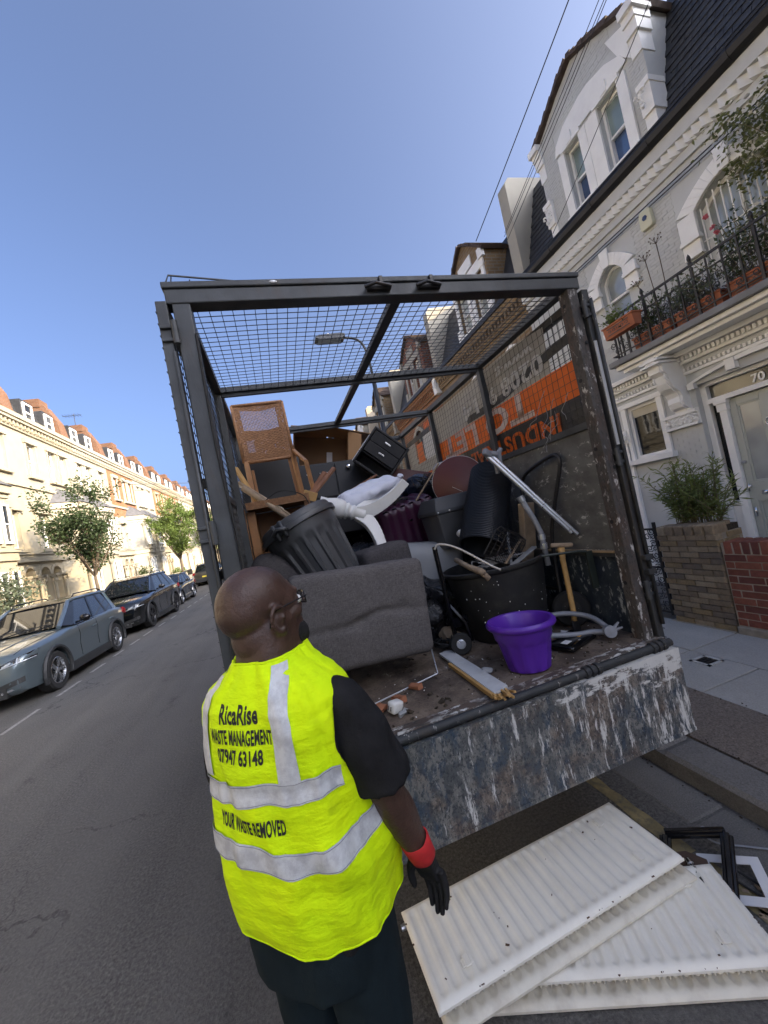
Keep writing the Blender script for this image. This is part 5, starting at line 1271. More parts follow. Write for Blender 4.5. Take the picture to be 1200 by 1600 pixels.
for i in range(6):
    y = rng.uniform(1.85, 2.15); p = [V(1.83, y, rng.uniform(2.3,2.5))]
    for k in range(6): p.append(p[-1] + V(rng.uniform(-.03,.02), rng.uniform(-.03,.05), rng.uniform(-.07,-.01)))
    m.tube(smooth_path(p, 3), .0016, 4)
tag(obj('torn_wires', m, MT['wire_bright'], T), kind='stuff')
m = MB(); m.tube([(TX0, TY0+.02, 3.03), (TX0+.02, TY0+.02, 3.075), (.25, TY0+.1, 3.07), (.6, TY0+.2, 3.035)], .004, 5)
for i in range(7): m.tube([(TX0+.02 + .07*i, TY0+.03+.02*i, 3.03), (TX0+.03+.07*i, TY0+.03+.02*i, 3.074)], .003, 4)
obj('bent_wire_edge', m, MT['wire'], T)
# side boards
for s, x in ((1, 1.848), (-1, TX0+.012)):
    obj('upper_board', MB().box(x-.008, x+.008, TY0+.078, TY1, 1.425, 2.155), MT['grey_board'], T)
    obj('board_rail', MB().box(x-.022, x+.014, TY0+.078, TY1, 2.155, 2.198), CSM, T, bev=.003)
    obj('lower_board', MB().box(x-.010, x+.010, TY0+.078, TY1, FZ-.005, 1.385), MT['navy_board'], T)
    obj('side_ledge', MB().box(x-.03, x+.012, TY0+.078, TY1, 1.387, 1.412), CSM, T, bev=.003)
    if s > 0: obj('ledge_batten', MB().box(x-.04, x-.008, TY0+.1, 2.6, 1.412, 1.4245), MT['pale_wood'], T, bev=.003)
obj('headboard', MB().box(TX0+.02, TX1-.02, TY1-.03, TY1+.01, FZ, 2.19), MT['grey_board'], T)
# rear barn gates folded back along the sides
def gate(name, x, y0, y1, z0, z1, mat, sgn):
    g = obj(name, MB().box(x-.022, x+.022, y0, y0+.05, z0, z1).box(x-.022, x+.022, y1-.05, y1, z0, z1).box(x-.02, x+.02, y0+.05, y1-.05, z0, z0+.05).box(x-.02, x+.02, y0+.05, y1-.05, z1-.05, z1).box(x-.018, x+.018, y0+.05, y1-.05, 1.75, 1.79), mat, T, bev=.004)
    w = MB(); n = 20
    for i in range(1, n): y = lerp(y0+.03, y1-.03, i/n); w.tube([(x+.018*sgn, y, z0+.02), (x+.018*sgn, y, z1-.02)], .0024, 4, caps=False)
    k = int((z1-z0)/.05)
    for i in range(1, k): z = lerp(z0, z1, i/k); w.tube([(x+.022*sgn, y0-.008, z), (x+.022*sgn, y1+.006, z)], .0024, 4, caps=True)
    tag(obj('gate_mesh', w, MT['wire'], g), kind='stuff')
    for z in (2.8, 1.95, 1.2):
        hg = MB().lathe([(.014,-.05),(.014,.05)], 10, Matrix.Translation((x-.038*sgn, y0-.012, z))).box(x-.05*sgn, x+.02*sgn, y0-.012, y0+.012, z-.035, z-.02).box(x-.05*sgn, x+.02*sgn, y0-.012, y0+.012, z+.02, z+.035); obj('hinge', hg, MT['cage_steel'], g, bev=.003)
    return g
gl_ = gate('rear_gate', TX0-.024, TY0-.01, 2.72, FZ-.03, 2.945, CSM, -1)
gr_ = gate('rear_gate', TX1+.022, TY0-.01, 2.72, FZ-.06, 2.925, GC, 1)
obj('pale_strip', MB().box(TX1+.004, TX1+.024, TY0-.016, TY0-.011, 2.02, 2.62), MT['mirror_strip'], gr_)
m = MB().tube([(TX1+.034, TY0-.024, 1.0), (TX1+.034, TY0-.024, 2.86)], .010, 8); obj('lock_bar', m, GC, gr_, smooth=True)
m = MB().tube([(TX0-.004, TY0-.018, 1.0), (TX0-.004, TY0-.018, 2.72)], .007, 8); obj('lock_bar', m, CSM, gl_, smooth=True)
for z in (1.28, 1.36): obj('keeper', MB().box(TX1+.0, TX1+.055, TY0-.04, TY0-.01, z, z+.03), GC, gr_, bev=.004)
m = MB().tube(smooth_path([(TX0+.09, TY0-.004, 2.8), (TX0+.085, TY0-.014, 2.3), (TX0+.1, TY0-.01, 1.8), (TX0+.088, TY0-.012, 1.2)], 5), .006, 5); obj('cable_run', m, MT['tyre'], T)
# chassis, wheels, cab
m = MB().box(.35, .45, 1.9, 7.3, .55, .80).box(1.15, 1.25, 1.9, 7.3, .55, .80)
for y in (2.0, 2.8, 3.7, 4.6): m.box(TX0+.1, TX1-.1, y, y+.08, .78, .868)
obj('chassis', m, MT['cladding'], T)
def wheel(x, y, r, w):
    F4 = fr((x, y, r), (1 if x > .8 else -1, 0, 0)); o = obj('wheel', MB().lathe([(r*.6,-w/2),(r*.94,-w/2),(r,-w*.36),(r,w*.36),(r*.94,w/2),(r*.6,w/2)], 24, F4, caps=False), MT['tyre'], T, auto=40)
    obj('rim', MB().lathe([(r*.6, w*.45), (r*.55, w*.3), (r*.3, w*.1), (r*.28, w*.3), (0, w*.3)], 18, F4), MT['mirror_strip'], o, auto=40)
for x in (.0, .22, 1.38, 1.60): wheel(x, 3.5, .36, .19)
for x in (.06, 1.54): wheel(x, 6.55, .36, .2)
for x in (.02, 1.58): obj('mudguard', MB().tube([(x+.0, 3.5 + .44*math.cos(a), .36 + .44*math.sin(a)) for a in [math.pi*k/8 for k in range(9)]], .03, 5), MT['cladding'], T)
mk('cab_white', plain, (.7,.7,.68), .35, .04)
m = MB(); m.prism([(5.12,.45),(7.35,.45),(7.35,1.15),(7.15,1.3),(6.75,2.15),(6.5,2.25),(5.12,2.25)], -.12, 1.72, 'x'); cab = obj('cab', m, MT['cab_white'], T, bev=.03)
m = MB()
for x in (-.128, 1.722): m.prism([(5.5,1.35),(6.95,1.35),(6.68,2.02),(5.5,2.02)], x, x+.006, 'x')
m._add([(-.0,7.17,1.34),(1.6,7.17,1.34),(1.6,6.80,2.09),(0,6.80,2.09)], [(0,1,2,3)]); obj('windows', m, MT['car_glass'], cab)
for x in (-.16, 1.60): obj('tail_light', MB().box(x, x+.16, TY0+.04, TY0+.07, .74, .83), MT['tail_red'], T, bev=.006)
# ------------------------------------------------------------------ banner hung upside down outside the side mesh
def vinyl(name, c, rough=.42): return plain(name, c, rough, .1, 5, .55, 7, .02)
def backlit(m, k):
    """thin vinyl lets the daylight behind it through"""
    n, l = m.node_tree.nodes, m.node_tree.links; p = n['Principled BSDF']; tl = n.new('ShaderNodeBsdfTranslucent'); mx = n.new('ShaderNodeMixShader'); mx.inputs[0].default_value = k; l.new(p.inputs['Base Color'].links[0].from_socket, tl.inputs[0]); l.new(p.outputs[0], mx.inputs[1]); l.new(tl.outputs[0], mx.inputs[2]); l.new(mx.outputs[0], n['Material Output'].inputs[0]); return m
MT['vinyl_orange'] = vinyl('vinyl_orange', (.84,.175,.025)); MT['vinyl_black'] = vinyl('vinyl_black', (.014,.014,.015)); MT['vinyl_grey'] = vinyl('vinyl_grey', (.44,.41,.35)); MT['vinyl_white'] = plain('vinyl_white', (.74,.73,.70), .5, .05, 8, 0)
for k_ in ('vinyl_orange', 'vinyl_grey', 'vinyl_white'): backlit(MT[k_], .45)
BX = 1.858
def bx(y, z): return BX + .005*math.sin(y*4.1) + .004*math.sin(z*11 + y*6) + .006*noise.noise((y*5, z*5, 4))
b = thing('to_let_banner', 'upside-down orange and black TO LET banner hung behind the side mesh', 'banner', (BX, 2.9, 2.2))
def strip(name, y0, y1, fa, fb, mat, par, off=0.0, n=40):
    m = MB(); m.grid(lambda u, v: (lambda y, z: V(bx(y, z) - off, y, z))(lerp(y0, y1, u), lerp(fa(lerp(y0, y1, u)), fb(lerp(y0, y1, u)), v)), n, 8); return obj(name, m, mat, par, smooth=True)
K = lambda c: (lambda y: c)
sk = strip('black_strip', 1.80, 3.90, K(2.175), K(2.372), MT['vinyl_black'], b)
so = strip('orange_strip', 1.80, 3.90, K(2.372), K(2.59), MT['vinyl_orange'], b)
sg_ = strip('grey_strip', 2.05, 3.90, K(2.59), lambda y: 2.93 - .12*max(0, 2.35-y), MT['vinyl_grey'], b)
strip('black_swoosh', 1.80, 3.2, lambda y: 2.60 + .10*math.sin(max(0, 2.6-y)*1.5), lambda y: 2.66 + .10*math.sin(max(0, 2.6-y)*1.6), MT['vinyl_black'], sg_, .004)
def banner_text(s, cap, ya, yb, zc, mat, par, name='lettering', bold=None):
    bold = .055*cap
    me = text_mesh(s, cap/.69, 0, 1, bold, 1.05); me.materials.clear(); me.materials.append(mat)
    xs = [v.co.x for v in me.vertices]; x0, x1 = min(xs), max(xs); ysv = [v.co.y for v in me.vertices]; yc = (min(ysv)+max(ysv))/2
    bm = bmesh.new(); bm.from_mesh(me); bmesh.ops.triangulate(bm, faces=bm.faces); bmesh.ops.subdivide_edges(bm, edges=[e for e in bm.edges if e.calc_length() > .05], cuts=2, use_grid_fill=False); bm.to_mesh(me); bm.free()
    for v in me.vertices:
        y = lerp(ya, yb, (v.co.x - x0)/(x1 - x0)); z = zc - (v.co.y - yc); v.co = Vector((bx(y, z) - .006, y, z)) - Vector(b.location)
    o = bpy.data.objects.new(name, me); col.objects.link(o); o.parent = par
banner_text('INDUSTRIAL', .115, 2.06, 3.27, 2.262, MT['vinyl_orange'], sk)
banner_text('TO LET', .185, 2.28, 3.78, 2.482, MT['vinyl_white'], so, bold=.008)
banner_text('0208 9', .125, 2.10, 2.78, 2.69, MT['vinyl_white'], sg_)
banner_text('14', .12, 2.96, 3.25, 2.70, MT['vinyl_white'], sg_)
banner_text('www.g', .06, 2.17, 2.62, 2.84, MT['vinyl_white'], sg_, bold=.006)
b2 = thing('torn_banner', 'second faded orange and white banner scraps on the far bay of the side mesh', 'banner', (BX, 4.4, 2.2)); _b = b; b = b2
for i, (y0, y1, z0, z1, k) in enumerate(((3.98,4.95,2.2,2.36,'vinyl_orange'), (3.98,4.95,2.36,2.5,'vinyl_grey'), (4.0,4.3,2.5,2.78,'vinyl_white'), (4.34,4.55,2.5,2.74,'vinyl_orange'), (4.6,4.94,2.5,2.8,'vinyl_grey'), (4.05,4.9,2.78,2.84,'vinyl_black'), (4.0,4.2,2.84,2.92,'vinyl_orange'))):
    strip('banner_scrap', y0, y1, K(z0), K(z1), MT[k], b2, .001*i, 12)
# ================================================================== LOAD IN THE TRUCK
def rbox(mb, size, r, n=10, disp=None, m=None, infl=0):
    """rounded box from a cube grid; disp(p, face_normal) displaces; infl puffs it up like a cushion"""
    hx, hy, hz = [s/2 for s in size]; H = Vector((hx, hy, hz)); base = len(mb.v)
    for ax in range(3):
        for sg in (-1, 1):
            def fn(u, v, ax=ax, sg=sg):
                c = [0, 0, 0]; c[ax] = sg; c[(ax+1) % 3] = (2*u-1)*(1 if sg > 0 else -1); c[(ax+2) % 3] = 2*v-1
                p = Vector((c[0]*hx, c[1]*hy, c[2]*hz)); q = Vector((max(-hx+r, min(hx-r, p.x)), max(-hy+r, min(hy-r, p.y)), max(-hz+r, min(hz-r, p.z))))
                d = p - q
                if d.length > 1e-9: p = q + d.normalized()*r
                if infl:
                    a = (1-abs(c[(ax+1)%3])**2.2)*(1-abs(c[(ax+2)%3])**2.2); nn = [0,0,0]; nn[ax] = sg; p = p + Vector(nn)*infl*a
                if disp: p = p + disp(p, (ax, sg))
                return m @ p if m is not None else p
            mb.grid(fn, n, n)
    return mb
def weld(o, d=.0004):
    bm = bmesh.new(); bm.from_mesh(o.data); bmesh.ops.remove_doubles(bm, verts=bm.verts, dist=d); bmesh.ops.recalc_face_normals(bm, faces=bm.faces); bm.to_mesh(o.data); bm.free(); return o
def rot(rx=0, ry=0, rz=0): return Euler((R(rx), R(ry), R(rz))).to_matrix().to_4x4()
def T4(*a): return Matrix.Translation(a)
def fabric(name, c, sc=420, bump=.6, mel=.4):
    t = NT(name); co = t.co(); w1 = t.noise(1, 3, .6, t.co((sc, sc, sc*.1))); w2 = t.noise(1, 3, .6, t.co((sc*.1, sc*.1, sc))); w3 = t.noise(1, 2, .6, t.co((sc*.12, sc*.12, sc*.9)))
    k = t.math('MULTIPLY_ADD', w1, .5); k = t.math('ADD', t.math('MULTIPLY', w1, .5), t.math('MULTIPLY', w2, .5))
    c_ = t.mix(t.ramp(k, [(.38, 0.), (.62, 1.)]), mul(c, 1-mel), mul(c, 1+mel)); c_ = t.mix(t.math('MULTIPLY', t.ramp(t.noise(4, 5, .6, co), [(.4, 0.), (.7, 1.)]), .3), c_, mul(c, .6))
    return t.set(c_, .95, t.bump(k, bump, .002), spec=.15)
MT['sofa_grey'] = fabric('sofa_grey', (.115,.105,.102)); MT['sofa_dark'] = fabric('sofa_dark', (.075,.069,.07))
mk('bin_plastic', plain, (.058,.059,.061), .40, .15, 5, .2, 160, .001, dirt=.25, dirtc=(.09,.085,.08), dsc=6)
mk('bucket_rubber', plain, (.014,.014,.014), .6, .2, 6, .3, 90, .002, dirt=.35, dirtc=(.075,.07,.06), dsc=7)
mk('purple_plastic', plain, (.095,.022,.33), .35, .06, 4, .08, 200, .0006)
mk('black_wood', plain, (.008,.008,.009), .5, .15, 7, .05, 60, .001); mk('black_leather', plain, (.013,.013,.015), .5, .2, 20, .35, 260, .001)
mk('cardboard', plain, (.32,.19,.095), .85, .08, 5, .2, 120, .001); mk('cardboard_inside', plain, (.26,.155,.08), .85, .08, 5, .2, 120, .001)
mk('rattan', plain, (.27,.135,.06), .7, .3, 55, .4, 160, .002); mk('chair_wood', plain, (.30,.145,.055), .55, .2, 12, .15, 80, .001)
mk('white_gloss', plain, (.74,.73,.69), .35, .04, 5, .06, 40, .001, dirt=.2, dirtc=(.4,.38,.33), dsc=6); mk('bag_white', plain, (.62,.64,.72), .4, .06, 10, .4, 25, .01)
mk('suitcase', plain, (.042,.010,.028), .35, .15, 8, .2, 220, .001); mk('bin_bag', plain, (.010,.010,.012), .28, .2, 7, .6, 18, .02); mk('bag_blue', plain, (.015,.02,.035), .3, .2, 7, .6, 18, .02)
mk('red_lacquer', plain, (.10,.020,.014), .42, .15, 4, .05, 40, .001, dirt=.3, dirtc=(.05,.015,.012), dsc=5)
mk('grey_tube', plain, (.23,.24,.26), .4, .12, 14, .12, 80, .001, dirt=.3, dirtc=(.12,.11,.1), dsc=12); mk('alu_tube', plain, (.55,.57,.60), .3, .08, 14, .1, 80, .001, metal=.75, dirt=.2, dirtc=(.2,.2,.2), dsc=14)
mk('old_wood', plain, (.30,.225,.15), .8, .3, 14, .4, 70, .003, dirt=.4, dirtc=(.11,.075,.05), dsc=9); mk('handle_wood', plain, (.44,.26,.09), .55, .18, 16, .15, 60, .001); mk('red_wood', plain, (.24,.115,.065), .7, .25, 14, .3, 60, .002)
mk('pale_grey', plain, (.26,.265,.265), .5, .06, 4, .08, 60, .001, dirt=.2, dirtc=(.16,.155,.15), dsc=4); mk('brick_bit', plain, (.30,.12,.06), .9, .3, 18, .7, 80, .004)
mk('hose_grey', plain, (.42,.41,.40), .5, .12, 12, .1, 80, .001); mk('rope', plain, (.50,.46,.40), .9, .2, 60, .5, 200, .002); mk('melamine', plain, (.50,.51,.51), .5, .06, 7, .08, 60, .001, dirt=.4, dirtc=(.25,.22,.19), dsc=8)
mk('sticker_white', plain, (.7,.7,.7), .4, .03); mk('sticker_orange', plain, (.7,.35,.04), .4, .05); mk('sticker_green', plain, (.02,.16,.06), .4, .05)

# --- sofa: upholstered seat block on its thin metal leg frame, arm cushion behind
r = thing('sofa', 'charcoal grey upholstered sofa block tipped on the truck bed behind the man', 'sofa', (.37, 2.4, FZ))
def crease(p, f):
    d = Vector((0,0,0))
    if f == (1, -1):
        x = p.x; z = p.z - (-.03 + .035*math.sin(x*5 + .6) + .012*math.sin(x*17)); k = math.exp(-(z/.018)**2)*(.35 + .65*math.exp(-((x-.02)/.2)**2))*.024
        b = .010*(1-min(1, abs(p.z/.29))**2) ; d.y = k - b
        for (tx, tz) in ((-.02, -.035), (.24, .02)): d.y += .018*math.exp(-(((x-tx)/.05)**2 + ((p.z-tz)/.035)**2))
    return d + Vector((0,0,.004*noise.noise(p*9)))
m = MB(); rbox(m, (.80, .27, .565), .045, 36, crease, T4(.365, 2.315, 1.345) @ rot(-3, 4.2, 2)); o = obj('seat_block', m, MT['sofa_grey'], r, smooth=True); weld(o)
m = MB().tube([(.725,2.2,1.06), (.71,2.13,FZ+.008), (.16,1.98,FZ+.008), (.14,2.1,1.1)], .005, 6); obj('leg_frame', m, MT['alu_tube'], r, smooth=True)
m = MB(); rbox(m, (.62, .34, .46), .12, 16, lambda p, f: Vector((0,0,.012*noise.noise(p*6))), T4(-.01, 2.78, 1.50) @ rot(0, 30, 8)); weld(obj('arm_cushion', m, MT['sofa_dark'], r, smooth=True))
m = MB(); rbox(m, (.36, .30, .20), .05, 10, None, T4(.66, 2.7, 1.60) @ rot(0, -4, 10)); weld(obj('loose_cushion', m, MT['sofa_dark'], r, smooth=True))
# --- ribbed dustbin with clipped lid, tipped to the left
r = thing('dustbin', 'black ribbed plastic dustbin with clipped lid lying tilted on the sofa', 'dustbin', (.33, 2.78, 1.45))
F4 = fr((.135, 2.80, 1.955), (.36, -.13, -.92), (1, 0, 0)); NR = 18
def flute(r_, z, a, i):
    if .10 < z < .52:
        e = min(1, (z-.10)/.05); k = (a*NR/(2*math.pi)) % 1; return r_ - .017*e*(1 if .25 < k < .75 else max(0, 1-min(abs(k-.25), abs(k-.75), abs(k-1.25), abs(k+.25))/.09))
    return r_
zs = [0, .03, .06, .085, .10] + [.115 + .03*i for i in range(14)] + [.52, .56]
m = MB(); m.lathe([(lerp(.268, .205, z/.56), z) for z in zs], 144, F4, rfun=flute); obj('bin_body', m, MT['bin_plastic'], r, auto=50)
m = MB(); m.lathe([(.25,-.055), (.262,-.05), (.268,-.035), (.27,-.01), (.287,-.006), (.29,.004), (.288,.03), (.272,.032)], 64, F4, caps=False); m.lathe([(0,-.075), (.10,-.073), (.2,-.064), (.25,-.055)], 64, F4)
lid = obj('lid', m, MT['bin_plastic'], r, auto=45)
for a in (2.1, 4.9, -1.2):
    c, s = math.cos(a), math.sin(a); h_ = MB(); P = lambda rr, t, z: F4 @ Vector((rr*math.cos(a+t), rr*math.sin(a+t), z))
    h_.tube([P(.285,-.16,.02), P(.315,-.15,.012), P(.318,0,-.01), P(.315,.15,.012), P(.285,.16,.02)], .014, 6); h_.beam(P(.292,-.1,-.05), P(.292,-.1,.06), .03, .02); h_.beam(P(.292,.1,-.05), P(.292,.1,.06), .03, .02); obj('clip_handle', h_, MT['bin_plastic'], lid, smooth=True)
m = MB(); rng = random.Random(6)
for i in range(26):
    a = rng.gauss(-.9, .25); rr = rng.uniform(.17,.262); p = F4 @ Vector((rr*math.cos(a), rr*math.sin(a), -.058 - (.262-rr)*.1)); m.ball(p, rng.uniform(.002,.007), 5, 4)
tag(obj('paint_flecks', m, MT['white_gloss'], lid), kind='stuff')
# --- rattan chair standing on the pile
r = thing('rattan_chair', 'woven rattan dining chair with a tall back standing upright on the pile', 'chair', (.02, 3.25, 1.75))
bk0, bk1 = V(-.185, 3.30, 3.06), V(.215, 3.30, 3.06); bl0, bl1 = V(-.165, 3.30, 2.56), V(.225, 3.30, 2.56)
def bp(u, v): return bl0.lerp(bl1, u).lerp(bk0.lerp(bk1, u), v) + V(.0, .03*math.sin(math.pi*u) + .05*v, .006*math.sin(9*u))
m = MB(); nu, nv = 34, 44; rng = random.Random(2)
def hole(u, v): return (.13 < u < .86 and .54 < v < .9) or (.12 < u < .26 and .16 < v < .36)
for i in range(nu+1):
    u = i/nu; pts = [bp(u, j/22) + V(0, .0018*(1 if (i+j) % 2 else -1), 0) for j in range(23)]; m.tube(pts, .0036 if .12 < u < .87 else .0050, 4)
for j in range(nv+1):
    v = j/nv; pts = [bp(i/17, v) + V(0, .0018*(1 if (i+j) % 2 else -1), 0) for i in range(18)]; m.tube(pts, .0034 if (.53 < v < .9) else .0052, 4)
for j in range(nv):   # denser weave outside the worn window
    for i in range(nu):
        u, v = (i+.5)/nu, (j+.5)/nv
        if not hole(u, v) and rng.random() < .93:
            p = bp(u, v); m.cbox(p + V(0, .002, 0), (.0125, .003, .0115))
wv = obj('back_weave', m, MT['rattan'], r); tag(wv, kind='stuff')
m = MB(); m.tube([bk0+V(-.008,.05,0), bk0.lerp(bk1,.5)+V(0,.08,.012), bk1+V(.008,.05,0)], .013, 6).tube([bl0+V(-.008,0,0), bk0+V(-.008,.05,0)], .013, 6).tube([bl1+V(.008,0,0), bk1+V(.008,.05,0)], .013, 6).tube([bl0, bl1], .014, 6); obj('back_frame', m, MT['rattan'], r, smooth=True)
for a, b in ((V(-.155,3.30,2.57), V(-.15,3.28,2.18)), (V(.225,3.30,2.57), V(.24,3.28,2.18))): obj('back_post', MB().beam(a, b, .038, .03), MT['chair_wood'], r, bev=.004)
for a, b in ((V(.19,3.33,2.56), V(.21,3.33,2.18)), (V(.235,3.32,2.62), V(.30,3.08,2.46)), (V(.30,3.08,2.47), V(.315,3.06,2.2)), (V(-.12,3.34,2.5), V(-.115,3.34,2.18))): obj('arm_brace', MB().beam(a, b, .032, .022), MT['chair_wood'], r, bev=.004)
def weave_box(c, size, ncx, ncz, name):
    m = MB(); sx, sy, sz = size; x0, x1, y0, y1, z0, z1 = c[0]-sx/2, c[0]+sx/2, c[1]-sy/2, c[1]+sy/2, c[2]-sz/2, c[2]+sz/2; m.box(x0+.004, x1-.004, y0+.004, y1-.004, z0+.004, z1-.004)
    for j in range(ncz):
        for i in range(ncx):
            w = sx/ncx; h_ = sz/ncz; o_ = .002 if (i+j) % 2 else 0; m.box(x0+i*w+.001, x0+(i+1)*w-.001, y0-o_, y0+.006, z0+j*h_+.001, z0+(j+1)*h_-.001)
        n2 = max(2, int(sy/.02))
        for i in range(n2):
            w = sy/n2; o_ = .002 if (i+j) % 2 else 0; m.box(x0-o_, x0+.006, y0+i*w+.001, y0+(i+1)*w-.001, z0+j*sz/ncz+.001, z0+(j+1)*sz/ncz-.001)
    o = obj(name, m, MT['rattan'], r); tag(o, kind='stuff'); return o
weave_box((.03, 3.14, 2.165), (.46, .42, .055), 30, 4, 'seat_weave')
weave_box((-.235, 2.98, 1.90), (.045, .045, .50), 4, 30, 'leg_weave'); weave_box((.24, 2.98, 1.90), (.045, .045, .50), 4, 30, 'leg_weave')
obj('seat_side', MB().box(-.21, -.15, 3.0, 3.34, 1.66, 2.13).box(-.21, .22, 3.32, 3.35, 1.66, 2.13), MT['chair_wood'], r, bev=.004)
# --- cardboard box lying open towards the viewer
r = thing('cardboard_box', 'open brown cardboard box lying on its side on top of the black cabinet', 'box', (.62, 4.2, 2.56))
F = T4(.60, 4.22, 2.77) @ rot(0, 11, -6); w, d, hh = .58, .40, .40
def cb(x0,x1,y0,y1,z0,z1): return MB().box(x0,x1,y0,y1,z0,z1).xf(F)
obj('box_shell', cb(-w/2,-w/2+.006,-d/2,d/2,-hh/2,hh/2)._add([], []) , MT['cardboard'], r)
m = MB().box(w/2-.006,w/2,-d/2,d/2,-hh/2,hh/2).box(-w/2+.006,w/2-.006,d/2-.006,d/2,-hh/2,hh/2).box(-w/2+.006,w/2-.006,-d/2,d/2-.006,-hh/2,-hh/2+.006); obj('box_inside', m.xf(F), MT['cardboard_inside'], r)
m = MB().box(-w/2-.02, .06, -d/2-.06, d/2, hh/2, hh/2+.006); m2 = MB(); m2.box(-.3, .34, -d/2-.03, d/2, 0, .006); m2.xf(T4(.30, 0, hh/2-.02) @ rot(0, 8, 0)); m._add(m2.v, m2.f); obj('top_flap', m.xf(F), MT['cardboard'], r)
m = MB()._add([(w/2,-d/2,-hh/2+.01),(w/2+.13,-d/2-.05,-hh/2+.04),(w/2+.13,-d/2-.05,hh/2-.06),(w/2,-d/2,hh/2-.02)], [(0,1,2,3)]); o = obj('side_flap', m.xf(F), MT['cardboard'], r); sol = o.modifiers.new('t', 'SOLIDIFY'); sol.thickness = .006
obj('label', MB().box(.06,.125,d/2-.009,d/2-.0065,-.10,.03).xf(F), MT['sticker_white'], r)
# --- black cabinet with chrome knobs
r = thing('black_cabinet', 'long black cabinet with round chrome knobs in the depth of the load', 'cabinet', (.45, 4.0, 1.9)); F = T4(.44, 4.05, 2.20) @ rot(-6, 2, -2)
m = MB().box(-.62,.62,-.2,.2,-.38,.36); cbn = obj('carcass', m.xf(F), MT['black_wood'], r, bev=.006)
for i, (a, b) in enumerate(((-.60,-.205), (-.195,.20), (.21,.605))): obj('drawer_front', MB().box(a,b,-.216,-.2,-.0,.34).xf(F), MT['black_wood'], r, bev=.004)
for x in (-.36, .345): obj('knob', MB().lathe([(0,-.04),(.016,-.038),(.026,-.03),(.022,-.02),(.010,-.012),(.010,0)], 16, F @ T4(x,-.215,.28) @ rot(-90,0,0) @ rot(0,0,0)).xf(Matrix.Identity(4)), MT['chrome'], cbn, smooth=True)
m = MB()
for x in (-.08, .05, .12): m.ball(F @ V(x,-.219,.25), .006, 6, 5)
obj('screw_caps', m, MT['white_gloss'], cbn)
single('dark_board', MB().cbox((.02,3.78,2.45), (.55,.03,.46), rot(-6,4,0).to_3x3()), MT['black_wood'], 'matt black panel standing behind the open legs of the rattan chair', 'panel', loc=(.02,3.78,2.2), bev=.004)
# --- bedside drawer unit balanced on a corner
r = thing('bedside_cabinet', 'small black bedside cabinet with two silver bar handles tipped on its corner', 'cabinet', (1.08, 3.6, 2.24)); F = T4(1.08, 3.62, 2.50) @ rot(6, 45.5, -10); a = .195
m = MB().box(-a,-a+.022,-.17,.17,-a,a).box(a-.022,a,-.17,.17,-a,a).box(-a+.022,a-.022,-.17,.17,a-.022,a).box(-a+.022,a-.022,-.17,.17,-a,-a+.022).box(-a+.022,a-.022,.15,.17,-a+.022,a-.022).box(-a+.022,a-.022,-.15,.15,-.07,-.058); obj('carcass', m.xf(F), MT['black_leather'], r, bev=.005)
for z0, z1 in ((.062,.168), (-.05,.056)):
    dw = obj('drawer', MB().box(-a+.026,a-.026,-.165,-.13,z0,z1).xf(F), MT['black_leather'], r, bev=.004); obj('bar_handle', MB().box(-.032,.032,-.178,-.166,(z0+z1)/2-.006,(z0+z1)/2+.008).xf(F), MT['chrome'], dw, bev=.002)
obj('edge_strip', MB().box(-a-.004,-a+.003,-.172,-.166,-a,a-.1).xf(F), MT['alu_tube'], r)
# --- white pedestal table on its side
r = thing('pedestal_table', 'white turned pedestal table leg with three curved feet lying on its side', 'table', (.6, 2.92, 1.6))
ax = V(.26, -.02, -.125).normalized(); F = fr((.365, 2.90, 2.07), ax, (0,0,1))
m = MB().lathe([(.058,-.05),(.058,0),(.066,.03),(.075,.06),(.078,.10),(.070,.135),(.056,.15),(.064,.158),(.064,.168),(.050,.178),(.050,.20),(.058,.206),(.058,.216),(.048,.225),(.052,.30),(.03,.305)], 28, F); obj('column', m, MT['white_gloss'], r, auto=60)
hub = F @ V(0,0,.26)
for pts in ([hub, hub+V(.08,-.015,.0), V(.83,2.84,1.99), V(.985,2.80,2.13)], [hub, hub+V(.06,-.02,-.06), V(.70,2.82,1.83), V(.705,2.78,1.60)], [hub, hub+V(.09,.08,.05), V(.80,3.08,2.03), V(.845,3.14,2.12)]):
    P = bez(*pts, 12); m = MB(); pl = ax.cross(Vector(pts[3]) - hub).normalized()
    for i in range(12):
        ww = lerp(.115, .068, i/11); a_, b_ = P[i], P[i+1]; d_ = (b_ - a_).normalized(); m.beam(a_ - d_*.006, b_ + d_*.006, .054, ww, pl.cross(d_))
    obj('foot', m, MT['white_gloss'], r, bev=.004)
# --- white stuffed bag, grey tub, suitcase, bags
r = thing('white_bag', 'crumpled white plastic bag lying behind the table feet', 'bag', (.77, 3.12, 2.0)); m = MB()
rbox(m, (.56,.26,.15), .07, 22, lambda p, f: Vector((0,0,.014*noise.noise(p*14) + .02*noise.noise(p*5))) + Vector((0,.01*noise.noise(p*17),0)), T4(.76,3.14,2.115) @ rot(0,-14,4), .03); weld(obj('bag_body', m, MT['bag_white'], r, smooth=True))
m = MB(); m.tube(smooth_path([(1.0,3.12,2.16),(1.05,3.10,2.2),(1.06,3.08,2.23)], 4), [.05,.045,.035,.03,.028,.02,.03,.025,.015], 7); obj('bag_neck', m, MT['bag_white'], r, smooth=True)
r = thing('grey_tub', 'pale grey smooth plastic tub wedged under the purple suitcase', 'tub', (1.0, 2.95, 1.3)); m = MB(); rbox(m, (.78,.42,.58), .11, 12, None, T4(.97,3.02,1.36) @ rot(0,8,-4)); weld(obj('shell', m, MT['pale_grey'], r, smooth=True))
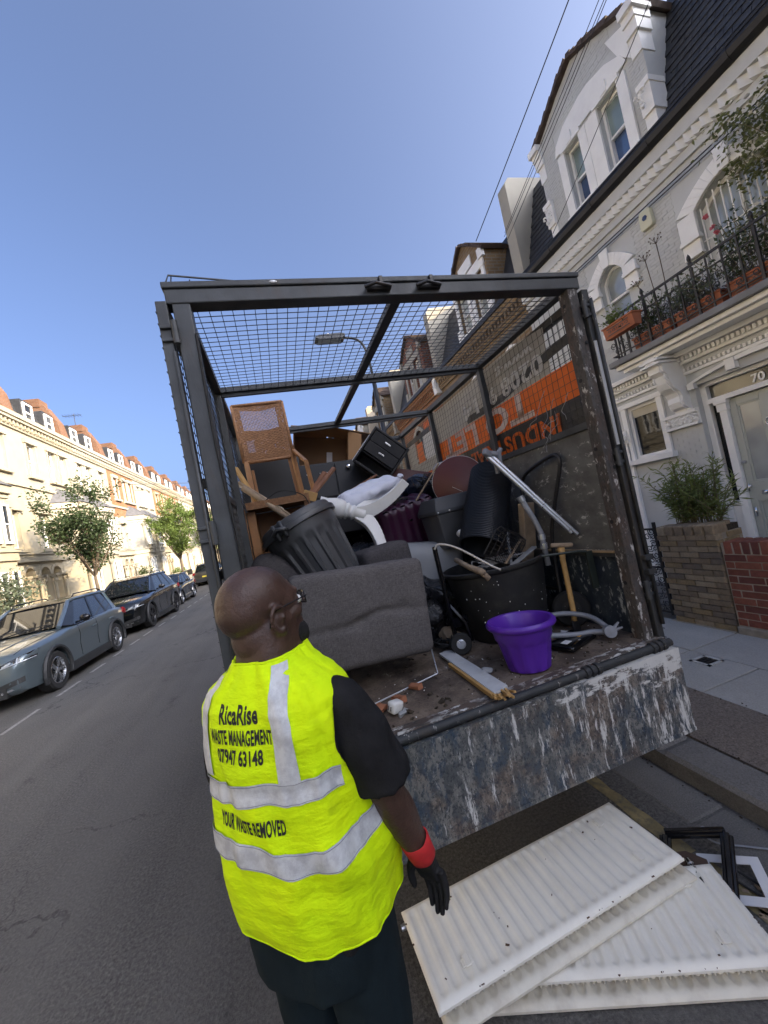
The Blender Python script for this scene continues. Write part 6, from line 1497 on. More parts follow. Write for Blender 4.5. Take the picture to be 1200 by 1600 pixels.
r = thing('suitcase', 'dark purple ribbed hard-shell suitcase lying on the grey tub', 'suitcase', (1.08, 3.25, 1.65)); F = T4(1.06,3.27,1.80) @ rot(10,-9,8); m = MB()
def rib(p, f): return Vector((0, -.012 if abs(((p.x/.085) % 1)-.5) < .28 and f[0] == 1 else 0, .012 if abs(((p.x/.085) % 1)-.5) < .28 and f == (2, 1) else 0))
rbox(m, (.56,.34,.42), .06, 40, rib, F); weld(obj('shell', m, MT['suitcase'], r, smooth=True))
obj('zip_band', MB().box(-.283,.283,-.02,.0,-.213,.213).xf(F), MT['tyre'], r, bev=.01); obj('handle', MB().tube(bez((-.07,-.07,.215),(-.07,-.07,.255),(.07,-.07,.255),(.07,-.07,.215),8), .011, 6).xf(F), MT['tyre'], r, smooth=True); obj('badge', MB().box(-.03,.0,-.187,-.183,.06,.075).xf(F), MT['chrome'], r)
def binbag(label, c, s, mat, seed, group=None):
    m = MB(); rbox(m, s, min(s)*.42, 18, lambda p, f: Vector((.03*noise.noise(p*7+Vector((seed,0,0))), .03*noise.noise(p*7+Vector((0,seed,0))), .035*noise.noise(p*9+Vector((0,0,seed))))), T4(*c) @ rot(seed*31 % 20, seed*17 % 25, seed*47 % 90)); o = single('rubbish_bag', m, MT[mat], label, 'bag', group, loc=(c[0], c[1], c[2]-s[2]/2), smooth=True); weld(o); return o
binbag('dark blue-black rubbish bag between the suitcase and the hose coil', (1.42,3.6,2.10), (.36,.3,.26), 'bag_blue', 1)
for i, (c, s) in enumerate((((.1,3.5,1.35),(.6,.6,.55)), ((.75,3.55,1.4),(.6,.5,.6)), ((1.4,3.5,1.45),(.6,.5,.7)), ((.2,4.3,1.4),(.7,.6,.8)), ((.95,4.35,1.5),(.7,.6,.95)), ((1.5,4.3,1.5),(.55,.6,1.0)), ((.5,3.05,1.2),(.5,.4,.45)), ((1.5,3.0,1.25),(.5,.45,.5)), ((-.02,3.0,1.2),(.4,.4,.4)))): binbag('black rubbish bag deep in the dark of the load', c, s, 'bin_bag', i+2, 'black bags under the load')
# hose coil and roll
r = thing('hose_coil', 'coil of pale grey hose on top of the rubbish bag', 'hose', (1.6,3.5,2.2)); m = MB(); rng = random.Random(9)
for k in range(5):
    c = V(1.635,3.46 + .022*k,2.26) ; rr = .062 + .004*(k % 2); F = fr(c, (-.35,-.9,.1), (1,0,0)); m.tube([F @ V(rr*math.cos(a), rr*math.sin(a), .004*math.sin(3*a)) for a in [6.283*q/20 for q in range(20)]], .009, 6, closed=True)
m.tube(smooth_path([(1.57,3.44,2.23),(1.54,3.4,2.18),(1.55,3.38,2.1),(1.62,3.37,2.12)], 5), .009, 6); obj('coil', m, MT['hose_grey'], r, smooth=True)
m = MB(); rbox(m, (.22,.14,.12), .05, 10, lambda p, f: Vector((0,0,.012*noise.noise(p*18))), T4(1.56,3.46,2.17) @ rot(0,-20,0)); obj('wrapped_end', m, MT['hose_grey'], r, smooth=True)
# dark red round table top
r = thing('round_table_top', 'dark red lacquered round table top with a white rim leaning on the mesh side', 'table top', (1.58,3.06,1.9)); F = fr((1.575,3.08,2.08), (-.50,-.84,.18), (0,0,1))
obj('top', MB().lathe([(0,.012),(.225,.012),(.23,.008),(.23,-.008),(0,-.01)], 48, F), MT['red_lacquer'], r, auto=40); obj('rim', MB().lathe([(.2305,.007),(.2345,.005),(.2345,-.007),(.2305,-.008)], 48, F, caps=False), MT['white_gloss'], r, smooth=True)
obj('scratch', MB().beam(F @ V(-.10,-.02,.0135), F @ V(-.04,.06,.0135), .002, .002), MT['white_gloss'], r)
# black lidded storage crate
r = thing('storage_crate', 'dark grey plastic storage crate with an overhanging lid left of the ribbed drum', 'crate', (1.32,2.85,1.55)); F = T4(1.33,2.87,1.76) @ rot(0,-2,6)
m = MB(); m._add([V(x*(.19 if z > 0 else .165), y*(.15 if z > 0 else .13), z) for z in (.08,-.20) for x, y in ((-1,-1),(1,-1),(1,1),(-1,1))], [(0,1,2,3),(7,6,5,4),(0,4,5,1),(1,5,6,2),(2,6,7,3),(3,7,4,0)]); obj('crate_body', m.xf(F), MT['bin_plastic'], r, bev=.012)
m = MB(); m._add([V(x*k, y*k2, z) for k, k2, z in ((.205,.165,.075),(.205,.165,.105),(.165,.125,.205)) for x, y in ((-1,-1),(1,-1),(1,1),(-1,1))], [(0,3,2,1),(8,9,10,11)] + [(i+4*l,(i+1)%4+4*l,(i+1)%4+4*l+4,i+4*l+4) for l in (0,1) for i in range(4)]); ld = obj('lid', m.xf(F), mk('lid_grey', plain, (.05,.053,.058), .5, .15, 6, .2, 150, .001), r, bev=.01)
for x in (-.19,-.09,.06): obj('rivet', MB().ball(F @ V(x,-.167,.09), .007, 6, 5), MT['white_gloss'], ld)
# ribbed drum (coiled edging)
r = thing('ribbed_drum', 'tall black finely ribbed plastic drum tilted with its open end towards the viewer', 'drum', (1.45,2.5,1.45)); t0, t1 = V(1.625,2.62,2.055), V(1.295,2.40,1.555); ax = (t1-t0); Ld = ax.length; F = fr(t0, ax, (0,1,0)); prof = []
for i in range(48):
    z = Ld*i/48; prof += [(.150,z),(.158,z+Ld/48*.3),(.158,z+Ld/48*.62),(.150,z+Ld/48*.8)]
prof += [(.150,Ld),(.144,Ld),(.140,.03),(0,.03)]
obj('drum_wall', MB().lathe([(0,0)] + prof, 40, F), mk('drum_plastic', plain, (.017,.020,.026), .45, .15, 6, .1, 100, .001), r, auto=30)
# aluminium poles with clamp heads
r = thing('crutch_poles', 'pair of long aluminium poles with grey clamp heads leaning over the bucket', 'pole', (1.7,2.25,1.4))
for a, b in ((V(1.435,2.32,2.16), V(1.79,2.10,1.545)), (V(1.475,2.34,2.165), V(1.815,2.08,1.53))):
    obj('pole', MB().tube([a, a.lerp(b,.45), a.lerp(b,.451), b], [.0155,.0155,.0125,.0125], 12), MT['alu_tube'], r, auto=40)
m = MB(); rbox(m, (.07,.04,.05), .014, 6, None, T4(1.435,2.31,2.175) @ rot(0,30,20)); m.lathe([(.018,-.04),(.022,-.03),(.022,.03),(.018,.04)], 12, fr((1.48,2.33,2.17),(1,-.3,-.4))); m.tube([(1.55,2.36,2.05),(1.548,2.35,2.17),(1.575,2.35,2.20)], [.016,.02,.014], 8).tube([(1.515,2.36,2.03),(1.515,2.36,2.15)], .014, 8); obj('clamp_head', m, MT['grey_tube'], r, auto=40)
r = thing('bent_pipe', 'short bent grey pipe with a chipped collar standing in the black bucket', 'pipe', (1.6,2.2,1.35))
obj('pipe', MB().tube([(1.565,2.24,1.84),(1.62,2.22,1.68),(1.645,2.21,1.58),(1.64,2.2,1.36)], .0185, 10), MT['grey_tube'], r, smooth=True)
for p, d in ((V(1.57,2.238,1.825), V(.35,-.1,-.9)), (V(1.644,2.21,1.55), V(0,0,-1)), (V(1.643,2.205,1.49), V(0,0,-1))): obj('collar', MB().lathe([(.024,-.018),(.024,.018)], 12, fr(p, d)), MT['alu_tube'], r)
# timber board behind
single('timber_board', MB().cbox((1.70,2.43,1.58), (.13,.05,.42), rot(8,3,20).to_3x3()), MT['old_wood'], 'rough pale timber board standing behind the bent pipe', 'board', loc=(1.70,2.43,1.37), bev=.006)
# sack truck
r = thing('sack_truck', 'black sack truck with a looped tube handle leaning on the grey side board', 'sack truck', (1.77,2.25,FZ))
obj('handle_frame', MB().tube(smooth_path([(1.76,2.50,1.30),(1.785,2.515,1.86),(1.79,2.49,1.95),(1.795,2.40,2.01),(1.80,2.16,2.065),(1.80,2.09,2.05),(1.795,2.085,1.98),(1.785,2.19,1.75),(1.765,2.27,1.5),(1.74,2.28,1.02)], 5), .0135, 8), MT['iron'], r, smooth=True)
obj('cross_bar', MB().tube([(1.762,2.5,1.40),(1.752,2.28,1.38)], .011, 6), MT['iron'], r); obj('cross_bar', MB().box(1.745,1.755,2.28,2.5,1.15,1.17), MT['iron'], r)
for y in (2.19, 2.56):
    F = fr((1.735, y, FZ+.118), (-.55,-.83,0)); w = obj('wheel', MB().lathe([(.06,-.028),(.105,-.03),(.118,-.015),(.118,.015),(.105,.03),(.06,.028)], 24, F, caps=False), MT['tyre'], r, auto=40); obj('rim', MB().lathe([(.06,.024),(.055,.012),(.03,.016),(.022,.03),(0,.03)], 18, F), MT['iron'], w, auto=40)
    for k in range(5): obj('rim_bolt', MB().ball(F @ V(.043*math.cos(k*1.257), .043*math.sin(k*1.257), .02), .005, 5, 4), MT['alu_tube'], w)
# spade with wooden T handle
r = thing('wooden_spade', 'garden tool with a yellow wooden shaft and T handle standing by the side board', 'spade', (1.67,2.1,FZ))
obj('shaft', MB().tube([(1.685,2.10,1.47),(1.68,2.10,1.40),(1.675,2.10,1.05),(1.668,2.10,FZ+.07)], [.022,.0165,.0175,.016], 10), MT['handle_wood'], r, smooth=True); obj('grip', MB().beam((1.63,2.125,1.495),(1.75,2.065,1.475), .026, .028), MT['old_wood'], r, bev=.01)
obj('blade', MB().box(1.645,1.70,2.094,2.106,FZ+.004,FZ+.075), MT['iron'], r, bev=.003)
single('metal_bracket', MB().tube([(1.50,2.06,1.455),(1.72,2.0,1.44),(1.765,1.98,1.43)], .008, 6).box(1.755,1.80,1.975,1.985,1.20,1.43), mk('green_black', plain, (.022,.03,.024), .5, .2, 10, .1, 60), 'dark green metal bracket hooked over the rim of the black bucket', 'bracket', loc=(1.77,1.98,1.2))
# big black bucket with rubbish
r = thing('builders_bucket', 'large scuffed black plastic bucket filled with wire, sticks and rubbish', 'bucket', (1.33,2.3,FZ)); F = T4(1.405,2.445,FZ+.004) @ rot(-2,-2.5,0)
obj('bucket_wall', MB().lathe([(0,0),(.25,0),(.262,.012),(.30,.22),(.338,.455),(.352,.462),(.362,.475),(.362,.49),(.350,.496),(.338,.485),(.325,.44),(.25,.05),(0,.045)], 56, F), MT['bucket_rubber'], r, auto=45)
m = MB(); rng = random.Random(14)
for i in range(40):
    a = rng.uniform(3.4, 6.0); z = rng.uniform(.08,.42); rr = lerp(.264,.335,z/.46)+.001; p = F @ V(rr*math.cos(a), rr*math.sin(a), z); m.ball(p, rng.uniform(.002,.006), 5, 4)
tag(obj('paint_flecks', m, MT['white_gloss'], r), kind='stuff')
m = MB(); m.lathe([(0,.37),(.08,.375),(.16,.36),(.24,.35),(.30,.33),(.30,.31),(0,.30)], 40, F); m.v = [p + V(0,0,.03*noise.noise(p*13)) for p in m.v]; single('bucket_rubbish', m, MT['bin_bag'], 'dark rubbish filling the black bucket', 'rubbish', kind='stuff', loc=(1.33,2.3,1.2), smooth=True)
def wirebasket():
    r = thing('wire_basket', 'black wire basket tipped up on top of the bucket', 'basket', (1.36,2.2,1.45)); F = T4(1.375,2.16,1.515) @ rot(-58,-12,18) @ rot(0,0,35); w, d = .19, .115
    def rr(z, k): return [F @ V(x*w*k, y*d*k, z) for x, y in ((-.8,-1),(.8,-1),(1,-.75),(1,.75),(.8,1),(-.8,1),(-1,.75),(-1,-.75))]
    obj('rim', MB().tube(rr(.07,1.0), .0045, 6, closed=True).tube(rr(.0,.9), .0035, 5, closed=True).tube(rr(.035,.95), .0025, 5, closed=True), MT['iron'], r); m = MB()
    for i in range(13): x = lerp(-.9,.9,i/12); m.tube([F @ V(x*w,-d,.07), F @ V(x*w*.9,-d*.9,0), F @ V(x*w*.9,d*.9,0), F @ V(x*w,d,.07)], .0019, 4)
    for i in range(7): y = lerp(-.8,.8,i/6); m.tube([F @ V(-w,y*d,.07), F @ V(-w*.9,y*d*.9,0), F @ V(w*.9,y*d*.9,0), F @ V(w,y*d,.07)], .0019, 4)
    tag(obj('basket_wires', m, MT['iron'], r), kind='stuff')
wirebasket()
BUCKET_SHIFT = V(.075, .135, -.015)
rng = random.Random(15)
r = thing('broken_stick', 'short broken wooden stick with a rounded knob end poking from the bucket', 'stick', (1.06,2.08,1.42)); obj('stick', MB().tube([(1.03,2.30,1.52),(1.045,2.16,1.475),(1.05,2.02,1.455),(1.05,1.99,1.45)], [.017,.018,.023,.018], 9), MT['old_wood'], r, smooth=True)
obj('stub', MB().tube([(1.05,2.02,1.455),(1.085,2.0,1.40)], [.02,.018], 8), MT['old_wood'], r, smooth=True)
for i, (a, b, w_, t_, lab) in enumerate((((1.33,2.12,1.42),(1.56,2.16,1.50),.045,.012,'grey weathered wood slat lying across the bucket rim'), ((1.30,2.14,1.44),(1.52,2.24,1.56),.02,.008,'thin pale splintered slat in the bucket'), ((1.38,2.2,1.40),(1.50,2.36,1.62),.018,.018,'small stick leaning out of the bucket'))):
    single('wood_slat', MB().beam(a, b, w_, t_), MT['pale_grey'] if i != 1 else MT['old_wood'], lab, 'slat', loc=a, bev=.003)
for o_ in list(col.objects):
    if o_.parent is None and o_.get('label', '') and any(k in o_['label'] for k in ('poking from the bucket', 'on top of the bucket', 'the bucket rim', 'slat in the bucket', 'leaning out of the bucket')): o_.location = Vector(o_.location) + BUCKET_SHIFT
# black folding frame with white rope
r = thing('folding_frame', 'black folded metal frame with white cord beside the bucket', 'frame', (.95,2.35,FZ)); obj('frame_tube', MB().tube([(.955,2.35,1.0),(.935,2.35,1.60),(.94,2.36,1.63)], .016, 8).tube([(.955,2.36,1.25),(1.02,2.3,1.12),(1.04,2.3,1.0)], .013, 6).box(.94,1.05,2.32,2.34,1.10,1.16), MT['black_gloss'], r, auto=40)
obj('cord', MB().tube(smooth_path([(.93,2.34,1.615),(.96,2.32,1.645),(1.05,2.25,1.60),(1.17,2.10,1.47),(1.2,2.05,1.44)], 5), .007, 6), MT['rope'], r, smooth=True)
F = fr((.96,2.30,FZ+.07), (-.35,-.93,.05)); w = obj('castor', MB().lathe([(.03,-.018),(.062,-.02),(.07,0),(.062,.02),(.03,.018)], 20, F, caps=False), MT['tyre'], r, auto=40); obj('hub', MB().lathe([(.03,.018),(.026,.02),(0,.02)], 14, F), MT['alu_tube'], w)
# purple flower pot
r = thing('plant_pot', 'bright purple fluted plastic plant pot standing at the tail of the truck bed', 'plant pot', (1.15,1.88,FZ)); F = T4(1.145,1.872,FZ+.004) @ rot(-2,1,0)
def pf(r_, z, a, i):
    if .004 < z < .155: return r_*(1 - .035*(1 if (a*12/6.283) % 1 < .5 else 0)*min(1, (.175-z)/.05))
    return r_
obj('pot_wall', MB().lathe([(0,0),(.108,0),(.113,.004),(.118,.03),(.128,.08),(.138,.13),(.143,.154),(.150,.165),(.156,.20),(.160,.215),(.176,.222),(.184,.232),(.184,.245),(.174,.256),(.160,.254),(.150,.235),(.143,.18),(.112,.03),(0,.03)], 96, F, rfun=pf), MT['purple_plastic'], r, auto=45)
m = MB(); a0 = -.62; m.grid(lambda u, v: F @ V((lerp(.1535,.1585,v))*math.cos(a0-.12+.5*u), (lerp(.1535,.1585,v))*math.sin(a0-.12+.5*u), lerp(.168,.212,v)), 8, 2); lb = obj('label', m, MT['sticker_green'], r)
m = MB(); m.grid(lambda u, v: F @ V((lerp(.155,.1595,v))*math.cos(a0+.2+.16*u), (lerp(.155,.1595,v))*math.sin(a0+.2+.16*u), lerp(.170,.211,v)), 4, 2)
for k in range(4): m.grid(lambda u, v: F @ V(.1575*math.cos(a0-.08+.07*k+.04*u), .1575*math.sin(a0-.08+.07*k+.04*u), lerp(.176,.186,v)), 2, 1)
obj('label_print', m, MT['sticker_white'], lb)
# flat black scale / box on the sill
r = thing('flat_device', 'flat black plastic device with white and orange stickers on the bed edge', 'device', (1.5,1.98,FZ)); F = T4(1.505,1.955,FZ+.022) @ rot(0,0,20); m = MB(); rbox(m, (.27,.165,.034), .012, 8, None, F); weld(obj('casing', m, MT['black_gloss'], r, smooth=True))
obj('sticker', MB().box(-.10,-.045,-.03,.01,.0172,.0185).xf(F), MT['sticker_white'], r); obj('sticker', MB().box(.03,.085,-.035,-.02,.0172,.0185).xf(F), MT['sticker_orange'], r); obj('port', MB().box(-.02,.0,-.06,-.05,.0172,.0185).xf(F), MT['alu_tube'], r)
# grey bent tubing
r = thing('folded_tubing', 'grey metal tubing with a round joint lying at the right of the truck bed', 'tubing', (1.6,2.0,FZ)); obj('tube', MB().tube(smooth_path([(1.42,2.18,1.06),(1.62,2.12,1.055),(1.71,2.0,1.03),(1.70,1.86,.985)], 6), .016, 8), MT['grey_tube'], r, smooth=True); obj('tube', MB().tube(smooth_path([(1.38,2.02,1.0),(1.55,1.96,.975),(1.63,1.93,.975),(1.68,1.85,.98)], 6), .016, 8), MT['grey_tube'], r, smooth=True)
obj('joint', MB().lathe([(0,-.025),(.034,-.022),(.036,0),(.034,.022),(0,.025)], 18, fr((1.685,1.85,.982), (-.4,-.9,.2))), MT['grey_tube'], r, auto=40); obj('lever', MB().tube([(1.69,1.84,.985),(1.75,1.84,1.02)], [.012,.006], 6).tube([(1.69,1.84,.985),(1.76,1.83,.99)], [.012,.006], 6), MT['grey_tube'], r)
single('white_tag', MB().cbox((1.60,2.09,FZ+.014), (.09,.03,.012), rot(0,12,-35).to_3x3()), MT['sticker_white'], 'small white plastic tag lying at the foot of the spade', 'tag', loc=(1.60,2.09,FZ))
# white melamine strip with broken wooden edge
r = thing('broken_board', 'narrow white board with a splintered wooden edge lying on the bed', 'board', (.86,2.0,FZ)); F = T4(.862,2.03,FZ+.022) @ rot(-1,0,-1); obj('board', MB().prism([(-.045,-.36),(.045,-.33),(.045,.33),(.02,.36),(-.04,.345)], -.006, .008, 'z').xf(F), MT['melamine'], r, bev=.002)
m = MB().box(-.062,-.046,-.36,.15,-.014,.006); rng = random.Random(4)
for i in range(14): y = -.36 + rng.uniform(-.01,.02); x = rng.uniform(-.06,.045); m.beam((x, y, rng.uniform(-.012,.004)), (x + rng.uniform(-.01,.01), y - rng.uniform(.02,.06), rng.uniform(-.014,.012)), .010, .010)
obj('splintered_edge', m.xf(F), MT['handle_wood'], r)
# crumbs of brick, plaster and wood by the rod
rng = random.Random(41)
for i, (x, y, s, mat, lab) in enumerate(((.30,1.92,.055,'brick_bit','broken piece of orange brick nearest the man on the truck bed'), (.42,1.97,.05,'brick_bit','long orange wood offcut among the rubble on the truck bed'), (.54,2.05,.045,'brick_bit','flat terracotta shard at the right of the rubble on the bed'), (.24,1.97,.04,'red_wood','dark red-brown chunk at the left of the rubble'), (.40,1.83,.03,'pale_grey','small grey stone in front of the rubble'))):
    m = MB(); rbox(m, (s*1.6, s*(1.0 if i != 1 else .7), s*.6), s*.12, 5, lambda p, f: Vector((.012*noise.noise(p*30), .012*noise.noise(p*33+Vector((i,0,0))), .008*noise.noise(p*25))), T4(x, y, FZ+s*.36) @ rot(rng.uniform(-12,12), rng.uniform(-14,14), rng.uniform(0,180))); single('rubble_piece', m, MT[mat], lab, 'rubble', loc=(x, y, FZ))
r = thing('white_adaptor', 'small white plastic box with two pins lying among the rubble', 'adaptor', (.37,1.87,FZ)); F = T4(.375,1.865,FZ+.034) @ rot(8,12,28); m = MB(); rbox(m, (.066,.05,.052), .007, 5, None, F); weld(obj('casing', m, MT['white_gloss'], r, smooth=True)); obj('pins', MB().box(-.04,-.033,-.012,-.006,-.01,.01).box(-.04,-.033,.006,.012,-.01,.01).xf(F), MT['chrome'], r)
m = MB()
for i in range(150):
    x = rng.uniform(TX0+.1, 1.8); y = rng.uniform(1.76, 2.6) if i % 3 else rng.uniform(1.75, 1.95); s = rng.uniform(.003,.012) * (1 if rng.random() < .85 else 2); m.cbox((x, y, FZ+s*.3), (s, s*rng.uniform(.5,2), s*.6), Euler((rng.random(), rng.random(), rng.random()*6)).to_matrix())
tag(obj('bed_debris', m, MT['soil']), kind='stuff')
m = MB()
for i in range(70):
    x = rng.uniform(.2, 1.83); y = rng.uniform(1.75, 2.2); s = rng.uniform(.002,.006); m.cbox((x, y, FZ+s*.3), (s, s*rng.uniform(.5,2), s*.6), Euler((rng.random(), rng.random(), rng.random()*6)).to_matrix())
tag(obj('plaster_crumbs', m, MT['white_gloss']), kind='stuff')
# loose rubbish packed between the larger pieces
rng = random.Random(90)
def tangle(label, c, rad, r_, mat, n=26):
    p = [V(*c) + V(rng.uniform(-1,1)*rad[0], rng.uniform(-1,1)*rad[1], rng.uniform(-1,1)*rad[2]) for k in range(n)]; single('cable_tangle', MB().tube(smooth_path(p, 5), r_, 5), mat, label, 'cable', loc=c, smooth=True)
tangle('tangle of thin black cable on top of the bin bag beside the red table top', (1.36,3.3,2.16), (.13,.1,.06), .005, MT['tyre'])
tangle('pale flex tangled over the rubbish at the back rim of the bucket', (1.42,2.5,1.43), (.2,.16,.04), .004, MT['hose_grey'])
tangle('black flex lying loose on the bed between the sofa and the bucket', (.93,2.55,.97), (.1,.22,.025), .006, MT['tyre'])
def crumple(name, label, c, s, mat, cat, k=1.0):
    sd_ = rng.random()*50; m = MB(); rbox(m, s, min(s)*.4, 14, lambda p, f: Vector((noise.noise(p*16/k+Vector((sd_,0,0))), noise.noise(p*16/k+Vector((0,sd_,0))), noise.noise(p*16/k+Vector((0,0,sd_)))))*min(s)*.32, T4(*c) @ rot(rng.uniform(-25,25), rng.uniform(-25,25), rng.uniform(0,180))); weld(single(name, m, MT[mat], label, cat, loc=c, smooth=True))
crumple('crumpled_paper', 'crumpled white paper wedged between the drum and the lidded crate', (1.30,2.62,1.66), (.10,.09,.07), 'white_gloss', 'paper')
crumple('crumpled_cloth', 'dark rag draped beside the black lidded crate under the red table top', (1.55,2.95,1.88), (.30,.18,.12), 'sofa_dark', 'rag')
crumple('crumpled_cloth', 'blue-black cloth heaped behind the white table foot', (1.10,3.5,2.10), (.34,.22,.16), 'bag_blue', 'cloth')
crumple('rubbish_bag', 'black rubbish bag squeezed between the sofa and the bucket', (.96,2.72,1.16), (.26,.3,.4), 'bin_bag', 'bag', 1.6)
crumple('crumpled_cloth', 'brown cloth scrap lying on the bed under the folded frame', (1.0,2.62,.99), (.22,.16,.08), 'old_wood', 'cloth')
crumple('crumpled_paper', 'grey paper scrap lying on the bed by the purple pot', (.93,1.95,.95), (.06,.05,.03), 'pale_grey', 'paper')
for i, (a_, b_, w_, t_, mt_, lab) in enumerate((((1.12,3.0,1.98),(1.34,2.9,2.24),.05,.012,'old_wood','thin wooden lath standing up between the suitcase and the lidded crate'), ((1.62,2.72,1.9),(1.70,2.66,2.20),.022,.022,'handle_wood','broom handle end poking up behind the ribbed drum'), ((.62,3.5,2.18),(.95,3.42,2.30),.09,.016,'red_wood','dark wooden shelf board lying behind the white bag'), ((1.45,2.62,1.42),(1.62,2.70,1.78),.06,.01,'pale_grey','grey plastic strip standing behind the bucket'))): single('board_offcut', MB().beam(a_, b_, w_, t_), MT[mt_], lab, 'board', loc=a_, bev=.003)
# poles and planks at the left
for i, (a, b, rd, mat, lab) in enumerate(((V(-.20,3.0,2.315), V(.20,2.86,1.90), .021, 'old_wood', 'thickest pale wooden pole leaning out of the dustbin to the left'), (V(-.225,3.05,2.37), V(.10,2.9,2.04), .012, 'old_wood', 'thin grey-brown stick above the thick pole'), (V(-.23,3.1,2.36), V(.05,2.95,2.1), .016, 'rope', 'pale stick leaning between the pole and the cage side'))):
    single('wooden_pole', MB().tube([a, a.lerp(b,.5)+V(0,0,.006), b], [rd, rd*.95, rd*.9], 9), MT[mat], lab, 'pole', loc=a, smooth=True)
single('timber_offcut', MB().beam((-.235,3.12,2.50), (-.12,3.05,2.20), .05, .018), MT['handle_wood'], 'orange timber batten against the left cage side by the chair', 'plank', loc=(-.2,3.1,2.35), bev=.003)
for i, (a, b, lab) in enumerate((((.285,3.0,2.17),(.50,2.98,2.355),'reddish plank with a hole sticking up behind the dustbin, front one'), ((.27,3.06,2.18),(.43,3.05,2.345),'reddish plank sticking up behind the front plank and the dustbin'))): single('timber_offcut', MB().beam(a, b, .018, .055, (1,-1,.3)), MT['red_wood'], lab, 'plank', loc=a, bev=.003)
single('timber_offcut', MB().cbox((.27,2.98,2.17), (.10,.05,.07), rot(10,25,10).to_3x3()), MT['handle_wood'], 'short stub of pale timber between the chair leg and dustbin', 'plank', loc=(.27,2.98,2.13), bev=.004)
single('black_wire', MB().tube(smooth_path([(-.1,2.95,2.16),(.05,2.9,2.235),(.2,2.85,2.18),(.24,2.84,2.1)], 5), .004, 5), MT['tyre'], 'thin black wire looping in front of the rattan chair', 'wire', loc=(-.1,2.95,2.16))
single('light_bulb', MB().ball((-.155,1.82,1.575), (.022,.022,.03), 12, 9), MT['white_gloss'], 'small white knob on the left inner post just behind the head', 'knob', loc=(-.155,1.82,1.575), smooth=True)
m = MB().cbox((.63,2.63,1.60), (.07,.015,.02), rot(0,-25,5).to_3x3()); single('white_strip', m, MT['white_gloss'], 'short white strip on the cushion under the table foot', 'strip', loc=(.63,2.63,1.6))
m = MB().cbox((.40,4.0,1.82), (.5,.03,.3), rot(0,20,0).to_3x3()); single('red_panel', MB().cbox((1.42,3.75,2.22), (.5,.03,.22), rot(-10,18,-12).to_3x3()), MT['red_lacquer'], 'dark red flat panel behind the bag and below the tilted bedside cabinet', 'panel', loc=(1.42,3.75,2.1))

# ================================================================== ON THE ROAD: RADIATORS AND BITS
mk('radiator_white', plain, (.85,.82,.72), .38, .05, 5, .12, 120, .001, dirt=.35, dirtc=(.48,.44,.36), dsc=5); mk('radiator_cream', plain, (.72,.68,.57), .5, .08, 6, .2, 100, .001, dirt=.5, dirtc=(.36,.30,.22), dsc=7); mk('rust_chip', plain, (.10,.055,.03), .8, .3, 40, .3, 90)
def radiator(label, o, ang, z, tilt=(0, 0), L=1.19, W=.385, seed=1, off=(0,0)):
    r = thing('radiator', label, 'radiator', (*o, z)); F = T4(o[0], o[1], z) @ rot(0, 0, ang) @ rot(tilt[0], tilt[1], 0); nf = 22; rng = random.Random(seed)
    def panel(zc, up_, mat, name, dx=0, dy=0):
        P = L/(nf+.6)
        def h(x, y):
            if min(x, L-x, y, W-y) < .012: return -.012*(1 - min(x, L-x, y, W-y)/.012)
            k = (x - .3*P)/P; c = (math.floor(k)+.5)
            if not 0 <= c <= nf: return 0
            d = abs(k-c)*P; yc = max(0, max(.045-y, y-(W-.045))); dd = math.hypot(d, yc); return -.0065*max(0, 1-(dd/.0165)**2)**.75 + .0015*math.exp(-((dd-.0185)/.005)**2)
        m = MB(); nu, nv = nf*9, 22; vv = [0,.004,.012,.03,.04,.05,.06] + [.06 + (W-.12)*i/6 for i in range(1,7)] + [W-.05,W-.04,W-.03,W-.012,W-.004,W]
        m.grid(lambda u, v: F @ V(u*L+dx, lerp(vv[int(v*(len(vv)-1)+.5)], 0, 0)+dy, zc + up_*(h(u*L, vv[int(v*(len(vv)-1)+.5)]) + .01)), nu, len(vv)-1)
        x0, x1, y0, y1 = dx+.001, dx+L-.001, dy+.001, dy+W-.001; z0, z1 = zc - up_*.012, zc - up_*.002
        m2 = MB(); m2.box(x0, x1, y0, y1, min(z0,z1), max(z0,z1)); m2.xf(F); m._add(m2.v, m2.f)
        return obj(name, m, mat, r, auto=50)
    t_ = panel(.070, 1, MT['radiator_white'], 'front_panel'); panel(.008, 1, MT['radiator_cream'], 'back_panel', .014, -.030)
    m = MB()
    for i in range(60): x = .03 + (L-.06)*i/59; m.box(x-.006, x+.006, .028, W-.03, .020, .056) if i % 2 else m.box(x-.002, x+.002, .024, W-.03, .020, .056)
    tag(obj('convector_fins', m.xf(F), MT['radiator_cream'], r), kind='stuff')
    for x in (.16, L-.16):
        for y in (.07, W-.10):
            m = MB(); m.box(x-.022, x+.022, y, y+.028, .079, .084).box(x-.012, x+.012, y-.008, y+.036, .084, .089); obj('mounting_lug', m.xf(F), MT['radiator_white'], r, bev=.002)
    m = MB()
    for i in range(46):
        s = rng.uniform(.002,.008); e = rng.random()
        p = V(rng.uniform(.01,L-.01), rng.choice((.004, W-.004)) if e < .5 else rng.uniform(0,W), .0735) if rng.random() < .7 else V(rng.choice((.004, L-.004)), rng.uniform(0,W), .0785)
        p.z = .0808 if .02 < p.y < W-.02 and .02 < p.x < L-.02 else .072; m.cbox(p, (s, s*rng.uniform(.3,2), .002), Euler((0,0,rng.random()*3)).to_matrix())
    tag(obj('paint_chips', m.xf(F), MT['rust_chip'], t_), kind='stuff')
    for x in (.0, L): obj('valve_boss', MB().lathe([(.012,-.015),(.012,.015),(.006,.016)], 10, F @ T4(x, W-.03, .035) @ rot(0,90,0)), MT['alu_tube'], r)
    return r
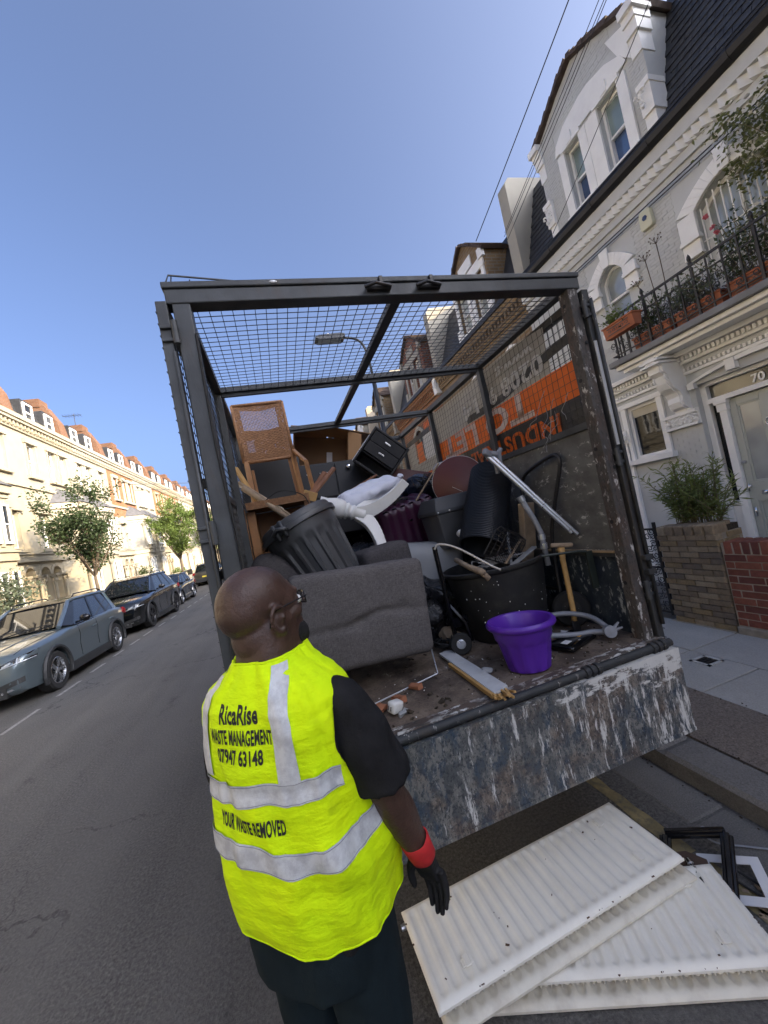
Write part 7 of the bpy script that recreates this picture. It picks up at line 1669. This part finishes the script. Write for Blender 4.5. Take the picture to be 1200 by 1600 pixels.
radiator('lower white double radiator turned askew under the other one', (.285, 1.475), -21.5, .012, seed=3)
radiator('upper white double radiator lying flat on top of the stack behind the tailgate', (.205, 1.345), 2.2, .110, (0, .5), seed=5)
r = thing('picture_frame', 'black picture frame with moulded edges lying by the radiators', 'picture frame', (1.6,1.35,.0)); A, B, C_ = V(1.54,1.62,.05), V(1.725,1.455,.10), V(1.30,1.16,.02)
def fbar(a, b, name): return obj(name, MB().beam(a, b, .05, .02).beam(a.lerp(b,0)+V(0,0,.012), b+V(0,0,.012), .024, .014), MT['black_gloss'], r, bev=.005)
fbar(A, B, 'frame_bar'); fbar(B+V(-.012,-.012,0), C_, 'frame_bar'); fbar(A+V(-.012,-.012,-.005), V(1.25,1.40,.01), 'frame_bar')
r = thing('card_mount', 'flat white cardboard mount lying under the black picture frame', 'mount', (1.62,1.38,.0)); q = lambda x, y: V(1.60,1.375,.03) + V(.75,-.66,.12)*x + V(-.66,-.75,-.02)*y
m = MB()
for x0, x1, y0, y1 in ((-.10,.13,-.09,-.05), (-.10,.13,.10,.14), (-.10,-.06,-.05,.10), (.09,.13,-.05,.10)): m._add([q(x0,y0),q(x1,y0),q(x1,y1),q(x0,y1),q(x0,y0)-V(0,0,.004),q(x1,y0)-V(0,0,.004),q(x1,y1)-V(0,0,.004),q(x0,y1)-V(0,0,.004)], [(0,1,2,3),(7,6,5,4),(0,4,5,1),(1,5,6,2),(2,6,7,3),(3,7,4,0)])
obj('mount', m, MT['sticker_white'], r)
single('brown_offcut', MB().prism([(1.40,1.42),(1.50,1.36),(1.555,1.43),(1.52,1.50),(1.44,1.53)], .05, .066, 'z'), mk('brown_board', plain, (.07,.042,.03), .6, .2, 10), 'brown broken corner of board beside the radiator valve', 'board', loc=(1.47,1.45,.05), bev=.003)
r = thing('radiator_valve', 'white and chrome thermostatic radiator valve lying beside the radiators', 'valve', (1.42,1.32,.03)); d = V(-.05,-.14,-.01).normalized(); F = fr((1.455,1.405,.075), d)
obj('valve_body', MB().lathe([(.014,-.05),(.016,-.03),(.011,-.028),(.011,-.01),(.018,-.008),(.018,.02),(.012,.022),(.012,.04)], 14, F).lathe([(.013,-.03),(.013,.02)], 10, fr((1.447,1.38,.075), (1,-.3,.2))), MT['chrome'], r, auto=40); obj('collar', MB().lathe([(.02,.04),(.021,.075)], 16, F), MT['tyre'], r); obj('knob', MB().lathe([(.02,.075),(.023,.085),(.022,.13),(.016,.17),(.012,.175),(0,.176)], 18, F), MT['white_gloss'], r, auto=40)
for i, (pts, lab) in enumerate((([(1.9,1.35,.02),(1.80,1.44,.014),(1.72,1.50,.016),(1.70,1.56,.03),(1.74,1.58,.03),(1.75,1.53,.014),(1.80,1.50,.012)], 'grey cable looping in the gutter behind the picture frame'), ([(1.64,1.40,.02),(1.66,1.30,.012),(1.66,1.245,.012),(1.635,1.235,.012),(1.615,1.27,.012),(1.60,1.36,.014)], 'dark cable loop to the right of the picture frame'))): single('loose_cable', MB().tube(smooth_path(pts, 6), .0045, 5), MT['grey_tube'] if i == 0 else MT['tyre'], lab, 'cable', loc=pts[0], smooth=True)
m = MB(); rng = random.Random(77)
for i in range(30): x = 1.60 + rng.gauss(0,.03); y = 1.22 + rng.gauss(0,.05); m.cbox((x, y, .004), (rng.uniform(.01,.04), rng.uniform(.01,.03), .006), Euler((0,0,rng.random()*3)).to_matrix())
tag(obj('wood_chips', m, MT['old_wood']), kind='stuff')
# ================================================================== THE MAN
YAW = R(-38); MC = V(-.088, 1.225, 0)
man = thing('person', 'bald man in yellow hi-vis vest and work gloves, seen from behind facing the load', 'person', MC, (0, 0, YAW)); man.scale = (1, 1, 1)
def skinmat():
    t = NT('skin_dark'); co = t.co(); n = t.noise(9, 5, .6, co); f = t.noise(160, 3, .6, co)
    c_ = t.mix(t.ramp(n, [(.3, 0.), (.7, 1.)]), (.046,.024,.017), (.085,.046,.033)); c_ = t.mix(t.math('MULTIPLY', t.ramp(f, [(.45, 0.), (.7, 1.)]), .35), c_, (.032,.017,.013))
    m = t.set(c_, .4, t.bump(f, .5, .0022, t.bump(t.noise(38, 5, .65, co), .5, .006)), spec=.5); t.b.inputs['Roughness'].default_value = .4
    r_ = t.math('ADD', t.math('MULTIPLY', n, .5), .20); t.l.new(r_, t.b.inputs['Roughness'])
    t.b.inputs['Subsurface Weight'].default_value = .08; t.b.inputs['Subsurface Radius'].default_value = (.02,.006,.004); return m
MT['skin'] = skinmat()
mk('tshirt_black', plain, (.016,.016,.017), .95, .35, 14, .6, 120, .003, spec=.15); mk('trousers', plain, (.012,.020,.024), .92, .2, 10, .5, 260, .0015, spec=.12)
mk('glove_black', plain, (.016,.016,.017), .75, .25, 30, .5, 240, .0015, spec=.25); mk('glove_red', plain, (.50,.020,.022), .85, .12, 60, .5, 200, .0015); mk('beard', plain, (.008,.007,.007), .95, .3, 60, .9, 200, .004)
t = NT('hi_vis'); co = t.co(); wv_ = t.noise(1, 2, .5, t.co((900,900,120))); n = t.noise(6, 5, .6, co)
c_ = t.mix(t.ramp(n, [(.35, 0.), (.7, 1.)]), (.74,.99,.004), (.62,.93,.004)); c_ = t.mix(t.math('MULTIPLY', t.ramp(t.noise(11, 7, .7, co), [(.55, 0.), (.78, 1.)]), .35), c_, (.40,.52,.02)); MT['hi_vis'] = t.set(c_, .8, t.bump(wv_, .3, .0015, t.bump(t.noise(9, 5, .55, t.co((1,1,2.2))), .55, .03)), spec=.2)
t = NT('reflective_band'); co = t.co(); v = t.vor(420, co); n = t.noise(26, 6, .7, co)
c_ = t.mix(t.ramp(n, [(.40, 0.), (.62, 1.)]), (.62,.64,.64), (.44,.45,.46)); MT['band'] = t.set(c_, .45, t.bump(v, .35, .001), spec=.6)
def remeshed(name, mb, voxel, mat, par, sm=6, dec=None):
    me = mb.mesh(name, mat); o = bpy.data.objects.new('tmp', me); col.objects.link(o)
    rm = o.modifiers.new('r', 'REMESH'); rm.mode = 'VOXEL'; rm.voxel_size = voxel
    s = o.modifiers.new('s', 'SMOOTH'); s.factor = .5; s.iterations = sm
    dg = bpy.context.evaluated_depsgraph_get(); dg.update(); m2 = bpy.data.meshes.new_from_object(o.evaluated_get(dg)); bpy.data.objects.remove(o)
    m2.name = name; m2.materials.clear(); m2.materials.append(mat); m2.shade_smooth()
    return obj(name, m2, mat, par, local=True)
def sp(t, e=.78): return math.copysign(abs(t)**e, t)
def rings_loft(mb, tab, n=40, fn=None):
    """tab rows: z, half-width, half-depth, x-offset, y-offset"""
    vs = []; fs = []
    for (z, a, b, xo, yo) in tab:
        for k in range(n):
            th = 2*math.pi*k/n; p = V(xo + a*sp(math.sin(th)), yo - b*sp(math.cos(th)), z); vs.append(fn(p, th) if fn else p)
    for i in range(len(tab)-1):
        for k in range(n): fs.append((i*n+k, i*n+(k+1)%n, (i+1)*n+(k+1)%n, (i+1)*n+k))
    fs.append(tuple(range(n-1,-1,-1))); fs.append(tuple((len(tab)-1)*n+k for k in range(n))); mb._add(vs, fs)
TORSO = [(.74,.185,.15,0,0),(.84,.215,.18,0,.015),(.95,.222,.205,0,.03),(1.05,.218,.205,0,.03),(1.15,.210,.185,0,.02),(1.25,.208,.165,0,.005),(1.33,.208,.152,0,-.005),(1.40,.195,.135,0,-.012),(1.45,.160,.112,0,-.018),(1.49,.105,.085,0,-.016),(1.53,.082,.080,0,-.01),(1.57,.076,.078,0,.0)]
SH_R, EL_R, WR_R = V(.205,-.005,1.405), V(.262,.045,1.115), V(.295,.105,.915)
SH_L, EL_L, WR_L = V(-.205,-.005,1.405), V(-.262,.03,1.115), V(-.265,.14,.925)
# head in its own frame: face towards +y, turned on the neck
HY = R(-57) - YAW; HM = T4(.0,.0,1.658) @ Matrix.Rotation(HY, 4, 'Z') @ Matrix.Rotation(R(7), 4, 'X') @ Matrix.Diagonal((1.12, 1.11, 1.09, 1))
def hp(x, y, z): return HM @ V(x, y, z)
m = MB()
def hball(c, r, nu=20, nv=14):
    q = MB().ball(c, r, nu, nv); q.xf(HM); m._add(q.v, q.f)
hball((0,-.018,.045), (.078,.102,.090)); hball((0,-.045,.03), (.073,.078,.078)); hball((0,.035,.02), (.066,.062,.075)); hball((0,.045,-.035), (.055,.052,.07)); hball((0,.055,-.085), (.040,.042,.038)); hball((0,.01,-.06), (.060,.062,.055)); hball((0,-.046,-.05), (.067,.058,.072))
hball((0,.098,-.022), (.014,.022,.017)); hball((0,.092,.0), (.010,.014,.024)); hball((.012,.094,-.027), (.010,.012,.009)); hball((-.012,.094,-.027), (.010,.012,.009)); hball((0,.082,.032), (.048,.020,.014)); hball((0,.088,-.060), (.026,.014,.009)); hball((0,.086,-.072), (.024,.013,.009))
for s in (-1, 1):
    hball((s*.034,.082,.006), (.013,.012,.010)); hball((s*.052,.055,-.02), (.016,.025,.02))
    for k in range(12):   # ear: helix, lobe and bowl rim
        a = -1.9 + k*.42; hball((s*(.082 + .007*math.sin(a+1)), -.014 - .022*math.cos(a)*1.0 + (.004 if k > 9 else 0), -.012 + .034*math.sin(a)), (.0075,.0075,.0075), 8, 6)
    hball((s*.076,-.008,-.014), (.007,.016,.024), 8, 6); hball((s*.082,.004,-.012), (.006,.005,.009), 8, 6); hball((s*.079,-.004,-.044), (.008,.009,.011), 8, 6)
rings_loft(m, [(1.42,.11,.105,0,-.012),(1.50,.094,.094,0,-.010),(1.56,.086,.092,0,-.006),(1.63,.08,.088,.005,.005),(1.69,.06,.066,.008,.01)], 28)
for k in (0, 1, 2):  # neck folds
    q = MB().ball((0,-.050-.004*k,-.090-.024*k), (.062,.040,.012), 16, 8); q.xf(HM); m._add(q.v, q.f)
TS = [(z, a-.012, b-.012, x, y) for z, a, b, x, y in TORSO]; rings_loft(m, TS, 32)
def limb(mb, pts, rs, n=14, sub=5):
    P = smooth_path(pts, sub); rr = smooth_path([V(r_, 0, 0) for r_ in rs], sub); mb.tube(P, [q.x for q in rr], n)
for S_, E_, W_ in ((SH_R, EL_R, WR_R), (SH_L, EL_L, WR_L)):
    limb(m, [S_ + V(-.03 if S_.x > 0 else .03,0,-.03), S_.lerp(E_,.45), E_, E_.lerp(W_,.35), E_.lerp(W_,.8), W_, W_ + (W_-E_)*.2], [.040,.058,.051,.053,.040,.034,.033])
for s in (-1, 1): limb(m, [V(s*.10,0,.86), V(s*.105,.01,.50), V(s*.108,-.015,.30), V(s*.11,-.005,.08)], [.092,.066,.060,.042])
body = remeshed('body', m, .0052, MT['skin'], man, 4)
# eyes
for s in (-1, 1):
    e = MB().ball((s*.034,.086,.004), .0125, 12, 8); e.xf(HM); obj('eye', e, MT['white_gloss'], man, local=True, smooth=True)
# beard
m = MB(); hball((0,.066,-.097), (.044,.042,.036)); hball((.036,.050,-.084), (.024,.042,.032)); hball((-.036,.050,-.084), (.024,.042,.032)); hball((0,.088,-.090), (.030,.022,.030)); hball((0,.094,-.050), (.024,.009,.006))
bd = remeshed('beard', m, .005, MT['beard'], man, 2)
# glasses
g = MB()
for s in (-1, 1):
    loop = [hp(s*(.034 + .026*sp(math.cos(a), .8)), .107 - .012*abs(math.cos(a))*(.5 + .5*math.cos(a)), .004 + .019*sp(math.sin(a), .8)) for a in [6.283*k/20 for k in range(20)]]; g.tube(loop, .0017, 6, closed=True)
    g.tube(smooth_path([hp(s*.060,.100,.010), hp(s*.073,.085,.012), hp(s*.083,.02,.014), hp(s*.085,-.020,.012), hp(s*.084,-.036,-.006), hp(s*.083,-.042,-.022)], 4), .0022, 6)
g.tube([hp(-.010,.110,.008), hp(0,.114,.011), hp(.010,.110,.008)], .0018, 6); gl = obj('glasses', g, MT['black_gloss'], man, local=True, smooth=True)
t = NT('lens'); t.b.inputs['Transmission Weight'].default_value = 1; t.b.inputs['Roughness'].default_value = .02; t.b.inputs['IOR'].default_value = 1.08; t.b.inputs['Base Color'].default_value = (.9,.93,.93,1)
for s in (-1, 1):
    lm = MB(); lm._add([hp(s*(.034 + .025*sp(math.cos(a), .8)), .107 - .012*abs(math.cos(a))*(.5 + .5*math.cos(a)), .004 + .018*sp(math.sin(a), .8)) for a in [6.283*k/20 for k in range(20)]], [tuple(range(20))]); obj('lens', lm, t.m, gl, local=True)
# T-shirt: torso and sleeves in one surface
m = MB(); rings_loft(m, [(z, a+.004, b+.004, x, y) for z, a, b, x, y in TORSO if z < 1.5] + [(1.515,.085,.080,0,-.012)], 40)
rng = random.Random(5)
for S_, E_, W_ in ((SH_R, EL_R, WR_R), (SH_L, EL_L, WR_L)):
    d = (E_-S_).normalized(); out_ = V(math.copysign(1, S_.x), 0, 0)
    limb(m, [S_ - out_*.07 + V(0,0,-.01), S_ + V(0,0,-.010), S_.lerp(E_,.30) + out_*.012, S_.lerp(E_,.62) + out_*.016, S_.lerp(E_,.84) + out_*.014], [.056,.062,.076,.082,.088], 20)
ts = remeshed('tshirt', m, .009, MT['tshirt_black'], man, 4)
for v in ts.data.vertices:
    p = v.co; v.co = p + v.normal*(.009*noise.noise(V(p.x*12, p.y*12, p.z*9)) - .008*abs(noise.noise(V(p.x*16 + p.z*9, p.y*16, p.z*12))) + .003*noise.noise(V(p.x*34, p.y*34, p.z*14)))
# trousers
m = MB(); rings_loft(m, [(.70,.190,.165,0,0),(.80,.205,.18,0,.005),(.90,.212,.19,0,.015),(1.02,.208,.19,0,.02)], 36)
for s in (-1, 1): limb(m, [V(s*.098,0,.82), V(s*.103,.008,.66), V(s*.108,.012,.46), V(s*.110,-.01,.28), V(s*.112,.0,.10)], [.118,.112,.092,.086,.082], 18)
tr = remeshed('trousers', m, .011, MT['trousers'], man, 4)
for v in tr.data.vertices:
    p = v.co; v.co = p + v.normal*(.010*noise.noise(V(p.x*9, p.y*9, p.z*5)) + .005*noise.noise(V(p.x*22, p.y*22, p.z*8)))
for s in (-1, 1):
    m = MB(); rbox(m, (.105,.29,.10), .045, 10, None, T4(s*.112,.05,.052)); limb(m, [V(s*.112,-.03,.06), V(s*.112,-.03,.17)], [.055,.055]); remeshed('boot', m, .01, MT['tshirt_black'], man, 3)
# vest: surface through rings, armholes cut, with hem, bands, print
VEST = [(.84,.229,.205,-.0,.024),(.87,.232,.212,0,.026),(.92,.235,.221,0,.03),(1.00,.237,.226,0,.032),(1.08,.236,.222,0,.028),(1.16,.230,.206,0,.02),(1.24,.227,.188,0,.008),(1.32,.227,.174,0,-.002),(1.385,.226,.162,0,-.010),(1.43,.216,.148,0,-.016),(1.465,.194,.130,0,-.018),(1.495,.150,.112,0,-.016),(1.520,.114,.104,0,-.012),(1.545,.098,.096,0,-.008)]
def vp(th, z, off=0.0):
    th = (th + math.pi) % (2*math.pi) - math.pi
    a, b, xo, yo = interp(VEST, z)
    fold = .012*noise.noise(V(math.sin(th)*3.2, math.cos(th)*3.2, z*2.1 + th*.3)) +   .0075*math.sin(th*9 + z*6 + 2*noise.noise(V(th, z*3, 1)))*max(0, min(1, (1.40-z)/.12)) * (.45 + .55*max(0, noise.noise(V(th*2, z*4, 7)) + .3))
    diag = .014*math.sin(22*(z + .16*th) + 3*noise.noise(V(th*2, z*3, 9)))*math.exp(-((z-1.02)/.09)**2)*max(0, math.sin(th - .15)); tug = .012*math.exp(-((z-1.25)/.02)**2)*-.35
    buck = (.0055*math.exp(-((z-1.095)/.045)**2)*max(0, noise.noise(V(th*3, 4, 0))+.35) + .0045*math.exp(-((z-1.245)/.04)**2)*max(0, noise.noise(V(th*3, 9, 0))+.3))*math.sin(th*27 + 5*noise.noise(V(th*2, z*3, 3)))
    cre = .007*noise.noise(V(math.sin(th)*5+z*3, math.cos(th)*5, z*9)) - .006*abs(noise.noise(V(math.sin(th)*4 + z*6, math.cos(th)*4 - z*4, 5)))
    k = fold + diag + tug + off + buck + cre
    return V(xo + (a + k)*sp(math.sin(th)), yo - (b + k)*sp(math.cos(th)), z + .022*math.sin(th*1.0+2.2)*max(0, 1-(z-.84)/.10))
NTH, NZ = 168, 92
vz = [lerp(.84, 1.545, j/NZ) for j in range(NZ+1)]
def in_arm(p):
    c = SH_R if p.x > 0 else SH_L; return ((p.y - c.y - .012)/.088)**2 + ((p.z - c.z + .075)/.108)**2 < 1 and abs(p.x) > .14
bm = bmesh.new(); G = [[bm.verts.new(vp(2*math.pi*i/NTH, z)) for i in range(NTH)] for z in vz]
for j in range(NZ):
    for i in range(NTH):
        q = (G[j][i], G[j][(i+1)%NTH], G[j+1][(i+1)%NTH], G[j+1][i])
        cpt = (q[0].co + q[1].co + q[2].co + q[3].co)/4
        th = 2*math.pi*(i+.5)/NTH
        if in_arm(cpt) or (abs(th - math.pi) < .03): continue
        bm.faces.new(q)
for v in list(bm.verts):
    if not v.link_faces: bm.verts.remove(v)
bm.normal_update()
# pull the armhole edge onto a smooth oval
arm_edges = [e for e in bm.edges if e.is_boundary and all(1.2 < v.co.z < 1.5 and abs(v.co.x) > .09 and v.co.y < .15 for v in e.verts)]
for it in range(6):
    new = {}
    for e in arm_edges:
        for v in e.verts:
            nb = [e2.other_vert(v) for e2 in v.link_edges if e2.is_boundary]
            if len(nb) == 2: new[v] = v.co*.5 + (nb[0].co + nb[1].co)*.25
    for v, c in new.items(): v.co = c
loops = []; left = set(arm_edges)
while left:
    e = left.pop(); chain = [e.verts[0], e.verts[1]]; grow_ = True
    while grow_:
        grow_ = False
        for e2 in list(chain[-1].link_edges):
            if e2 in left: left.discard(e2); chain.append(e2.other_vert(chain[-1])); grow_ = True; break
    loops.append([v.co.copy() for v in chain])
me = bpy.data.meshes.new('hi_vis_vest'); bm.to_mesh(me); bm.free(); me.materials.append(MT['hi_vis']); me.shade_smooth()
vest = obj('hi_vis_vest', me, MT['hi_vis'], man, local=True); so_ = vest.modifiers.new('t', 'SOLIDIFY'); so_.thickness = .005; so_.offset = 1
for lp in loops:
    if len(lp) > 12: obj('armhole_piping', MB().tube(lp[::2], .0045, 6), MT['tshirt_black'], vest, local=True, smooth=True)
hem = [vp(2*math.pi*i/96, .84, .003) for i in range(96)]; obj('hem_binding', MB().tube(hem, .004, 6, closed=True), MT['hi_vis'], vest, local=True, smooth=True)
nk = [vp(2*math.pi*i/60, 1.545, .002) for i in range(60)]; obj('neck_binding', MB().tube(nk, .005, 6, closed=True), MT['hi_vis'], vest, local=True, smooth=True)
def hband(name, zf, th0, th1, hw=.027):
    m = MB(); n = 120; m.grid(lambda u, v: vp(lerp(th0, th1, u), zf(lerp(th0, th1, u)) + lerp(-hw, hw, v), .0095), n, 8); b_ = obj(name, m, MT['band'], vest, local=True, smooth=True)
    for e in (-1, 1): obj('stitching', MB().tube([vp(lerp(th0, th1, i/n), zf(lerp(th0, th1, i/n)) + e*(hw-.004), .0103) for i in range(n+1)], .0007, 4), MT['grey_tube'], b_, local=True)
wav = lambda th: .006*math.sin(th*3) + .004*math.sin(th*7 + 1)
hband('reflective_band', lambda th: 1.245 + wav(th), -1.22, 1.20); hband('reflective_band', lambda th: 1.095 + wav(th + 1) - .012*math.sin(th), -2.9, 2.9, .029)
ARC = {}
def arc_table(zi):
    if zi not in ARC:
        z = zi*.01; out = {}
        for sg in (-1, 1):
            L = 0; p = vp(0, z); p.z = 0; lst = [(0., 0.)]
            for k in range(1, 130):
                th = sg*k*.015; q = vp(th, z); q.z = 0; L += (q-p).length; p = q; lst.append((L, th))
                if L > .33: break
            out[sg] = lst
        ARC[zi] = out
    return ARC[zi]
def arc_theta(z, s):
    """angle at arc length s (metres) from the centre of the back"""
    zi = int(math.floor(z*100)); r_ = []
    for k in (zi, zi+1):
        lst = arc_table(k)[1 if s >= 0 else -1]; a = abs(s); i = 1
        while i < len(lst)-1 and lst[i][0] < a: i += 1
        (l0, t0), (l1, t1) = lst[i-1], lst[i]; r_.append(lerp(t0, t1, (a-l0)/max(1e-6, l1-l0)))
    return lerp(r_[0], r_[1], z*100-zi)
for sx in (.125, -.158):
    m = MB(); m.grid(lambda u, v: vp(arc_theta(lerp(1.272,1.536,v), (sx + (u-.5)*.055)*lerp(1.0, .82, max(0, (v-.5)*2))), lerp(1.272,1.536,v), .0085), 8, 70); obj('reflective_band', m, MT['band'], vest, local=True, smooth=True)
def vest_text(s, cap, width, sc, zc, bold=.02, slant=0):
    me = text_mesh(s, cap/.69, 0, 1, .045*cap, 1.06); me.materials.clear(); me.materials.append(MT['tyre'])
    xs = [v.co.x for v in me.vertices]; x0, x1 = min(xs), max(xs); ys_ = [v.co.y for v in me.vertices]; yc = (min(ys_)+max(ys_))/2
    bm = bmesh.new(); bm.from_mesh(me); bmesh.ops.triangulate(bm, faces=bm.faces)
    for it in range(3):
        es = [e for e in bm.edges if e.calc_length() > .009]
        if es: bmesh.ops.subdivide_edges(bm, edges=es, cuts=1); bmesh.ops.triangulate(bm, faces=bm.faces)
    bm.to_mesh(me); bm.free()
    for v in me.vertices:
        x = sc + ((v.co.x-x0)/(x1-x0) - .5)*width; z = zc + v.co.y - yc + slant*x
        v.co = vp(arc_theta(z, x), z, .0068)
    o = bpy.data.objects.new('lettering', me); col.objects.link(o); o.parent = vest
vest_text('RicaRise', .042, .125, -.008, 1.437); vest_text('WASTE MANAGEMENT', .033, .205, -.008, 1.384); vest_text('07947 63148', .032, .150, -.012, 1.338); vest_text('YOUR WASTE REMOVED', .033, .215, -.008, 1.172)
# gloves
def glove(W_, E_, s, name):
    d = (W_ - E_).normalized(); side = V(-s, .15, 0); side = side - d*side.dot(d); side.normalize()      # thumb towards the front
    nrm = d.cross(side)*s; F = Matrix.Identity(4)
    for i, c in enumerate((side, nrm, d)):
        for j in range(3): F[j][i] = c[j]
    F.translation = W_ + d*.02; F = F @ Matrix.Scale(1.1, 4); m = MB(); P = lambda x, y, z: F @ V(x, y, z)
    for k in range(6): z = .012 + k*.014; limb(m, [P(-.026+.002*k,0,z-.006), P(.026-.0*k,0,z), P(.030,0,z+.006)], [.0185,.0195,.017], 10, 3)
    for i, (x, L) in enumerate(((.031,.078),(.010,.088),(-.011,.083),(-.031,.066))):
        c = .35 + .08*i; p0 = P(x*.9,0,.082); a1 = c*.55; a2 = c*1.25; a3 = c*1.9; l = (L*.46, L*.32, L*.26)
        q1 = p0 + (F.to_3x3() @ V(.0, -math.sin(a1), math.cos(a1)))*l[0]; q2 = q1 + (F.to_3x3() @ V(0, -math.sin(a2), math.cos(a2)))*l[1]; q3 = q2 + (F.to_3x3() @ V(0, -math.sin(a3), math.cos(a3)))*l[2]
        m.tube([p0 - d*.02, p0, p0.lerp(q1,.5), q1, q1.lerp(q2,.5), q2, q3], [.0105,.0115,.0105,.0112,.010,.0102,.0078], 9); m.ball(q3, .0082, 8, 6)
    t0 = P(.030,-.004,.022); m.tube([P(.015,0,.01), t0, P(.052,-.014,.050), P(.056,-.024,.074), P(.052,-.032,.092)], [.017,.0165,.0125,.0118,.0088], 9); m.ball(P(.052,-.032,.092), .009, 8, 6)
    g = remeshed(name, m, .0034, MT['glove_black'], man, 3)
    for v in g.data.vertices: v.co = v.co + v.normal*(.0016*noise.noise(v.co*70))
    cf = MB(); n = 24; vs = []
    cf.lathe([(.036,-.045),(.040,-.043),(.0385,-.02),(.0360,.0),(.034,.016),(.031,.018)], 28, F @ Matrix.Diagonal((1.06,.92,1,1)), caps=False, rfun=lambda r_, z, a, i: r_ + .0012*math.sin(a*14) + .0008*math.sin(a*5+z*90)); o = obj('glove_cuff', cf, MT['glove_red'], man, local=True, smooth=True)
glove(WR_R, EL_R, 1, 'glove'); glove(WR_L, EL_L, -1, 'glove')
